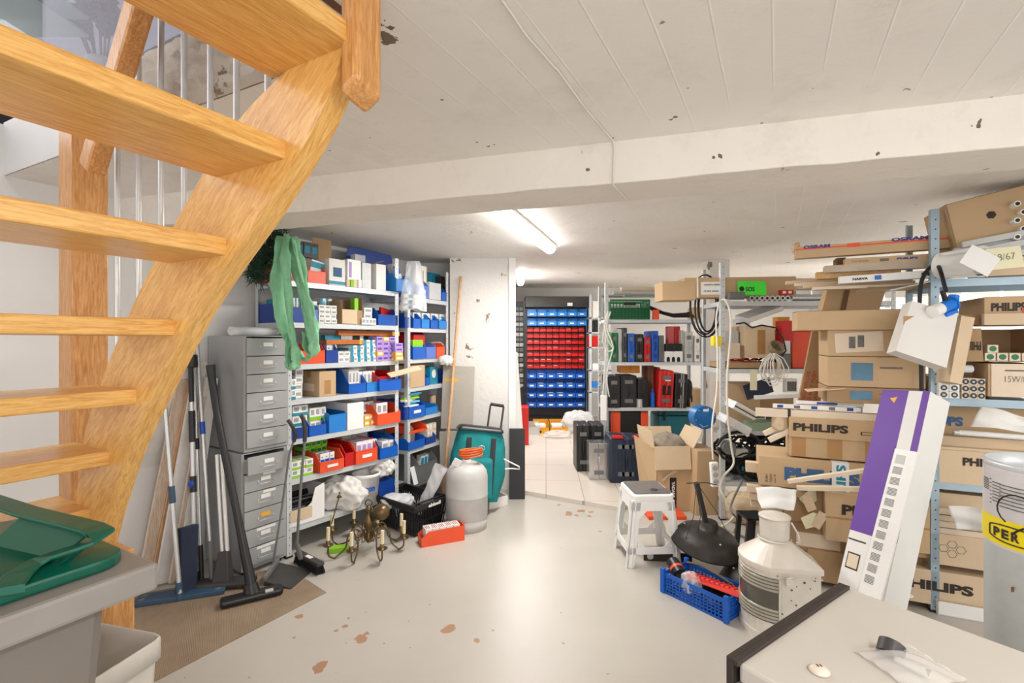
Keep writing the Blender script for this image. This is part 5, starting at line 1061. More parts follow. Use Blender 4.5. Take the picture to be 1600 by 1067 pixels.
# ================================================================ FAR ROOM: bin rack
Z0 = .035
RY = 7.9
def rx(px, Y=RY): return (px-800)/F*Y
def rz(py, Y=RY): return H-(py-CY)/F*Y
T = thing('bin_rack', 'tall dark rack that carries the rows of blue and red small parts bins', 'rack', (rx(820), RY, Z0), 0)
W = rx(917)-rx(820); TOPZ = rz(466)-Z0
MB().box(0, W, .03, .06, .0, TOPZ-.1).build('back_panel', mat('dark_steel', srgb(60, 60, 62), .5, .3), T)
for x in (-.02, W): MB().box(x, x+.02, -.0, .06, 0, TOPZ-.05).build('upright', M_galv if x > 0 else M_black, T)
for py in (518, 609, 484, 650): MB().box(0, W, .01, .03, rz(py)-Z0-.015, rz(py)-Z0).build('rail', M_black, T)
o = MB().box(0, W+.04, -.1, .3, 0, rz(464)-rz(481)).build('flat_boxes', M_black, bevel=.01, loc=(rx(820), RY, rz(481)+.002)); o.data.materials[0] = M_dark; tag(o, 'row of dark flat boxes lying across the top of the bin rack', 'box')
for i, (px, c_) in enumerate(((885, M_paper), (918, M_black))):
    o = MB().box(0, .08, -.04, .0, 0, .05).build('small_box', c_, loc=(rx(px), RY-.12, rz(479))); tag(o, ['white scrap box on the dark flat boxes over the bin rack', 'black box at the right end over the bin rack'][i], 'box')
rows = [(1, 'light blue', M_bluel, 823, 915, 483, 495, 6), (1, 'light blue', M_bluel, 823, 915, 497, 509, 6)]
for i in range(7): rows.append((0, 'red', M_red, 823, 912, 511+i*9.4, 518.5+i*9.4, 9))
for i in range(4): rows.append((1, 'blue', M_blue, 823, 912, 577+i*14.6, 590+i*14.6, 6))
names = {'light blue': 'upper blue', 'red': 'red', 'blue': 'lower blue'}; cnt = {}
rb = random.Random(5)
for typ, cn, m_, a, b, yt, yb, n in rows:
    cnt[cn] = cnt.get(cn, 0)+1; w = (rx(b)-rx(a))/n; h = rz(yt)-rz(yb); first = None
    for i in range(n):
        lb = '%s small parts bin on the rack, %s row down, %s from the left' % (names[cn], ORD[cnt[cn]-1], ORD[i])
        loc = (rx(a)+i*w+.004, RY-.17 if typ else RY-.1, rz(yb))
        if i == 0:
            first = thing('parts_bin', lb, 'storage bin', loc, 0, '%s bins on the rack' % names[cn])
            mb = bin_mb(w-.01, .16 if typ else .095, h*.98, h*.55, t=.004); mb.build('body', m_, first)
            MB().box(w*.25, w*.65, -.006, -.004, h*.2, h*.36).build('label_strip', M_paper if typ else MATS['red_bin_plastic'], first)
        else: dup(first, lb, loc)
    for i in range(n):
        if rb.random() < .55:
            o = MB().box(0, w*.6, 0, .06, 0, h*.5).build('small_parts', M_lgrey if rb.random() < .6 else M_dark, None, .004, loc=(rx(a)+i*w+.02, RY-.14 if typ else RY-.08, rz(yb)+.01)); tag(o, 'small parts in the %s row %s bin, %s from the left' % (ORD[cnt[cn]-1], names[cn], ORD[i]), 'small parts', 'small parts in the rack bins')
# grey drawers at the left of the rack
T = thing('parts_drawer_unit', 'grey small parts drawer rack on the left of the blue and red bins', 'drawer rack', (rx(804.5, 8.1), 8.1, Z0))
MB().box(0, .145, 0, .25, 0, rz(474, 8.1)).build('body', M_dark, T)
for i in range(16):
    for j in range(2): MB().box(.005+.07*j, .068+.07*j, -.03, 0, .6+.085*i, .66+.085*i).build('drawer', M_grey if i % 2 else M_lgrey, T, bevel=.004)
T = thing('metal_cart', 'thin black wire stand at the left edge of the tiled room', 'stand', (.13, 6.9, Z0)); mb = MB()
for z in (.6, .72, .95): mb.tube([(0, 0, z), (.1, 0, z), (.12, .15, z-.03)], .008, 6)
mb.tube([(.05, 0, 0), (.05, 0, 1.0)], .01, 6); mb.build('frame', M_wire, T)
o = MB().box(0, .1, 0, .25, 0, .5).build('red_case', M_red, bevel=.01, loc=(.12, 6.4, Z0)); tag(o, 'red case standing at the left edge of the tiled room', 'case')
T = MB().hexa([(0, 0, 0), (.105, 0, 0), (.105, .012, 0), (0, .012, 0)], [(-.0, .1, 1.25), (.02, .1, 1.25), (.02, .112, 1.25), (-.0, .112, 1.25)]).build('white_board', M_white, loc=(.04, 5.2, Z0), bevel=.002); tag(T, 'white panel leaning just inside the tiled room doorway', 'board')
# wall shelf right of the rack
T = thing('wall_shelf', 'pale grey metal shelving right of the bin rack', 'shelving unit', (rx(921, 7.6), 7.6, Z0))
for x in (0, .3):
    for y in (0, .3): MB().box(x, x+.035, y, y+.035, 0, 2.1).build('post', M_galv, T)
for py in (496, 519, 542, 578, 612): MB().box(0, .335, 0, .335, rz(py, 7.6)-Z0-.02, rz(py, 7.6)-Z0).build('shelf_board', M_galv, T)
for px, a, py, base, m_, lb in ((926, 938, 470, 496, M_paper, 'white box on the top board of the pale shelving'), (928, 938, 500, 519, M_black, 'black round tin on the pale shelving'), (920, 937, 525, 542, M_red, 'red and white box on the pale shelving'), (926, 937, 568, 578, M_paper, 'small white box on the pale shelving'), (925, 938, 597, 606, M_bluel, 'blue tub on the pale shelving')):
    o = MB().box(0, rx(a, 7.6)-rx(px, 7.6), 0, .15, 0, rz(py, 7.6)-rz(base, 7.6)).build('small_box', m_, None, .004, loc=(rx(px, 7.6), 7.62, rz(base, 7.6)+.001)); tag(o, lb, 'box')
# yellow bins and bags on the tiles in front of the rack
for px, a, py, lb in ((834, 858, 641, 'left'), (860, 888, 642, 'right')):
    T = thing('storage_bin', 'orange-yellow bin on the tiles before the rack, the %s one' % lb, 'storage bin', (rx(px, 7.2), 7.2, Z0))
    bin_mb(rx(a, 7.2)-rx(px, 7.2), .3, .17, .09).build('body', mat('amber_bin_plastic', srgb(228, 160, 30), .4), T); MB().cyl((.1, -.002, .03), (.1, -.004, .03), .018, n=10).build('hole', M_black, T)
    o = MB().box(.02, .18, .03, .2, .01, .13).build('white_cartons', M_paper, None, .01, loc=T.location); tag(o, 'white cartons inside the %s orange-yellow bin' % lb, 'box')
crumple('clear_bag', M_clear2, (rx(903, 7.3), 7.3, .04), .26, .15, .32, 61, 'clear plastic bag heaped in front of the bin rack', 'plastic bag', amp=.4)
crumple('clear_bag', M_clear, (rx(872, 6.9), 6.9, .04), .2, .1, .1, 62, 'small clear bag lying before the right orange-yellow bin', 'plastic bag', amp=.4)
for px, m_, lb in ((921, M_lblue, 'pale blue tub on the tiles right of the clear bag'), (931, M_lgrey, 'grey tub on the tiles beside the pale blue tub'), (826, M_lgrey, 'grey tub on the tiles left of the orange-yellow bins')):
    T = thing('plastic_tub', lb, 'tub', (rx(px, 7.1), 7.1, Z0)); bin_mb(.16, .25, .16, .12).build('body', m_, T)
# ================================================================ CASE SHELF (frontal, at 5.2 m)
S4 = Fr(rx(945.5, 5.2), 5.2, 1, 0.01)
ZC = [.36, .692, 1.178, 1.636]
shelf_unit(S4, 1.06, .4, ZC, 2.03, 'grey metal shelving with tool cases standing in rows', posts={(True, False): 1.7, (True, True): 1.75, (False, True): 2.03})
def case(fr, px0, px1, pyt, zb, d, dep, m_, label, name='tool_case', handle=True, hm=None, ribs=0, tilt=0, cat='tool case', bevel=.008, latch=True, group=None):
    t0, t1, h = fdim(fr, px0, px1, pyt, zb, d); w = t1-t0; T = thing(name, label, cat, fr.p(t0, d, zb+.001), fr.a, group); T.rotation_euler = (0, tilt, fr.a)
    mb = MB(); mb.box(0, w*.49, 0, dep, 0, h).box(w*.51, w, 0, dep, 0, h).box(w*.02, w*.98, .006, dep-.006, .006, h-.006)
    mb.build('shell', m_, T, bevel=min(bevel, w*.2))
    if handle: MB().tube([(w/2, .004, h*.38), (w/2, -.018, h*.4), (w/2, -.018, h*.6), (w/2, .004, h*.62)], min(.007, w*.12), 8).build('handle', hm or m_, T)
    if latch:
        for zz in (.2, .8): MB().box(w*.25, w*.75, -.006, .002, h*zz-.02, h*zz+.02).build('latch', hm or M_grey, T, bevel=.001)
    for i in range(ribs): z = h*(i+.5)/ribs; MB().box(-.002, w+.002, -.004, .0, z-.008, z+.008).build('rib', m_, T, bevel=.002)
    T['_w'] = w; T['_h'] = h; return T
z = ZC[2]
case(S4, 955, 966, 520, z, .03, .3, M_green, 'green slim tool case, leftmost in the upper row')
case(S4, 966.5, 972, 514, z, .03, .3, M_lgrey, 'pale grey slim case between the green and dark cases', latch=False)
case(S4, 973, 980, 512, z, .0, .3, M_dark, 'dark grey slim case beside the green one')
case(S4, 981, 992, 521, z, .02, .3, M_blue, 'blue tool case left of the black one in the upper row')
case(S4, 993, 1006, 522, z, .02, .3, M_black, 'black tool case in the upper row between blue and red')
case(S4, 1007, 1017, 527, z, .01, .3, M_red, 'red slim tool case in the upper row')
case(S4, 1018, 1029, 517, z, .03, .3, M_blue, 'blue tool case right of the red slim case', hm=M_blued)
case(S4, 1030, 1038, 524, z, .03, .3, M_grey, 'grey slim tool case right of the second blue case')
T = case(S4, 1039, 1067, 549, z, .0, .2, M_white, 'white switch box with three black sockets', name='socket_box', handle=False, latch=False, cat='electrical box')
for i in range(3): MB().cyl((.035+.055*i, -.001, .04), (.035+.055*i, -.004, .04), .016, n=14).box(.019+.055*i, .051+.055*i, -.004, -.001, .005, .04).build('socket', M_black, T)
case(S4, 1041, 1066, 537, z+.11, .02, .16, M_black, 'black box stacked on the white switch box', handle=False, latch=False, cat='box')
for a, b, m_, lb in ((1044, 1054, mat('pink_red_plastic', srgb(210, 96, 100), .4), 'pale red'), (1055, 1063, M_red, 'dark red')):
    o = fbox(S4, a, b, 510, z+.19, .12, .1, m_, 'tall_tub', '%s tall tub behind the black box in the upper row' % lb, 'tub', bevel=.008)
case(S4, 1064, 1069, 516, z, .05, .3, M_lgrey, 'thin pale grey case behind the white switch box', latch=False, handle=False)
case(S4, 1070, 1083, 518, z, .02, .3, M_lgrey, 'light grey tool case near the right of the upper row')
case(S4, 1086, 1094, 524, z, .0, .3, M_white, 'silver white slim case, left of the pair at the right end')
case(S4, 1095, 1102, 525, z, .0, .3, M_foil, 'silver white slim case, right of the pair at the right end')
z = ZC[1]
case(S4, 950, 969, 588, z, -.02, .33, M_black, 'black ribbed rugged case at the left of the lower row', ribs=6)
case(S4, 970, 995, 587, z, .02, .3, mat('soft_black', srgb(38, 38, 40), .6), 'black broad case beside the ribbed case in the lower row')
case(S4, 970, 1000, 567, z+.36, .12, .2, mat('amber_case', srgb(220, 140, 40), .45), 'amber box resting on the broad black case', handle=False, latch=False, cat='box')
case(S4, 997, 1013, 592, z, .0, .25, M_black, 'black tool bag with white label in the lower row', latch=False)
case(S4, 1012, 1022, 568, z, .1, .25, M_rust, 'dark brown tall case behind the black tool bag', latch=False, handle=False)
o = MB().cyl((0, 0, 0), (0, 0, .16), .024, n=16).cyl((0, 0, .16), (0, 0, .2), .01, n=10).build('spray_can', M_blue, loc=S4.p(S4.t(1018, -.0)+.02, -.005+.03, z+.001)); tag(o, 'blue spray can standing before the red case', 'spray can')
o = MB().cyl((0, 0, 0), (0, 0, .09), .032, n=16).build('metal_tin', M_steel, loc=S4.p(S4.t(1000, 0), .0-.04+.06, z+.001)); tag(o, 'small shiny metal tin at the front of the lower row', 'tin')
T = case(S4, 1027, 1052, 578, z, -.02, .3, M_red, 'bright red power tool case in the lower row', tilt=.05, bevel=.025)
w, h = T['_w'], T['_h']; MB().box(w*.25, w*.8, -.004, -.001, h*.35, h*.6).build('recess_panel', M_black, T); MB().box(w*.4, w*.75, -.004, -.001, h*.72, h*.84).build('white_sticker', M_paper, T)
case(S4, 1026, 1032, 574, z, .12, .2, M_red, 'narrow red case leaning behind the bright red one', latch=False, handle=False)
T = case(S4, 1054, 1073, 584, z, -.02, .32, M_black, 'black aluminium edged case right of the red case', tilt=.04)
w, h = T['_w'], T['_h']
for q in (.42, .6): MB().box(w*q, w*q+.012, -.004, .001, .0, h).build('edge_strip', M_foil, T)
o = fbox(S4, 1078, 1101, 608, z, .05, .2, M_card, 'cardboard_box', 'small brown box at the right end of the lower row')
crumple('black_bag', M_rub, S4.p(S4.t(1075, .1), .1, z), .05, .06, .3, 71, 'dark soft bag between the aluminium case and the brown box', 'bag')
z = ZC[3]
T = thing('plastic_crate', 'green slatted plastic crate on top of the case shelving', 'crate', S4.p(S4.t(953), -.02, z+.001), S4.a); w = S4.t(1015)-S4.t(953); h = S4.z(468, .3)-z
def crate(T, w, d, h, m_, nx, nz, ny, holes=None, t=.006, fh=None):
    mb = MB()
    def wall(o, ax, L, n):  # o origin, ax direction (0 x,1 y)
        def bx(u0, u1, z0, z1):
            if ax == 0: mb.box(u0, u1, o, o+t, z0, z1)
            else: mb.box(o, o+t, u0, u1, z0, z1)
        bx(0, L, 0, .012); bx(0, L, h-.022, h)
        for j in range(1, nz): z_ = .012+(h-.034)*j/nz; bx(0, L, z_-.003, z_+.003)
        for i in range(n+1): x = L*i/n; ww = .003 if 0 < i < n else .008; bx(max(0, x-ww), min(L, x+ww), .012, h-.022)
    wall(0, 0, w, nx); wall(d-t, 0, w, nx); wall(0, 1, d, ny); wall(w-t, 1, d, ny)
    for i in range(nx+1): x = (w-.006)*i/nx; mb.box(x, x+.006, 0, d, 0, .004)
    for j in range(ny+1): y = (d-.006)*j/ny; mb.box(0, w, y, y+.006, 0, .004)
    return mb.build('body', m_, T)
crate(T, w, .35, h, M_green, 12, 7, 10); MB().box(w*.34, w*.64, -.003, -.001, h*.7, h*.86).build('hand_hole', M_black, T); MB().box(.01, w-.01, .012, .014, .01, h*.6).build('inner_lining', mat('dark_green_sheet', srgb(8, 80, 46), .5), T)
for i, (px, py, L, m_, lb) in enumerate(((958, 458, 1.2, M_lgrey, 'thin grey pipe at the back over the case shelving'), (970, 452, 1.1, M_cream, 'cream wrapped pipe over the case shelving'), (975, 460, 1.3, M_lgrey, 'thick grey pipe over the case shelving'), (940, 463, .8, M_foil, 'short steel channel sticking out left over the case shelving'))):
    y = 5.4+.06*i; o = MB().cyl((0, 0, 0), (L, .02, .004), .03 if i in (1, 2) else .02, n=12).build('pipe', m_, loc=(rx(px, y), y, rz(py, y))); tag(o, lb, 'pipe')
mb = MB(); rr = random.Random(8)
for i in range(7): mb.tube([S4.p(.46+.02*i, .06+.03*i, z+.16-.01*i), S4.p(.6, .05+.03*i, z+.10), S4.p(.75, .06, z+.03+.015*(i % 3)), S4.p(.98, .05+.02*i, z+.03+.01*i)], .008, 8)
tag(mb.build('black_cables', M_rub), 'bundle of thick black cables beside the green crate', 'cables')
o = fbox(S4, 1021, 1030, 484, z, -.0, .05, M_orange, 'orange_box', 'small orange box beside the green crate')
o = fbox(S4, 1085, 1100, 480, z, .05, .2, M_card, 'cardboard_box', 'small brown box among the black cables')
# below the lowest board: cases on the floor
def fl_case(px0, px1, pyb, pyt, Y, dep, m_, label, **k):
    fr = Fr(rx(px0, Y), Y, 1, 0); return case(fr, px0, px1, pyt, Z0 if Y > 4.3 else 0, 0, dep, m_, label, **k)
fl_case(901, 922, 731, 664, 5.1, .3, M_black, 'black rugged case on the tiles, left of the pair', bevel=.014)
fl_case(924, 944, 728, 664, 5.12, .3, M_black, 'black rugged case on the tiles behind the silver case', bevel=.014)
T = fl_case(921, 951, 746, 693, 4.80, .2, M_foil, 'silver aluminium case standing on the tiles', bevel=.005); T.children[0].data.materials[0] = mat('pale_aluminium', srgb(196, 196, 194), .4, .4); 
w, h = T['_w'], T['_h']; 
T = fl_case(953, 1003, 753, 684, 4.68, .3, M_navy, 'large navy blue tool case standing on the floor', bevel=.02, ribs=0)
w, h = T['_w'], T['_h']
for i in range(4): MB().box(w*(.15+.22*i), w*(.15+.22*i)+.03, -.006, .0, .04, h-.04).build('rib', M_navy, T, bevel=.004)
for q in (.25, .9): MB().box(w*q-.05, w*q+.05, -.02, .06, h-.005, h+.015).build('red_latch', M_red, T, bevel=.004)
T = thing('tool_case', 'black and orange tool case on the lowest board of the case shelving', 'tool case', (rx(953, 5.25), 5.25, .40)); w = rx(1014, 5.25)-rx(953, 5.25)
MB().box(0, w, 0, .3, 0, .27).build('shell', M_black, T, bevel=.03)
for a, b in ((.02, .28), (.78, .99)): MB().box(w*a, w*b, -.008, .2, .0, .25).build('orange_panel', M_orange, T, bevel=.02)
MB().tube([(w*.38, 0, .26), (w*.4, 0, .33), (w*.68, 0, .33), (w*.7, 0, .26)], .014, 8).build('handle', M_black, T)
T = thing('toolbox', 'large teal plastic toolbox under the case shelving', 'toolbox', (rx(1030, 5.3), 5.3, Z0+.36)); w = rx(1078, 5.3)-rx(1030, 5.3)
T.location.z = .37; MB().box(0, w, 0, .35, 0, .22).build('body', M_tealp, T, bevel=.012); MB().box(-.005, w+.005, -.006, .355, .225, .285).build('lid', M_tealp, T, bevel=.012); MB().box(w*.12, w*.2, -.014, .0, .17, .27).build('latch', M_black, T, bevel=.003)
crumple('green_bag', M_green, (rx(970, 5.55), 5.55, .40), .08, .05, .3, 75, 'green bag behind the black and orange case', 'bag')
crumple('green_and_white_bag', M_green, (rx(1000, 5.55), 5.55, .40), .08, .05, .3, 76, 'green and white bag behind the black and orange case', 'bag')
# white square column with junction box
struct(MB().box(rx(1109, 4.75), rx(1124, 4.75)+.1, 4.75, 4.95, Z0, CZ+.02).build('trim_2', M_pil))
# ================================================================ MIDDLE SHELF (frontal at 3.8 m)
S5 = Fr(1.635, 3.81, 1, -.02)
ZM = [.30, .70, 1.185, 1.715]
shelf_unit(S5, 1.35, .40, ZM, 2.02, 'long grey metal shelving behind the stacked lamp cartons', m=M_galv)
z = ZM[3]
T = thing('long_carton', 'long brown carton with white shipping label lying on top of the middle shelving', 'box', S5.p(S5.t(1035, .02), .02, z+.03), S5.a-.0)
w = S5.t(1245, .02)-S5.t(1035, .02); T.rotation_euler = (0, -.012, S5.a)
MB().box(0, w*.25, 0, .22, -.02, .13).box(w*.17, w, .005, .2, .0, .155).build('body', M_card, T, bevel=.003); MB().box(w*.29, w*.46, -.0035, -.002, .02, .12).build('paper_label', M_paper, T, loc=(0, .006, 0)); text('45092-000-00', .16, .014, M_print, T, (w*.31, .0015, .09)); text('ITEM 4520 NB', .16, .014, M_print, T, (w*.31, .0015, .04))
MB().box(w*.26, w*.268, -.004, .21, -.002, .157).build('strap', M_paper, T)
o = MB().box(0, .22, 0, .002, 0, .11).build('green_sheet', M_fluogreen, loc=S5.p(S5.t(1153, -.02), -.02, z+.045)); o.rotation_euler = (-.03, 0, 0); tag(o, 'fluorescent green sheet taped on the long carton', 'paper'); text('SOS', .07, .035, M_ink, o, (.06, -.001, .03)); MB().cyl((.03, -.001, .05), (.03, -.002, .05), .02, n=14).build('printed_dot', M_ink, o)
rr = random.Random(4)
for i in range(8):
    px = 1175+i*8; o = MB().cyl((0, 0, 0), (0, .05, 0), .02, n=12).cyl((0, -.001, 0), (0, .0, 0), .011, n=10, m=1).build('pipe_fitting', [M_steel, M_black], loc=S5.p(S5.t(px, -.02), -.02, z+.022)); tag(o, 'steel pipe fitting on the front edge of the middle shelving, %s from the left' % ORD[i], 'pipe fitting', 'steel fittings on the middle shelving')
o = MB().cyl((0, 0, 0), (.12, 0, 0), .03, n=14).build('grey_bracket', M_grey, loc=S5.p(S5.t(1138, -.03), -.03, z+.04)); tag(o, 'dull grey metal lamp bracket lying by the post', 'bracket')
o = fbox(S5, 1220, 1240, 453, z+.05, -.01, .05, M_red, 'red_box', 'red and white box by the steel fittings'); w, h = dims(o); patch(o, w*.15, w*.4, h*.25, h*.75, M_paper); patch(o, w*.6, w*.85, h*.25, h*.75, M_paper)
o = MB().cyl((0, 0, 0), (.32, 0, 0), .026, n=14).build('steel_pipe', M_foil, loc=S5.p(S5.t(1240, .0), .04, z+.03)); tag(o, 'shiny steel pipe right of the red and white box', 'pipe')
for i in range(6):
    y = .04+.03*i; o = MB().box(0, .75, 0, .025, 0, .022).build('plastic_trunking', M_lgrey if i % 2 else M_cream, None, .002, loc=S5.p(S5.t(1215+6*(i % 3), y), y, z+.1+.035*(i % 3)+.0*i)); tag(o, '%s plastic trunking lying over the middle shelving, %s from the front' % (['cream', 'pale grey'][i % 2], ORD[i]), 'trunking', 'trunking over the middle shelving')
# second board
z = ZM[2]
T = carton(S5.p(S5.t(1164, .02), .02, z+.085), S5.a, S5.t(1211)-S5.t(1164), .25, S5.z(509, .4)-z-.085, 'brown carton with taped seam on the tray of the middle shelving', M_card2); w = S5.t(1211)-S5.t(1164); MB().box(w*.42, w*.68, -.0012, -.0002, .03, .22).build('tape_strip', M_tape, T)
mb = MB().box(0, .52, 0, .3, 0, .006).box(0, .52, 0, .005, 0, .05).box(0, .52, .295, .3, 0, .05).box(0, .005, 0, .3, 0, .05).box(.515, .52, 0, .3, 0, .05); o = mb.build('cardboard_tray', M_card3, loc=S5.p(S5.t(1124, -.01)+.05, .0, z+.001)); tag(o, 'shallow cardboard tray full of red handled tools', 'tray')
for i in range(5):
    o = MB().tube([(0, 0, 0), (.05, 0, .015), (.11, .0, .01), (.13, .02, 0), (.1, .035, 0), (.03, .03, 0)], .006, 8).build('pliers', M_red if i != 3 else M_rub, loc=S5.p(.08+.085*i, .05+.03*(i % 2), z+.065), rot=.3*i); tag(o, '%s handled tool in the shallow tray, %s from the left' % ('red' if i != 3 else 'black', ORD[i]), 'hand tool', 'tools in the shallow tray')
fbox(S5, 1132, 1156, 536, z+.08, .02, .1, M_cream, 'cream_box', 'cream box behind the white cables on the middle shelving')
fbox(S5, 1130, 1154, 517, z+.2, .1, .15, M_lgrey, 'white_housing', 'pale metal housing on the cream box'); fbox(S5, 1155, 1172, 498, z+.08, .2, .12, M_white, 'white_carton', 'tall white carton partly behind the brown carton')
o = MB().box(0, .3, 0, .2, 0, .04).build('white_fitting', M_white, None, .004, loc=S5.p(S5.t(1170, .1), .1, z+.36)); o.rotation_euler = (.2, -.35, 0); tag(o, 'white lamp fitting lying on the taped brown carton', 'lamp fitting')
T = thing('red_crate', 'large red plastic box on the middle shelving', 'crate', S5.p(S5.t(1236, .02), .02, z)); w = S5.t(1300, .02)-S5.t(1236, .02); h = S5.z(517, .6)-z
MB().hexa([(.02, .02, .001), (w-.02, .02, .001), (w-.02, .28, .001), (.02, .28, .001)], [(0, 0, h), (w, 0, h), (w, .3, h), (0, .3, h)]).build('body', M_orange, T, bevel=.01); MB().box(-.01, w+.01, -.01, .31, h, h+.02).build('lid', M_orange, T, bevel=.005)
o = fbox(S5, 1222, 1240, 501, z+.2, -.01, .1, M_red, 'red_lamp_housing', 'red lamp housing with white label left of the large red box'); w, h = dims(o); patch(o, w*.1, w*.7, -.08, .02, M_paper)
fbox(S5, 1224, 1236, 531, z, .0, .12, M_grey, 'grey_bracket', 'grey metal bracket standing left of the large red box', 'bracket'); fbox(S5, 1212, 1223, 537, z, .1, .12, M_black, 'black_box', 'black box in the gap beside the brown carton')
fbox(S5, 1215, 1234, 495, z+.34, .2, .08, M_yellow, 'yellow_box', 'yellow box high behind the red lamp housing')
mb = MB(); mb.tube([P(1150, 506, 3.78), P(1163, 504, 3.76), P(1175, 512, 3.76), P(1190, 508, 3.74), P(1212, 512, 3.74), P(1224, 530, 3.72), P(1228, 548, 3.72), P(1222, 556, 3.74)], .006, 8); tag(mb.build('black_cable', M_rub), 'thick black cable arching over the taped brown carton', 'cable')
# third board
z = ZM[1]
T = carton(S5.p(S5.t(1122, .15)+.06, .15, z), S5.a, .28, .22, .36, 'weathered brown carton behind the loose white cables', M_card); text('↑↑', .05, .03, M_ink, T, (.16, -.001, .05)) if False else None
T = thing('metal_lamp_housing', 'white metal lamp housing lying tilted over the lower middle board', 'lamp fitting', P(1160, 640, 3.74)); T.rotation_euler = (.1, .5, .1)
MB().box(-.1, .1, -.05, .1, -.03, .03).build('body', M_white, T, bevel=.006); MB().box(-.1, .1, -.056, -.05, -.008, .0).build('seam', M_dark, T)
T = thing('clear_lamp_cover', 'clear plastic lamp cover under the white metal housing', 'lamp fitting', P(1152, 662, 3.72)); T.rotation_euler = (.1, .5, .1)
MB().box(-.12, .1, -.05, .1, -.045, .02).build('cover', M_clear2, T, bevel=.008); MB().cyl((-.03, 0, -.02), (.05, 0, -.02), .018).build('lamp_holder', M_white, T)
fbox(S5, 1175, 1214, 661, z, -.0, .25, mat('sage_green_plastic', srgb(150, 178, 150), .45), 'green_box', 'sage green plastic box on the lower middle board'); o = fbox(S5, 1177, 1197, 648, z+.085, .04, .02, M_paper, 'paper_label', 'white printed card standing in the sage green box', 'card'); o.name = 'printed_card'; w, h = dims(o); patch(o, w*.1, w*.9, h*.2, h*.8, M_print)
fbox(S5, 1198, 1216, 640, z+.085, .06, .12, M_dark, 'dark_box', 'dark box leaning in the sage green box'); fbox(S5, 1180, 1240, 618, z, .3, .05, M_tape, 'cardboard_sheet', 'brown panel at the back of the lower middle board', 'cardboard')
o = fbox(S5, 1172, 1183, 578, ZM[2]-.165, -.012, .002, M_postit, 'paper_strip', 'pale paper strip hanging from the middle board', 'paper')
o = fbox(S5, 1228, 1246, 592, z+.3, .02, .05, M_paper, 'red_white_box', 'white carton with red print right of the hanging cable', 'box'); w, h = dims(o); patch(o, w*.1, w*.9, h*.1, h*.8, M_print)
o = MB().box(0, .22, 0, .01, 0, .12).build('navy_cloth', M_navy, None, .003, loc=P(1168, 625, 3.85)); o.rotation_euler = (0, -.3, 0); tag(o, 'navy flap behind the hanging white cable coil', 'cloth')
# white cable coil hanging from shelf
mb = MB(); rr = random.Random(12)
for i in range(9):
    a_ = -.5+i*.13; L = .2+rr.uniform(-.02, .05); c0 = P(1208+rr.uniform(-4, 4), 552, 3.74-.01*i)
    tip = c0+Vector((math.sin(a_)*.13, 0, -L)); wv = .03+rr.uniform(0, .03)
    d = (tip-c0); s = Vector((d.z, 0, -d.x)).normalized()
    mb.tube([c0, c0+d*.3+s*wv, c0+d*.7+s*wv*1.3, tip+s*wv*.5, tip-s*wv*.5, c0+d*.7-s*wv*1.3, c0+d*.3-s*wv, c0], .0042, 7)
tag(mb.build('cable_coil', M_cable), 'bunch of looped white cables hanging off the middle board', 'cable')
o = MB().lathe([(.038, 0), (.052, .02), (.056, .06), (.048, .06), (.04, .03), (.03, .0)], n=20).build('woven_ring', M_rust, loc=P(1208, 548, 3.76)); o.data.materials[0] = mat('hemp_rope', srgb(150, 132, 104), .9, var=.3, vscale=60, bump=.8, bscale=60); o.rotation_euler = (.9, 0, .2); tag(o, 'rope wound ring from which the white cables hang', 'ring')
# lowest: black cable tangle
z = ZM[0]
mb = MB(); rr = random.Random(17)
for i in range(46):
    cx, cz_, r = rr.uniform(1.72, 2.3), rr.uniform(.36, .60), rr.uniform(.05, .15); y = 3.78+rr.uniform(-.0, .2); ph = rr.uniform(0, 6)
    mb.tube([(cx+r*math.cos(t_*.5+ph)*1.2, y+.02*math.sin(t_), max(z+.02, cz_+r*math.sin(t_*.5+ph)*.7)) for t_ in range(13)], rr.choice((.008, .01, .012)), 7)
fbox(S5, 1132, 1260, 700, ZM[0]+.001, .3, .02, M_rub, 'dark_backing_sheet', 'dark backing sheet added behind the black cable tangle', 'sheet')  # sheet added to darken the background between the cable loops
tag(mb.build('cable_tangle', M_rub), 'tangle of black cables on the lower middle shelving', 'cables', kind='stuff')
mb = MB()
for i in range(8): x, y = rr.uniform(1.72, 1.95), 3.74+rr.uniform(0, .1); zz = rr.uniform(.34, .42); mb.cyl((x, y, zz), (x+rr.uniform(-.03, .03), y, zz+.05), .011, n=8)
tag(mb.build('teal_plugs', M_tealprint), 'small teal connectors among the black cables', 'connectors', kind='stuff')
crumple('brown_bag', M_card2, (1.80, 3.78, .0), .14, .1, .24, 81, 'crumpled brown paper bag under the middle shelving', 'paper bag', amp=.2)
fbox(S5, 1150, 1172, 702, .5, -.03, .14, M_lgrey, 'grey_transformer', 'pale grey transformer box among the black cables')
o = MB().cyl((0, 0, 0), (0, .06, 0), .05, n=20).build('cable_drum', M_grey, loc=P(1140, 700, 3.74)); tag(o, 'grey cable drum edge beside the transformer box', 'drum')
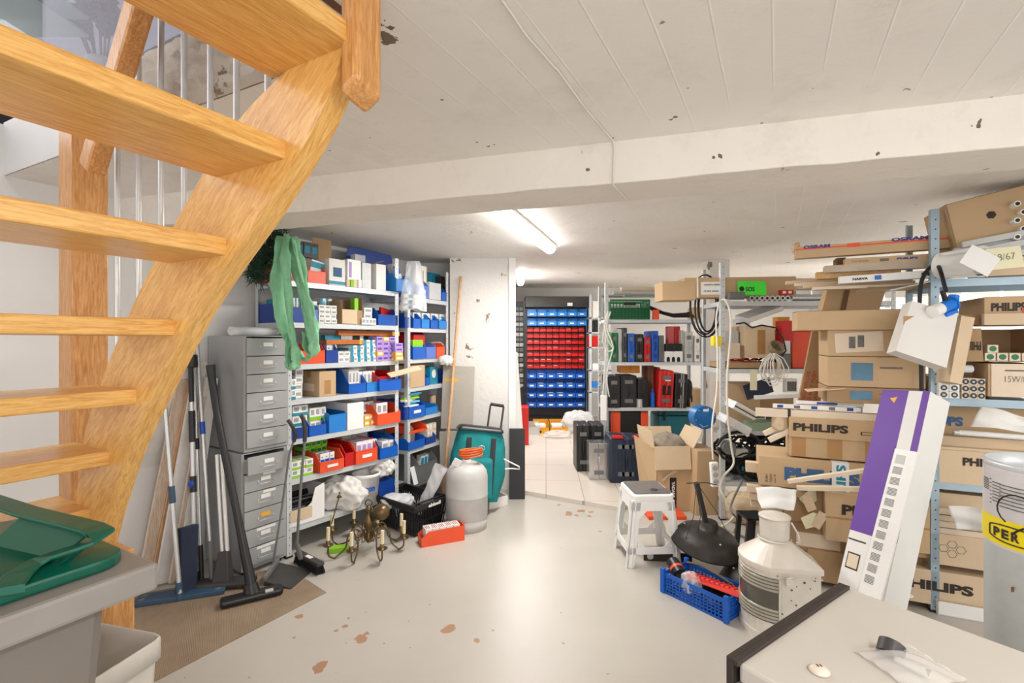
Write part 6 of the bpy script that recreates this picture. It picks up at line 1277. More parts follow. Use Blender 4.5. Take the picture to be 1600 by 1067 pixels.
# ---- blue cable reel, black coil, yellow plug, power strip
T = thing('cable_reel', 'round blue cable reel hanging at the shelf corner', 'cable reel', P(1097, 651, 3.92)); T.rotation_euler = (0, .0, .1)
mb = MB(); R = .092
mb.cyl((0, -.05, 0), (0, .05, 0), R, n=40); mb.cyl((0, -.058, 0), (0, -.05, 0), R*.62, n=32); mb.box(-R*1.0, R*1.0, -.0595, -.05, -.006, .0); mb.build('drum', M_reel, T, bevel=.004); MB().box(-.02, .025, -.061, -.058, .05, .07).build('paper_label', M_paper, T)
for i in range(6): a_ = i*1.05+.2; MB().cyl((R*.84*math.cos(a_), -.052, R*.84*math.sin(a_)), (R*.84*math.cos(a_), -.0535, R*.84*math.sin(a_)), .005, n=10).build('rivet', M_steel, T)
MB().tube([(-.05, -.062, -.05), (-.02, -.066, -.07), (.02, -.062, -.06)], .003, 6).build('wire_handle', M_steel, T)
mb = MB()
for i in range(6):
    jx, jy = rr.uniform(-3, 3), rr.uniform(-5, 5)
    mb.tube([(P(1108+jx, 478+jy, 3.98)+Vector((math.cos(t_*.25)*(.07+.012*i), .014*i, math.sin(t_*.25)*(.2+.012*i)))) for t_ in range(26)], .0055, 8)
tag(mb.build('cable_coil', M_rub), 'black cable coil hung on the post between the shelvings', 'cable')
o = MB().box(-.035, .035, -.025, .025, -.04, .04).cyl((0, 0, -.04), (.0, 0, .04), .03, n=14).build('yellow_plug', M_yel2, None, .008, loc=P(1119, 533, 3.78)); tag(o, 'yellow plug at the lower end of the black coil', 'plug')
c = P(1116, 741, 3.55); T = thing('power_strip', 'white three socket power strip hanging on its cord', 'power strip', c); T.rotation_euler = (0, -.06, .1)
MB().box(-.028, .028, -.018, .018, -.09, .09).build('body', M_white, T, bevel=.008)
for i in range(3): z_ = .05-.05*i; s = MB().cyl((0, -.0165, z_), (0, -.0205, z_), .021, n=24); s = s.build('socket', M_lgrey, T); MB().cyl((-.008, -.0205, z_), (-.008, -.0212, z_), .003, n=8).cyl((.008, -.0205, z_), (.008, -.0212, z_), .003, n=8).build('pin_holes', M_black, s)
tag(MB().tube(spl([P(1130, 468, 3.74), P(1124, 473, 3.70), P(1119, 500, 3.66), P(1121, 550, 3.64), P(1120, 610, 3.62), P(1113, 660, 3.58), P(1113, 700, 3.56), P(1114, 718, 3.55)]), .0065, 8).build('extension_cable', M_cable), 'white cord from the post down to the power strip', 'cord')
tag(MB().tube(spl([P(1128, 468, 3.72), P(1134, 470, 3.68), P(1141, 490, 3.66), P(1141, 530, 3.64), P(1136, 590, 3.62), P(1137, 650, 3.6), P(1143, 700, 3.6), P(1146, 725, 3.58), P(1130, 745, 3.55), P(1126, 765, 3.52), P(1140, 790, 3.5), P(1150, 800, 3.5), P(1140, 815, 3.5), FL(1128, 822, .01)], 90), .0075, 8).build('extension_cable', M_cable), 'long white cord looping from the post to the floor', 'cord')
tag(MB().tube(spl([P(1160, 750, 3.6), P(1142, 790, 3.5), P(1148, 806, 3.45), FL(1160, 815, .01), FL(1148, 830, .01), FL(1170, 842, .01)]), .008, 8).build('grey_cable', M_grey), 'grey cord curling onto the floor below the middle shelving', 'cord')
mb = MB()
for dx in (0, 4): mb.tube(spl([P(950+dx, 487, 5.1), P(944+dx, 510, 5.08), P(952+dx, 535, 5.08), P(958, 545, 5.1), P(950, 548, 5.1), P(942+dx, 530, 5.08), P(950, 490, 5.08)]), .008, 6)
mb.tube(spl([P(947, 545, 5.08), P(943, 600, 5.05), P(942, 625, 5.05)]), .008, 6); mb.tube(spl([P(958, 545, 5.1), P(948, 585, 5.06), P(952, 620, 5.06)]), .006, 6)
tag(mb.build('extension_cable', M_cable), 'white cord looped on the left post of the case shelving', 'cord')
o = MB().box(-.03, .03, -.02, .02, -.13, .13).build('power_strip', M_white, None, .008, loc=P(943, 637, 5.02)); tag(o, 'white power strip seen edge on at the case shelving post', 'power strip')
mb = MB()
for i in range(26): mb.tube([(P(937.5, 490+4.6*i, 5.12)+Vector((.018*math.cos(a_*.785)*(1 if i % 2 else .3), .01*math.sin(a_*.785) if i % 2 else 0.018*math.cos(a_*.785), .02*math.sin(a_*.785)))) for a_ in range(8)], .004, 5, closed=True)
tag(mb.build('steel_chain', M_steel), 'steel chain hanging left of the case shelving', 'chain')
# ================================================================ FLOOR: cartons, stool, lamps
a = FL(1028, 800); an = math.radians(4); w, d_, h = .29, .42, .52
T = thing('open_carton', 'open torn brown carton with black lettered strip on the floor', 'box', a, an); t = .005
mb = MB(); mb.hexa([(0, 0, 0), (w, 0, 0), (w, t, 0), (0, t, 0)], [(-.02, -.0, h), (w+.01, 0, h), (w+.01, t, h), (-.02, t, h)]); mb.box(0, w, d_-t, d_, 0, h+.02); mb.hexa([(0, 0, 0), (t, 0, 0), (t, d_, 0), (0, d_, 0)], [(-.02, 0, h), (-.02+t, 0, h), (-.06, d_, h+.03), (-.06-t, d_, h+.03)]); mb.hexa([(w-t, 0, 0), (w, 0, 0), (w, d_, 0), (w-t, d_, 0)], [(w+.01-t, 0, h), (w+.01, 0, h), (w+.03, d_, h+.02), (w+.03-t, d_, h+.02)]); mb.box(0, w, 0, d_, 0, t); mb.build('body', M_card, T)
o = MB().box(-.03, w-.02, -.004, 0, -.17, .02).build('flap', M_card2, T, loc=(0, -.003, h)); o.rotation_euler = (-.14, 0, 0)
o = MB().box(0, .004, 0, d_*.8, 0, .16).build('flap', M_card2, T, loc=(w+.01, 0, h)); o.rotation_euler = (0, .5, 0)
o = MB().box(0, .004, 0, d_*.9, 0, .14).build('flap', M_card2, T, loc=(-.03, 0, h)); o.rotation_euler = (0, -.15, 0)
o = MB().box(0, w, 0, .004, 0, .1).build('flap', M_card2, T, loc=(0, d_, h+.01)); o.rotation_euler = (-.3, 0, 0)
MB().box(.10, .155, -.002, -.0005, .005, .28).build('black_strip', M_black, T); o = text('YADANI', .13, .026, M_paper, T, (.116, -.003, .25), (math.pi/2, math.pi/2, 0), bold=.05); MB().box(.12, .14, -.003, -.002, .08, .1).build('yellow_mark', M_yel2, T)
mb = MB(); mb.add([(.03, -.008, .27), (.16, -.012, .33), (.16, -.002, .36), (.10, -.003, .31), (.06, -.006, .27), (.04, -.01, .25)], [(0, 1, 2, 3, 4, 5)]); mb.build('torn_flap', M_card2, T, solid=.003)
crumple('crumpled_paper', mat('grey_brown_paper', srgb(150, 138, 122), .8, var=.15), a+Vector((.15, .2, .36)), .15, .13, .26, 83, 'crumpled grey brown wrapping inside the open torn carton', 'paper', amp=.35)
T = carton(FL(1087, 806), math.radians(6), .185, .42, .52, 'tall closed brown carton right of the open torn one'); T.rotation_euler = (0, .03, math.radians(6))
o = MB().box(0, .3, 0, .2, 0, .03).build('orange_tray', M_orange, None, .004, loc=(1.22, 4.0, .002)); o.location = FL(1032, 806)+Vector((-.12, -.09, 0)); tag(o, 'low orange tray on the floor under the open torn carton edge', 'tray')
# stool
T = thing('step_stool', 'white plastic stool with a grey mat on its seat', 'stool', (.875, 3.175, 0), math.radians(3)); sx, sy, bx, by, hz = .128, .148, .172, .165, .45
def sp(u, v, z, k=1.0):  # corner interpolation: u,v in -1..1
    f = 1-z/hz; return Vector((u*(sx+(bx-sx)*f*k), v*(sy+(by-sy)*f*k), z))
mb = MB()
for u in (-1, 1):
    for v in (-1, 1):  # L shaped flared legs
        for (du, dv) in ((.36, .06), (.06, .36)):
            bo = [sp(u, v, 0), sp(u*(1-du*.75), v, 0), sp(u*(1-du*.75), v*(1-dv*.75), 0), sp(u, v*(1-dv*.75), 0)]; to = [sp(u, v, .40), sp(u*(1-du*1.1), v, .40), sp(u*(1-du*1.1), v*(1-dv*1.1), .40), sp(u, v*(1-dv*1.1), .40)]
            mb.hexa(bo, to)
        for (du, dv) in ((.16, 0), (0, .16)):
            mb.tube([sp(u*(1-du), v*(1-dv), 0)+Vector((u*.002, v*.002, 0)), sp(u*(1-du), v*(1-dv), .40)+Vector((u*.002, v*.002, 0))], .004, 6)
mb.build('legs', M_white, T, bevel=.003)
for zz_, nm_ in (((.08, .125), 'foot_frame'), ((.345, .41), 'upper_frame')):
  mb = MB()
  for (p, q) in (((-1, -1), (1, -1)), ((1, -1), (1, 1)), ((1, 1), (-1, 1)), ((-1, 1), (-1, -1))):
      for z0, z1 in (zz_,):
          A_, B_ = sp(p[0], p[1], z0), sp(q[0], q[1], z0); C_, D2 = sp(p[0], p[1], z1), sp(q[0], q[1], z1); nn = (B_-A_).cross(Vector((0, 0, 1))).normalized()*-.006
          mb.hexa([A_, B_, B_+nn, A_+nn], [C_, D2, D2+nn, C_+nn])
          # rounded gussets at the corners of each opening
          for (P1, P2) in ((A_ if z0 > .2 else C_, 1), (B_ if z0 > .2 else D2, -1)):
              dr = (B_-A_).normalized()*P2; sgn = -1 if z0 > .2 else 1; zz = P1+dr*(B_-A_).length*.17; mb.add([zz, zz+dr*.045, zz+Vector((0, 0, sgn*.05)), zz+nn, zz+dr*.045+nn, zz+Vector((0, 0, sgn*.05))+nn], [(0, 1, 2), (5, 4, 3), (0, 3, 4, 1), (1, 4, 5, 2), (2, 5, 3, 0)])
  mb.build(nm_, M_white, T, bevel=.002)
mb = MB(); mb.prism(rr_(-sx-.004, sx+.004, -sy-.004, sy+.004, .03), .40, hz-.004); mb.build('seat', M_white, T, bevel=.01)
MB().prism(rr_(-sx+.012, sx-.012, -sy+.012, sy-.012, .015), hz-.004, hz+.0015).build('seat_mat', mat('worn_grey_mat', srgb(104, 98, 92), .8, var=.15), T)
o = MB().box(-.06, .06, -.03, .035, 0, .006).build('foil_packet', M_foil, loc=(.94, 3.09, .4525), rot=.1); MB().tube([(.02*math.cos(i)-.04, .02*math.sin(i), .008) for i in range(7)], .0015, 5).build('wire', M_wire, o); tag(o, 'crinkled foil packet lying on the stool seat', 'packet')
# factory lamps
def dome(label, loc, rot, R, arm):
    T = thing('factory_lamp', label, 'lamp', loc); T.rotation_euler = rot
    MB().lathe([(.045, .135), (.05, .13), (.05, .105), (.075, .10), (R*.62, .085), (R*.8, .065), (R*.9, .04), (R, 0), (R+.004, -.006), (R-.004, -.006), (R*.88, .034), (.07, .09), (.001, .1)], n=48).build('shade', M_dome, T)
    MB().cyl((0, 0, .13), (0, 0, .15), .05, .04, n=24).build('cap', M_dome, T)
    for i in range(3): a_ = i*2.1+.5; MB().sphere((R*.7*math.cos(a_), R*.7*math.sin(a_), .085), .006, 5).build('rivet', M_steel, T)
    return T
Td = dome('dusty black factory lamp shade lying behind the stool', (1.19, 2.98, .16), (math.radians(10), math.radians(6), .1), .205, 1)
mb = MB(); beam_(mb, (-.03, .0, .14), (-.11, .05, .37), .012, .018, (1, 0, 0)); mb.build('arm', M_black, Td, bevel=.004); mb = MB()
for q in ((-.17, -.05, .02), (.14, .04, .07), (-.09, -.04, .09)): mb.tube([(-.11, .05, .37), (q[0]*.6-.04, q[1], .2), q], .002, 5)
mb.tube([(-.17, .05, .36), (-.05, .05, .375), (0.03, .06, .36)], .003, 5); mb.build('suspension_wire', M_wire, Td)
Td = dome('second black lamp shade on the floor behind the blue crate', (1.40, 2.80, .012), (math.radians(3), 0, .6), .19, 0)
o = MB().box(0, .3, 0, .014, 0, .055).cyl((.04, -.002, .03), (.04, .016, .03), .02, n=16, m=1).build('iron_bar', [M_rust, M_steel], None, .002, loc=FL(1006, 876), rot=-.1); o.data.materials[0] = mat('dark_iron', srgb(62, 54, 48), .6, .4, var=.2); tag(o, 'dark flat iron bar with a hole lying behind the blue crate', 'iron bar')
T = thing('black_stand', 'black slotted steel stand between the lamp shade and the cartons', 'stand', FL(1166, 868)); 
for i, (x, y) in enumerate(((0, 0), (.1, .0), (.1, .14), (0, .14))): MB().hexa([(x-.016, y-.01, 0), (x+.016, y-.01, 0), (x+.016, y+.01, 0), (x-.016, y+.01, 0)], [(x+.008, y-.01, .245), (x+.036, y-.01, .245), (x+.036, y+.01, .245), (x+.008, y+.01, .245)]).build('leg', M_black, T)
MB().box(0, .15, -.01, .15, .23, .245).build('top_frame', M_black, T, bevel=.004)
# blue crate
a, b, c_ = FL(1135, 974), FL(1036, 925), FL(1163, 946); an = math.atan2((b-a).y, (b-a).x)-math.pi/2
T = thing('plastic_crate', 'small blue perforated crate of tools on the floor in front of the lantern', 'crate', a, an); Lc, Wc, Hc = (b-a).length, .22, .115
# local x -> to the right/back, local y -> along a->b
crate(T, Wc, Lc, Hc, M_blue, 10, 5, 18)
for x in (0, Wc):
    for y in (0, Lc): MB().box(x-.012, x+.012, y-.012, y+.012, -.0+.001, Hc+.02).build('corner_post', M_blue, T, bevel=.003)
Mx = Matrix.Translation(a) @ Matrix.Rotation(an, 4, 'Z')
def cl(x, y, z): return Mx @ Vector((x, y, z))
mb = MB(); mb.hexa([(-.05, -.15, 0), (.05, -.15, 0), (.03, .15, 0), (-.03, .15, 0)], [(-.035, -.14, .03), (.035, -.14, .03), (.022, .14, .03), (-.022, .14, .03)])
for i in range(9): mb.box(-.04, .04, -.12+.026*i, -.112+.026*i, .028, .034)
o = mb.build('red_guard', M_orange, None, .006, loc=cl(.1, .13, .10)); o.data.materials[0] = mat('bright_red_plastic', srgb(226, 50, 34), .4); o.rotation_euler = (0, .25, an+.15); tag(o, 'bright red ribbed plastic guard lying in the blue crate', 'tool part')
o = MB().cyl((0, 0, 0), (0, .09, .03), .038, n=24).cyl((0, .03, .01), (0, .045, .015), .0392, n=24, m=1).cyl((0, -.002, 0), (0, 0, 0), .024, n=20, m=2).build('grinder_head', [M_black, M_orange, M_dark], loc=cl(.07, Lc-.06, .10), rot=an-.5); tag(o, 'black round tool end with a red band in the blue crate', 'tool')
crumple('clear_bag', M_clear, cl(.05, Lc*.62, .05), .055, .06, .1, 91, 'clear plastic bag over the side of the blue crate', 'plastic bag', amp=.35)
crumple('dark_cable', M_rub, cl(.11, Lc*.35, .01), .08, .12, .07, 92, 'dark cable heap under the red guard in the crate', 'cables', amp=.35)
mb = MB(); mb.tube([cl(.2, Lc*.2, .1), cl(.18, Lc*.4, .13), cl(.19, Lc*.7, .14), cl(.2, Lc*.95, .12)], .007, 8); tag(mb.build('braided_rope', mat('speckled_cord', srgb(110, 100, 90), .8, var=.5, vscale=200)), 'speckled braided cord lying along the back of the blue crate', 'cord')
# lantern
c = Vector((1.30, 2.40, 0)); T = thing('ship_lantern', 'old cream painted ship lantern with chimney and ribbed glass lens', 'lantern', c); T.scale = (.88, .88, .95)
# plan: arc on the left/front, two straight panels meeting at the front right corner
def plan(r): 
    pts = []
    for i in range(15): a_ = math.radians(60+i*12.5); pts.append((r*math.cos(a_), r*math.sin(a_)))
    pts.append((.15*r/.19, -.19*r/.19)); pts.append((.19*r/.19, -.02*r/.19)); return pts
def shell(prs, m=0):
    mb = MB(); n = len(plan(1)); vs = []
    for r, z_ in prs: vs += [(x, y, z_) for x, y in plan(r)]
    mb.add(vs, [(i*n+j, i*n+(j+1) % n, (i+1)*n+(j+1) % n, (i+1)*n+j) for i in range(len(prs)-1) for j in range(n)], m, False)
    mb.add([(x, y, prs[0][1]) for x, y in plan(prs[0][0])], [tuple(range(n))]); mb.add([(x, y, prs[-1][1]) for x, y in plan(prs[-1][0])], [tuple(range(n))]); return mb
shell([(.185, 0), (.185, .025), (.18, .025), (.18, .36)]).build('body', M_lant, T)
shell([(.192, .34), (.192, .365), (.185, .37), (.06, .455)]).build('roof', M_lant, T, bevel=.003); shell([(.187, .315), (.187, .32)]).build('rim_band', M_lant, T)
mb = MB()
mb.lathe([(.1815, .09), (.1815, .31)], n=22, a0=math.radians(140), a1=math.radians(246), m=1)
for i in (0, 1, 2, 3, 9, 10, 11, 12): z_ = .095+.0165*i; mb.lathe([(.181, z_), (.189, z_+.004), (.189, z_+.010), (.181, z_+.014)], n=22, a0=math.radians(140), a1=math.radians(246))
mb.build('ribbed_lens', [mat('lens_rib_glass', srgb(170, 164, 148), .15, var=.2, vscale=9), M_lantg], T)
for a_ in (138, 248): MB().tube([(.185*math.cos(math.radians(a_)), .185*math.sin(math.radians(a_)), z_) for z_ in (.09, .31)], .006, 6).build('lens_frame', M_lant, T)
MB().cyl((0, .01, .43), (.0, .01, .57), .074, .078, n=32).build('chimney', M_lant, T); MB().lathe([(.001, .59), (.02, .588), (.07, .572), (.082, .568), (.082, .56), (.076, .56)], c=(0, .01, 0), n=32).build('chimney_cap', M_lant, T)
MB().lathe([(.08, .445), (.088, .45), (.08, .456)], c=(0, .01, 0), n=32).build('collar', M_lant, T)
MB().tube([(.06, -.05, .55), (.085, -.07, .5), (.09, -.08, .46), (.075, -.07, .455)], .005, 8).build('latch', M_steel, T)
mb = MB(); mb.box(-.045, -.005, -.19, -.182, .29, .325); mb.tube([(-.04, -.19, .325), (-.025, -.2, .335), (-.01, -.19, .325)], .004, 6); mb.build('hasp', M_lant, T)
rr = random.Random(6); mb = MB()
for i in range(26):
    u = rr.random(); v_ = rr.uniform(.03, .33); x = .0+u*.14; y = -.181-.0*u; n1 = Vector(plan(.18)[14]+(0,)); n2_ = Vector(plan(.18)[15]+(0,)); p = n1.lerp(n2_, rr.uniform(.1, .95)); nn = (n2_-n1).cross(Vector((0, 0, 1))).normalized(); s = rr.uniform(.003, .009); td = (n2_-n1).normalized()
    p = p+Vector((0, 0, v_)); mb.add([p+nn*.0012+td*s*rr.uniform(.6, 1.3), p+nn*.0012+Vector((0, 0, s)), p+nn*.0012-td*s*rr.uniform(.6, 1.3), p+nn*.0012-Vector((0, 0, s*.7))], [(0, 1, 2, 3)])
o = mb.build('rust_chips', M_rust, T); o['kind'] = 'stuff'
# ================================================================ RIGHT SHELF and lamp cartons
S3 = Fr(2.17, 2.52, .913, -.408)
ZR = [.10, .68, 1.11, 1.72]
shelf_unit(S3, 1.3, .40, ZR, 2.085, 'blue grey metal shelving full of lamp cartons at the right edge', m=M_galvb, lip=.04)
def lbox(px0, pyt, pyb, d, dep, label, m=None, px1=None, t1=-.012, name='lamp_carton', dang=0, txt=None, tc=None, group=None, tape=False, rollz=0, bevel=.002):
    """long carton whose left end shows at px0 (front edge at depth d), lying parallel to the right shelf"""
    t0 = S3.t(px0, d); z0 = S3.z(pyb, t0, d); z1 = S3.z(pyt, t0, d)
    if px1 is not None: t1 = S3.t(px1, d)
    L = t1-t0; T = thing(name, label, 'box', S3.p(t0, d, z0), (0, rollz, S3.a+dang), group); h = z1-z0
    MB().box(0, L, 0, dep, 0, h).build('body', m or M_card, T, bevel=bevel)
    if tape: MB().box(-.0008, L, -.0008, dep+.0008, h*.46, h*.5).build('tape_strip', M_tape, T)
    T['_w'] = L; T['_h'] = h; return T
def ltext(T, s, x, z, w, h, m, bold=.05): return text(s, w, h, m, T, (x, -.0015, z), bold=bold)
# --- pile on the floor left of the post, bottom to top
T = lbox(1262, 858, 905, .06, .30, 'flattened brown carton lying at the bottom of the left pile', M_card3, rollz=0)
T = lbox(1235, 810, 857, .08, .28, 'brown carton with bent open end in the left pile', M_card3); w, h = T['_w'], T['_h']; MB().box(w*.05, w*.4, -.0014, -.0002, h*.15, h*.6).build('paper_label', M_cream, T)
T = lbox(1330, 848, 902, -.02, .10, 'small brown carton standing at the foot of the left pile', M_card, px1=1372)
T = lbox(1290, 768, 843, -.03, .33, 'brown lamp carton with black lettering and a torn left end', M_card, tape=True); w, h = T['_w'], T['_h']; ltext(T, 'PHILIPS', .075, h*.56, .30, .058, M_ink)
for q, r_ in (((-.03, -.01, h*.2), .5), ((-.04, .01, h*.6), -.4)): o = MB().box(-.05, .0, 0, .003, 0, h*.35).build('torn_flap', M_card2, T, loc=q); o.rotation_euler = (0, r_, .3)
for i, (x, y, z_) in enumerate(((1263, 778, 'upper'), (1265, 813, 'lower'))):
    o = MB().add([(-.06, 0, .0), (-.01, -.01, -.05), (.06, .0, -.02), (.05, .01, .045), (.0, .0, .05)], [(0, 1, 2, 3, 4)]).build('curled_note', M_postit, None, solid=.001, loc=P(x, y, 2.74-.05*i)); o.rotation_euler = (.2, .3*i, .2); tag(o, 'pale yellow curled paper on the torn carton end, the %s one' % z_, 'paper')
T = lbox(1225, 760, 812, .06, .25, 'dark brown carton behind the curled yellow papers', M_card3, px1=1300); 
T = lbox(1186, 712, 757, .00, .34, 'brown lamp carton with large blue lettering', M_card, dang=0); w, h = T['_w'], T['_h']; ltext(T, 'PHILIPS', .13, h*.25, .36, h*.46, M_inkb, .07)
MB().box(.36, .44, -.0028, -.0015, 0, h).build('white_tape', M_paper, T); text('LIPS', h*.9, .045, M_tealprint, T, (.425, -.0032, .005), (math.pi/2, -math.pi/2, 0), bold=.04); MB().box(.36, .44, -.001, .3, h+.0003, h+.001).build('white_tape', M_paper, T)
for i, s in enumerate(('58/', '7220/832', 'super 80')): text(s, .05, .012, M_ink, T, (.045+.022*i, -.002, .02), (math.pi/2, -math.pi/2, 0), bold=0)
T = lbox(1165, 722, 737, .05, .06, 'thin brown tube carton sticking out left below the blue lettered box', M_card2, px1=1250); 
for i in range(3): T = lbox(1167+3*i, 758+12*i, 768+12*i, .04+.03*i, .05, 'thin torn tube carton sticking out left over the lantern, %s from the top' % ORD[i], M_card2, px1=1260, group='thin tube cartons above the lantern')
# translucent paper draped
def drape(name, m, pts, label, cat, th=.0015): # quad strip from 4 corner world points
    a_, b_, c_, d_ = pts; rnd = random.Random(len(label)); mb = MB(); ph = [rnd.uniform(0, 6) for _ in range(4)]
    nrm = (b_-a_).cross(d_-a_).normalized()
    def fn(u, v): return a_.lerp(b_, u).lerp(d_.lerp(c_, u), v)+nrm*(.008*math.sin(u*7+ph[0])+.006*math.sin(v*8+u*3+ph[1]))
    mb.grid(fn, 16, 12); return tag(mb.build(name, m, None, solid=th), label, cat)
drape('white_paper', M_paper, [P(1181, 761, 2.6), P(1246, 764, 2.6), P(1242, 796, 2.52), P(1190, 794, 2.52)], 'sheet of white tissue paper draped above the lantern chimney', 'paper')
# cream tubes
def tube3(p, q, r, m, label, name='lamp_tube', sq=True, cat='tube'):
    p, q = Vector(p), Vector(q); mb = MB(); T = thing(name, label, cat, p)
    if sq: beam_(mb, Vector((0, 0, 0)), q-p, r, r, (0, 1, 0))
    else: mb.cyl((0, 0, 0), q-p, r, n=14)
    mb.build('sleeve', m, T, bevel=.002 if sq else 0); return T
tube3(P(1231, 752, 2.62), P(1365, 733, 2.42), .0105, M_cream, 'cream cardboard tube slanting across the blue lettering'); tube3(P(1245, 762, 2.66), P(1350, 764, 2.5), .012, M_cream, 'cream cardboard tube lying below the blue lettered box')
# red printed leaning boards
T = lbox(1233, 682, 712, .03, .2, 'brown carton under the black lettered one, sealed with wide tape', M_card); w, h = T['_w'], T['_h']
for q in (.02, .3, .58): MB().box(w*q, w*q+.07, -.0014, -.0002, .002, h).build('tape_strip', M_tape, T)
T = lbox(1233, 651, 682, .02, .22, 'brown lamp carton with bold black lettering in the middle of the pile', M_card); w, h = T['_w'], T['_h']; ltext(T, 'PHILIPS', .02, h*.32, .265, h*.4, M_ink)
mb = MB(); mb.box(w*.55, w*.88, -.0014, -.0002, h*.3, h*.32).box(w*.55, w*.88, -.0014, -.0002, h*.44, h*.46).box(w*.545, w*.555, -.0014, -.0002, h*.3, h*.46); mb.build('printed_lamp_outline', M_ink, T)
T = lbox(1181, 638, 650, .03, .05, 'cream tube carton on the bold lettered box, the front one', M_cream); MB().box(.165, .18, -.0008, .0508, 0, T['_h']+.001).build('dark_mark', M_ink, T)
T = lbox(1208, 631, 637, .05, .03, 'white printed lamp sleeve on the cream tube carton', M_paper, px1=1345); w = T['_w']
for i in range(5): MB().box(w*(.05+.2*i), w*(.05+.2*i)+.03, -.001, -.0002, .003, T['_h']-.003).build('printed_mark', M_print if i % 2 else M_blued, T)
T = lbox(1245, 626, 631, .09, .03, 'second white printed lamp sleeve behind the cream tube carton', M_paper, px1=1350); MB().box(.1, .2, -.001, -.0002, .003, T['_h']-.003).build('printed_mark', M_blued, T)
tube3(P(1178, 621, 3.1), P(1250, 618, 3.0), .012, M_lgrey, 'pale grey strip lamp poking out behind the white sleeves', sq=True, cat='lamp')
for i in range(2):
    o = MB().box(0, .16, 0, .03, 0, .03).build('crumpled_sleeve', M_cream, None, .004, loc=P(1196+8*i, 682+10*i, 2.9-.04*i)); o.rotation_euler = (0, -.55, S3.a); tag(o, 'torn cream sleeve poking out left of the bold lettered box, %s one' % ('upper' if i == 0 else 'lower'), 'box')
crumple('torn_cardboard', M_card2, P(1219, 672, 2.86), .05, .03, .13, 95, 'torn piece of brown cardboard at the left end of the bold lettered box', 'cardboard', amp=.3)
# three stacked cartons
for i, (px, yt, yb, lb) in enumerate(((1292, 604, 628, 'bottom'), (1293, 557, 603, 'middle'), (1293, 516, 556, 'top'))):
    T = lbox(px, yt, yb, .03, .30, ('brown carton with blue picture, %s of the three stacked' % lb) if lb != 'top' else 'brown carton with white delivery note, top of the three stacked', M_card if i else M_card3); w, h = T['_w'], T['_h']
    if lb == 'top': o = MB().box(.04, .26, -.002, -.0005, h*.1, h*.85).build('delivery_note', M_cream, T); o.rotation_euler = (0, -.06, 0); MB().box(.1, .13, -.0026, -.0021, h*.3, h*.75).box(.14, .17, -.0026, -.0021, h*.35, h*.8).build('printed_lines', M_print, T)
    else: MB().box(.11, .21, -.0016, -.0004, h*.22, h*.8).build('blue_picture', mat('blue_grey_picture', srgb(96, 136, 160), .7, var=.25, vscale=12), T); text('Powerlite', .1, .012, M_ink, T, (.24, -.0012, h*.6), bold=0) if False else MB().box(.24, .34, -.0012, -.0004, h*.62, h*.68).build('printed_line', M_print, T)
for q in (1,):
    o = MB().box(0, .18, 0, .14, 0, .004).build('cardboard_flap', M_card2, None, loc=P(1262, 612, 2.75)); o.rotation_euler = (0, -.12, S3.a); tag(o, 'loose brown flap sticking out left between the stacked cartons', 'cardboard')
T = lbox(1246, 487, 516, .0, .26, 'long plain brown carton lying across the top of the stacked cartons', M_card, t1=-.012); w = T['_w']; T.children[0].data.materials[0] = M_card
o = MB().box(0, w, 0, .26, 0, .003).build('flap', M_card3, T, loc=(0, 0, T['_h'])); o.rotation_euler = (.03, 0, 0)
# leaning boards
def panel(c4, th, m, label, name='cardboard_sheet', cat='cardboard'):
    a_, b_, c_, d_ = [Vector(p) for p in c4]; n_ = (b_-a_).cross(d_-a_).normalized()*th; mb = MB().hexa([a_, b_, c_, d_], [a_+n_, b_+n_, c_+n_, d_+n_]); o = mb.build(name, m, None); return tag(o, label, cat)
o = panel([P(1243, 640, 3.12), P(1277, 640, 3.10), P(1304, 515, 3.16), P(1268, 515, 3.18)], .02, M_card3, 'leaning brown board with red stencilled writing'); 
pa_, pb_ = P(1243, 640, 3.12), P(1268, 515, 3.18); du = (pb_-pa_).normalized(); 
for i in range(3):
    tt = text(['HANDLE WITH CARE', 'DO NOT PUSH', 'FRAGILE GLASS'][i], .22, .022, M_inkr, None, (0, 0, 0), bold=.02); X_ = du; Z_ = (P(1277, 640, 3.10)-pa_).normalized(); nn = X_.cross(Z_).normalized()
    if nn.y > 0: nn = -nn
    Y_ = nn.cross(X_); pos = pa_+du*.03+Z_*(.035+.035*i)+nn*.024; tt.matrix_world = Matrix.Translation(pos) @ Matrix((X_, Y_, nn)).transposed().to_4x4(); M0 = tt.matrix_world.copy(); tt.parent = o; tt.matrix_parent_inverse = Matrix.Identity(4); tt.matrix_local = M0
panel([P(1284, 640, 3.18), P(1300, 640, 3.18), P(1316, 510, 3.2), P(1300, 510, 3.2)], .03, M_card3, 'narrow leaning brown board right of the red stencilled one')
o = panel([P(1270, 512, 3.1), P(1356, 512, 3.1), P(1376, 452, 3.12), P(1286, 452, 3.12)], .05, M_card, 'upright brown carton panels rising behind the long plain carton'); mb = MB(); a_, b_ = P(1308, 510, 3.04), P(1320, 453, 3.06); mb.hexa([a_, a_+Vector((.03, 0, 0)), b_+Vector((.03, 0, 0)), b_], [p+Vector((0, -.004, 0)) for p in (a_, a_+Vector((.03, 0, 0)), b_+Vector((.03, 0, 0)), b_)]); mb.build('dark_seam', M_corr, o)
T = lbox(1208, 710, 718, .2, .1, 'brown boards lying between the taped and blue lettered cartons', mat('red_brown_board', srgb(166, 108, 74), .85, var=.15, vscale=20), px1=1330)
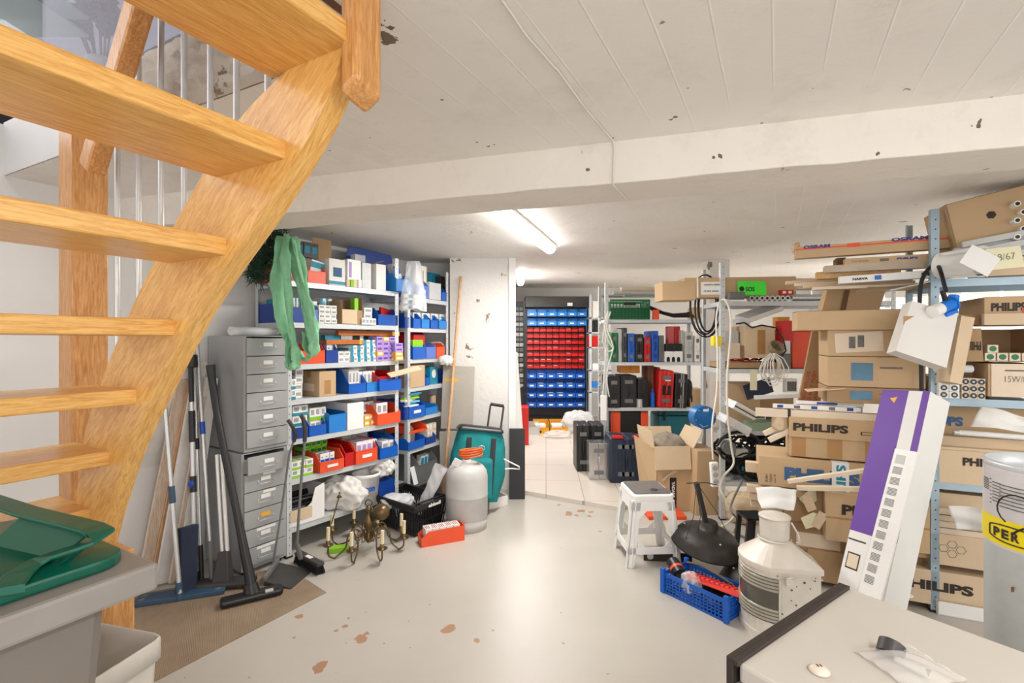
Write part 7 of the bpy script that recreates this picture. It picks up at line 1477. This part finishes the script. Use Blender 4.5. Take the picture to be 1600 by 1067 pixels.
# --- top group, sticking out left on the top board
T = lbox(1243, 386, 404, .05, .06, 'long thin lamp carton with blue and orange lettering on its top edge', M_card, t1=.55, rollz=-.01); w, h = T['_w'], T['_h']
text('OSRAM', .13, .02, mat('violet_ink', srgb(70, 60, 130), .7, var=0), T, (.04, -.0015, h-.016), bold=.05); text('OSRAM', .16, .02, mat('violet_ink', srgb(70, 60, 130), .7, var=0), T, (.45, -.0015, h-.012), bold=.05); MB().box(0, w, -.0011, -.0003, h-.02, h-.012).build('orange_stripe', M_orange, T); MB().box(.25, .31, -.0016, -.0004, h-.024, h-.004).build('orange_mark', M_orange, T)
crumple('torn_end', M_card2, P(1244, 396, 2.99), .025, .02, .07, 96, 'torn carton end bristling at the left of the thin lettered carton', 'cardboard', amp=.5)
T = lbox(1303, 384, 389, .12, .05, 'dark thin carton lying on top of the lettered lamp cartons', M_card3, t1=.2)
T = lbox(1320, 404, 414, .05, .05, 'long brown tube carton with small blue lettering', M_card, t1=.5); w, h = T['_w'], T['_h']; ltext(T, 'PHILIPS', .235, h*.35, .09, h*.35, M_blued); ltext(T, 'TL-D 36W/840', .03, h*.35, .08, h*.22, M_print, .01); MB().box(.16, .2, -.0012, -.0003, h*.25, h*.7).build('printed_code', M_print, T); ltext(T, 'TL-D 36W/840', .36, h*.35, .08, h*.22, M_print, .01)
T = lbox(1307, 403, 415, .12, .1, 'opened carton end beside the small blue lettered tube carton', M_corr, px1=1322)
T = lbox(1289, 415, 426, .05, .05, 'wrinkled brown tube carton in clear wrap on the top board', mat('grey_brown_wrap', srgb(186, 170, 150), .5, var=.12, vscale=14, bump=.8, bscale=30), t1=.3)
T = lbox(1276, 425, 436, .09, .06, 'corrugated cardboard wrap with a crushed left end', mat('corrugated', srgb(204, 164, 110), .85, var=.15, vscale=30, bump=.6, bscale=80), t1=-.1)
T = lbox(1312, 432, 443, .02, .045, 'white printed lamp sleeve with black lettering on the top board', M_paper, t1=.4, rollz=-.03); w, h = T['_w'], T['_h']; ltext(T, 'NARVA', .06, h*.3, .07, h*.35, M_ink); MB().box(.16, .19, -.0012, -.0003, h*.2, h*.8).build('blue_mark', M_blue, T); ltext(T, 'OMNI', .36, h*.25, .08, h*.55, M_ink, .08)
T = lbox(1290, 415, 425, .2, .1, 'plain brown tube carton at the back of the top board', M_card2, t1=.0)
for i in range(4):
    T = lbox(1228+14*i, 439+3*i, 444+3*i, .24-.04*i, .04, 'pale long strip under the top board cartons, %s from the back' % ORD[i], M_cream if i % 2 else M_card2, t1=-.02, group='pale strips under the top cartons')
panel([S3.p(-.25, .05, 1.70), S3.p(.02, .05, 1.70), S3.p(.02, .38, 1.70), S3.p(-.25, .38, 1.70)], .004, M_card2, 'flat brown sheet carrying the strips beside the top board')
# --- on the top board, right
t0 = S3.t(1493, -.0); T = thing('open_lamp_carton', 'large open brown carton of lamp tubes high on the right', 'box', S3.p(t0, -.02, S3.z(390, t0)), (0, -.20, S3.a)); 
h = .235; w = .42; mb = MB(); mb.box(0, w, .3, .304, 0, h); mb.box(0, w, 0, .004, .0, h); mb.box(0, w, 0, .3, -.004, 0); mb.box(0, .004, 0, .3, 0, h); mb.box(0, w, 0, .3, h-.004, h); mb.build('body', M_card, T); MB().cyl((w*.38, -.0012, h*.55), (w*.38, -.0004, h*.55), .02, n=6).build('printed_mark', M_ink, T)
for i in range(5): # round tube ends showing at the frame edge
    o = MB().cyl((0, 0, 0), (0, .2, 0), .014, n=14).cyl((0, -.001, 0), (0, 0, 0), .009, n=12, m=1).build('lamp_tube', [M_white, M_black], loc=P(1590+10*(i % 2), 318+13*i, 2.335), rot=S3.a); tag(o, 'lamp tube end in the high open carton, %s from the top' % ORD[i], 'lamp tube', 'tube ends in the high open carton')
for i in range(5):
    t_ = S3.t(1470+8*i, -.03); o = MB().box(0, .5, 0, .036, 0, .03).cyl((-.001, .018, .015), (0, .018, .015), .012, n=12, m=1).build('lamp_sleeve', [M_lgrey, M_steel], None, .003, loc=S3.p(t_, -.05+.03*(i % 2), ZR[3]+.045+.026*i)); o.rotation_euler = (0, -.16, S3.a-.05); tag(o, 'white boxed lamp tube under the large open carton, %s from the bottom' % ORD[i], 'lamp tube', 'boxed tubes under the open carton')
mb = MB()
def pr(u, v): a_ = -1.9+u*4.2; r = .06*(1+.25*v); c0 = P(1466, 415, 2.42).lerp(P(1535, 408, 2.30), v); return c0+Vector((0, math.cos(a_)*r*.7, math.sin(a_)*r))
mb.grid(pr, 20, 10); tag(mb.build('rolled_white_card', M_paper, None, solid=.002), 'rolled sheet of white card wrapped round tubes on the top board', 'card')
for (cx, cy, s, r_, m_, txt, lb) in ((1531, 407, .062, .6, M_paper, '', 'white square note stuck on the tubes on the top board'), (1570, 403, .062, -.08, M_postit, '18/67', 'pale yellow note reading 18/67 on the top board')):
    o = MB().box(-s, s, -.001, .001, -s*.8, s*.8).build('paper_note', m_, loc=P(cx, cy, 2.2)); o.rotation_euler = (-.15, r_, S3.a+.1); tag(o, lb, 'paper note')
    if txt: text(txt, s*1.2, s*.5, M_print, o, (-s*.6, -.002, -.01), bold=-.01)
T = thing('flat_lamp_box', 'flat brown lamp box lying at the right end of the top board', 'box', S3.p(S3.t(1540, -.03), -.03, ZR[3]+.003), S3.a); MB().box(0, .5, 0, .2, 0, .09).build('body', M_card2, T, bevel=.003)
o = MB().box(0, .5, 0, .10, 0, .006).build('grey_tray', M_lgrey, loc=S3.p(-.17, .0, ZR[3]-.05)); o.rotation_euler = (0, -.22, S3.a); tag(o, 'pale lamp tray slanting between the two posts', 'lamp tray')
# --- second board (1.11)
z = ZR[2]
def rb_(px0, px1, pyt, pyb, d, dep, m, label, name='lamp_carton', cat='box', group=None):
    t0, t1 = S3.t(px0, d), S3.t(px1, d); z0 = S3.z(pyb, t0, d); z1 = S3.z(pyt, t0, d); T = thing(name, label, cat, S3.p(t0, d, z0), S3.a, group); MB().box(0, t1-t0, 0, dep, 0, z1-z0).build('body', m, T, bevel=.002); T['_w'] = t1-t0; T['_h'] = z1-z0; return T
T = rb_(1544, 1640, 568, 619, -.02, .3, M_card, 'brown carton with cream front panel and pencilled wattage on the second board'); w, h = T['_w'], T['_h']; MB().box(.01, w, -.006, -.001, .0, h).build('cream_panel', M_cream, T); text('15W/8', .08, .03, M_print, T, (.06, -.0075, h*.45), bold=-.01); MB().box(.06, .16, -.0075, -.0062, h*.78, h*.82).build('printed_line', M_print, T)
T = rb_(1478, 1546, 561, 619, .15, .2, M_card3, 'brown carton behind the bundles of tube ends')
for bi, (x0, x1, y0, y1, nx, nz) in enumerate(((1467, 1500, 585, 617, 2, 3), (1503, 1540, 585, 617, 3, 3))):
    for j in range(nz):
        for i in range(nx):
            pz = y1-(y1-y0)*(j+1)/nz; px = x0+(x1-x0)*i/nx; t_ = S3.t(px, -.03); ww = (S3.t(x1, -.03)-S3.t(x0, -.03))/nx*.95; hh = (S3.z(y0, t_)-S3.z(y1, t_))/nz*.95
            o = MB().box(0, ww, 0, .35, 0, hh).cyl((ww/2, -.001, hh/2), (ww/2, 0, hh/2), hh*.42, n=14, m=1).box(ww*.35, ww*.65, -.002, -.001, hh*.35, hh*.65, 2).build('boxed_lamp_tube', [M_cream if bi else M_paper, M_black if bi else M_dark, M_lgrey], loc=S3.p(t_, -.03, z+.003+hh/.95*j), rot=S3.a)
            tag(o, '%s boxed tube end, %s row up, %s from the left' % (('right bundle', 'left bundle')[bi == 0], ORD[j], ORD[i]), 'lamp tube', 'boxed lamp tubes on the second board')
o = MB().cyl((0, 0, 0), (.16, -.02, .0), .019, n=16).cyl((.16, -.02, 0), (.162, -.02, 0), .014, n=14, m=1).build('wrapped_lamp_tube', [M_clear2, M_tealprint], loc=P(1462, 576, 2.45)); tag(o, 'wrapped lamp tube with green end on the tube bundles', 'lamp tube')
T = thing('open_lamp_carton', 'open brown carton showing green tube ends on the second board', 'box', S3.p(S3.t(1490, .0), .0, S3.z(565, .1)+.003), S3.a); w, h = .34, .165
mb = MB(); mb.box(0, w, 0, .3, 0, .004); mb.box(0, w, .296, .3, 0, h); mb.hexa([(0, 0, 0), (.11, -.02, 0), (.11, -.016, 0), (0, .004, 0)], [(.03, 0, h), (.1, -.02, h), (.1, -.016, h), (.03, .004, h)]); mb.box(0, .004, 0, .3, 0, h); mb.box(w-.004, w, 0, .3, 0, h); mb.build('body', M_card3, T); text('PHILIPS', .075, .045, M_ink, T, (.1, -.021, .1), (math.pi/2, math.pi, -.18), bold=.04)
for i in range(5):
    o = MB().box(0, .04, 0, .3, 0, .038).cyl((.02, -.001, .019), (.02, 0, .019), .014, n=14, m=1).build('boxed_lamp_tube', [M_cream, M_green], loc=T.location+S3.e*(.115+.046*(i % 4) if i < 4 else .125)-S3.n*.02+Vector((0, 0, .005+(.04 if i == 4 else 0))), rot=S3.a); tag(o, 'green ended boxed tube in the open carton, %s from the left' % ORD[i] if i < 4 else 'green ended boxed tube lying on the others in the open carton', 'lamp tube', 'green ended tubes in the open carton')
T = rb_(1538, 1640, 464, 508, .0, .3, M_card, 'brown lamp carton with black lettering and a red hexagon high on the second board'); w, h = T['_w'], T['_h']; text('PHILIPS', .13, .042, M_ink, T, (.025, -.0015, .068), bold=.05); MB().cyl((w*.78, -.002, h*.45), (w*.78, -.0005, h*.45), .05, n=6).build('red_hexagon', M_red, T)
T = rb_(1538, 1640, 490, 508, -.03, .028, M_card2, 'folded brown flap below the hexagon carton', name='cardboard_flap', cat='cardboard')
T = rb_(1480, 1536, 492, 508, .05, .25, M_card3, 'flat opened brown carton left of the hexagon carton')
# white carton sack leaning across the post
o = panel([P(1385, 552, 2.42), P(1462, 578, 2.38), P(1480, 496, 2.42), P(1410, 476, 2.46)], .07, mat('white_card', srgb(228, 224, 218), .7, var=.04), 'white open carton with taped sides tilted across the two posts', 'white_carton', 'box')
a_ = P(1412, 505, 2.385); MB().box(0, .07, 0, .002, 0, .16).build('tape_strip', M_tape, o, loc=P(1412, 545, 2.375)); 
o = panel([P(1462, 596, 2.44), P(1480, 600, 2.43), P(1500, 500, 2.44), P(1480, 497, 2.45)], .10, M_card2, 'cream side of a carton tilted beside the white one', 'cream_carton', 'box')
# --- third board (.68)
T = rb_(1463, 1640, 697, 753, -.0, .3, M_card2, 'cream brown lamp carton with black lettering under the loose tube'); w, h = T['_w'], T['_h']; text('PHILIPS', .17, .042, M_ink, T, (.105, -.0015, h*.52), bold=.05); MB().box(0, w, -.0012, -.0003, h*.92, h*.93).build('fold_line', M_tape, T)
T = rb_(1463, 1640, 680, 697, .04, .25, M_card2, 'flat cream brown carton directly under the loose tube')
T = rb_(1445, 1640, 633, 676, .12, .25, M_card, 'brown lamp carton with blue lettering behind the white paper'); w, h = T['_w'], T['_h']; text('UPS', .11, .05, M_inkb, T, (.05, -.0015, h*.3), bold=.06)
o = MB().cyl((0, 0, 0), (.5, 0, -.012), .0135, n=18).cyl((0, 0, 0), (.02, 0, -.0005), .0145, n=18, m=1).build('lamp_tube', [M_white, M_steel], loc=S3.p(S3.t(1490, .0), .0, S3.z(675, .1)), rot=S3.a); tag(o, 'bare white fluorescent tube lying on the cartons', 'lamp tube')
drape('white_paper', M_paper, [P(1515, 666, 2.35), P(1625, 676, 2.2), P(1615, 655, 2.2), P(1535, 632, 2.38)], 'crumpled white paper lying above the bare tube', 'paper')
# --- lowest board (.10)
T = rb_(1395, 1640, 882, 934, .0, .32, M_card2, 'brown lamp carton with large black lettering on the lowest board'); w, h = T['_w'], T['_h']; text('PHILIPS', .31, .05, M_ink, T, (.02, -.0015, h*.42), bold=.05)
T = rb_(1455, 1640, 832, 880, .0, .3, M_card2, 'cream brown carton with hexagon print on the lowest board'); w, h = T['_w'], T['_h']
mb = MB()
for cx, cz_ in ((.05, .55), (.085, .4), (.085, .7), (.12, .55)): mb.tube([(cx+.02*math.cos(a_*math.pi/3), -.001, h*cz_+.02*math.sin(a_*math.pi/3)) for a_ in range(6)], .0012, 4, closed=True)
mb.build('hexagon_print', M_print, T)
for i in range(4): T = rb_(1460, 1545, 793+10*i, 802+10*i, .0+.01*(i % 2), .25, M_cream, 'thin cream sleeve on the hexagon carton, %s from the top' % ORD[i], 'lamp_sleeve', 'box', 'thin cream sleeves on the hexagon carton')
drape('white_paper', M_paper, [P(1495, 826, 2.42), P(1560, 834, 2.3), P(1560, 796, 2.3), P(1482, 790, 2.44)], 'white paper wrapped over the thin cream sleeves', 'paper')
T = rb_(1458, 1640, 768, 790, .05, .28, M_card2, 'long cream brown carton under the third board')
for i in range(3): T = rb_(1395+4*i, 1452, 812+22*i, 822+22*i, .03, .2, [M_lgrey, M_white, M_card][i], ['pale lamp box left of the post, upper', 'white lamp box left of the post, middle', 'brown lamp box left of the post, lower'][i])
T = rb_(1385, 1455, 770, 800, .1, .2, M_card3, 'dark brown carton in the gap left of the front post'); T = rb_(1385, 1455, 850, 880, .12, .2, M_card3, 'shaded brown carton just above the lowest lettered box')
o = MB().box(0, .09, 0, .03, 0, .01).build('white_scrap', M_white, loc=P(1398, 938, 2.3)); o.rotation_euler = (0, -.15, 0); tag(o, 'white plastic scrap on the floor beside the leaning cartons', 'scrap')
T = thing('white_trough', 'white plastic trough on the floor under the lowest board', 'tub', S3.p(.02, -.02, 0), S3.a); mb = MB(); mb.box(0, .5, 0, .25, 0, .005); mb.box(0, .5, 0, .006, 0, .07); mb.box(0, .5, .244, .25, 0, .07); mb.box(0, .006, 0, .25, 0, .07); mb.box(.494, .5, 0, .25, 0, .07); mb.build('body', M_white, T)
# --- leaning purple box, grille panel
def frame_box(p0, p1, side, W, D_, mats, name, label, cat='box'):
    """box from bottom centre p0 to top centre p1; side = width direction"""
    z_ = (p1-p0).normalized(); x_ = Vector(side); x_ = (x_-z_*x_.dot(z_)).normalized(); y_ = z_.cross(x_); M_ = Matrix((x_, y_, z_)).transposed().to_4x4(); M_.translation = p0
    T = thing(name, label, cat); T.matrix_world = M_; L = (p1-p0).length; return T, L
b0 = FL(1322, 1020, .008)+Vector((0, .0, 0)); t0_ = P(1415, 610, 2.40)
T, L = frame_box(b0, t0_, (.3, -.95, 0), .19, .11, None, 'long_lamp_box', 'tall purple and white lamp box leaning on the shelf post', 'box')
Wp, Dp = .215, .15; MB().box(-Wp/2, Wp/2, 0, Dp, 0, L).build('body', M_paper, T, bevel=.002)
MB().box(-Wp/2, Wp*.5, -.0014, -.0003, L*.42, L).build('purple_panel', M_purple, T); MB().box(Wp*.08, Wp*.36, -.0026, -.0015, L*.3, L*.998).build('white_band', M_paper, T)
MB().cyl((-Wp*.2, -.0024, L-.05), (-Wp*.2, -.0014, L-.05), .02, n=3).build('yellow_triangle', M_yellow, T); MB().box(-Wp*.48, -Wp*.1, -.002, -.0005, L*.385, L*.39).build('printed_line', M_ink, T); MB().box(-Wp*.42, -Wp*.15, -.002, -.0008, L*.28, L*.34).box(-Wp*.40, -Wp*.17, -.0024, -.0019, L*.285, L*.335, 1).build('printed_picture', [M_ink, M_cream], T)
T3 = thing('slotted_lamp_tray', 'white slotted lamp panel leaning on the front of the purple box', 'panel'); T3.matrix_world = T.matrix_world @ Matrix.Translation((.05, -.016, L*.2)) @ Matrix.Rotation(.03, 4, 'Y'); Lt = L*.56
MB().box(-.05, .05, 0, .012, 0, Lt).build('plate', M_white, T3, bevel=.002); mb = MB()
for i in range(11):
    for j in range(6): z_ = Lt*.1+i*Lt*.073+j*.006; mb.box(-.035, .005, -.0012, -.0002, z_, z_+.0025)
mb.build('printed_slots', M_dark, T3); MB().box(-.035, .005, -.0012, -.0002, Lt*.9, Lt*.96).build('printed_square', M_lgrey, T3)
# --- blue CEE plug and cable on the front post
T = thing('industrial_plug', 'blue and white industrial plug hanging on the front shelf post', 'plug', P(1481, 477, 2.36)); T.rotation_euler = (0, -.3, .2)
mb = MB(); mb.cyl((.02, 0, 0), (-.05, 0, 0), .03, .026, n=24).cyl((.02, 0, 0), (.03, 0, 0), .035, n=24).cyl((.03, 0, .0), (.05, 0, .035), .024, .022, n=20); mb.build('blue_shell', M_cee, T, bevel=.003)
MB().cyl((-.05, 0, 0), (-.1, 0, -.005), .03, .03, n=24).build('white_sleeve', M_white, T); MB().box(-.03, .04, -.012, .012, -.05, -.03).build('hinged_cap', M_cee, T, bevel=.004); MB().cyl((-.005, 0, .02), (-.012, 0, .075), .013, .009, n=14).build('cable_gland', M_rub, T)
pc_ = P(1478, 455, 2.36)
tag(MB().tube(spl([pc_, P(1470, 425, 2.4), P(1465, 415, 2.46), P(1456, 416, 2.50), P(1445, 428, 2.46), P(1438, 450, 2.44), P(1437, 500, 2.44), P(1439, 560, 2.44), P(1440, 615, 2.44)]), .009, 10).build('black_cable', M_rub), 'black cable draped over the shelf beam behind the blue plug', 'cable')
# ================================================================ galvanised cylinder (right foreground)
c = Vector((1.735, 1.56, 0)); T = thing('metal_drum', 'tall galvanised spiral duct roll with yellow banded label at the right edge', 'duct', c); R = .16; Hc = 1.01
MB().lathe([(R-.006, .0), (R, 0), (R, Hc-.02), (R+.004, Hc-.012), (R+.002, Hc), (R-.006, Hc), (R-.006, Hc-.03), (R-.03, Hc-.045), (.001, Hc-.05)], n=64).build('shell', M_galv, T)
M_wrap = mat('label_wrap', srgb(208, 204, 204), .35, var=.06, vscale=14)
MB().lathe([(R+.0012, .735), (R+.0025, .74), (R+.0025, .985), (R+.0012, .99)], n=64).build('paper_wrap', M_wrap, T)
MB().lathe([(R+.003, .745), (R+.0036, .75), (R+.0036, .825), (R+.003, .83)], n=64).build('yellow_band', M_yel2, T)
ac = math.atan2(-c.y, -c.x)
def ontube(z_, da, s, w, h, m_, nm='printed_lettering', bold=.05):
    a_ = ac+da; r_ = R+.0045; return text(s, w, h, m_, T, (r_*math.cos(a_)-math.sin(a_)*-w/2*-1*-1, r_*math.sin(a_)+math.cos(a_)*-w/2, z_), (math.pi/2, 0, a_+math.pi/2), bold=bold, name=nm)
for i, ch in enumerate('PERI'): ontube(.77, -.84+.17*i, ch, .022 if ch != 'I' else .008, .03, M_ink)
mb = MB(); pts = []
for i in range(48):
    q = i/48*2*math.pi; aa = ac-.55+.46*max(-1, min(1, 1.25*math.cos(q))); pts.append(((R+.0045)*math.cos(aa), (R+.0045)*math.sin(aa), .786+.027*math.sin(q)))
mb.tube(pts, .0022, 5, closed=True); mb.build('printed_ring', M_ink, T)
for da, z0, z1, w_ in ((-1.15, .91, .95, .03), (-1.0, .87, .96, .006), (-.85, .88, .95, .03), (-.62, .87, .95, .05), (-.35, .87, .95, .05)):
    a_ = ac+da; r_ = R+.0035; mb = MB()
    for k_ in range(7): zz = z0+(z1-z0)*k_/7; mb.box(-w_/2, w_/2, -.0006, .0006, zz, zz+.003)
    o = mb.build('printed_lines', M_print, T, loc=(r_*math.cos(a_), r_*math.sin(a_), 0)); o.rotation_euler = (0, 0, a_+math.pi/2)
mb = MB(); a_ = ac-.45; q = Vector((math.cos(a_), math.sin(a_), 0)); s = Vector((-q.y, q.x, 0)); mb.tube([q*(R+.012)+s*(.05*math.cos(x))+Vector((0, 0, .87+.05*math.sin(x))) for x in [i*.35-.8 for i in range(15)]], .0022, 6); mb.tube([q*(R+.012)+s*(.04-.012*i)+Vector((0, 0, .83-.006*i*i*.3)) for i in range(5)], .003, 6); mb.build('wire_tie', M_wire, T)
MB().box(-.006, .006, -.002, .0, -.008, .008).build('rust_mark', M_rust, T, loc=((R+.001)*math.cos(ac-.55), (R+.001)*math.sin(ac-.55), .62))
# ================================================================ cabinet with pale top (right foreground)
K1 = Vector((.378, .841, 0)); e_ = Vector((.363, .253, 0)).normalized(); f_ = Vector((e_.y, -e_.x, 0)); an = math.atan2(e_.y, e_.x)
T = thing('low_cabinet', 'pale grey cabinet with black edge rail in the right foreground', 'cabinet', K1, an); L = .445; Wd = .85; zt = .85
MB().box(0.0, L, -Wd, -.0, 0, .81).build('carcass', mat('cream_enamel', srgb(214, 212, 206), .4, var=.03), T, bevel=.004)
MB().box(.004, L+.004, -Wd-.01, -.012, .815, zt).build('top_board', M_cabtop, T, bevel=.006)
MB().box(-.004, L, -.006, .006, .80, zt+.006).box(-.004, L, -.016, -.006, zt-.004, zt+.006).box(-.004, .002, -.03, .0, .80, .815).build('black_rail', mat('dark_brown_rail', srgb(58, 50, 46), .4, .2), T, bevel=.0015)
MB().box(-.003, -.0, -Wd, -.02, .808, .816).build('black_seam', M_black, T)
o = MB().lathe([(.001, .010), (.007, .0095), (.013, .006), (.016, .003), (.016, 0), (.001, 0)], n=32).build('screw_cap', M_lant, loc=FL(1280, 1049, zt+.0005)+Vector((0, 0, 0))); o.data.materials[0] = mat('aged_white_knob', srgb(214, 200, 186), .4); MB().box(-.004, -.002, -.003, .003, .0092, .0105).box(.002, .004, -.003, .003, .0092, .0105).build('slot', M_rust, o); tag(o, 'round cream furniture knob lying on the pale cabinet top', 'knob')
c = FL(1418, 1040, zt+.001); T = thing('parts_bag', 'small clear bag holding a grey wheel and a bolt on the pale cabinet', 'plastic bag', c, .2)
mb = MB()
def bg(u, v):
    x = (u-.5)*.115; y = (v-.5)*.10; return (x, y, .002+.020*max(0, 1-(2*abs(u-.45))**2)*max(0, 1-(2*abs(v-.5))**2)+.0012*math.sin(u*19+v*23))
mb.grid(bg, 30, 26); mb.build('film', mat('thin_clear_film', srgb(226, 222, 216), .12, var=0, alpha=.45), T); MB().cyl((-.012, .022, .004), (.004, .03, .018), .02, n=20).build('grey_wheel', M_dark, T, bevel=.003); MB().cyl((-.012, .01, .008), (.0, -.03, .006), .006, n=12).cyl((.0, -.028, .006), (.003, -.036, .006), .010, n=6).build('bolt', M_steel, T)
# upper wall shelving glimpsed at the right, behind the stacked cartons
S6 = Fr(3.05, 4.6, 1, 0)
shelf_unit(S6, 1.6, .4, [.5, 1.0, 1.45, 1.72], 2.05, 'pale grey shelving against the far right wall behind the cartons', m=M_galv)
for i, (x, w_, h_, m_, lb) in enumerate(((.05, .4, .14, M_paper, 'white long carton'), (.5, .35, .1, M_lgrey, 'pale grey carton'), (.9, .5, .12, M_cream, 'cream carton'))):
    for k_, zz in enumerate((1.45, 1.72)):
        o = MB().box(0, w_, 0, .3, 0, h_).build('carton', m_, None, .003, loc=S6.p(x+.05*k_, .03, zz+.001)); tag(o, '%s on the %s board of the far right shelving' % (lb, ('upper middle', 'top')[k_]), 'box')
# custom scratch values are not part of the scene
for o in bpy.data.objects:
    for k_ in ('_w', '_h'):
        if k_ in o: del o[k_]
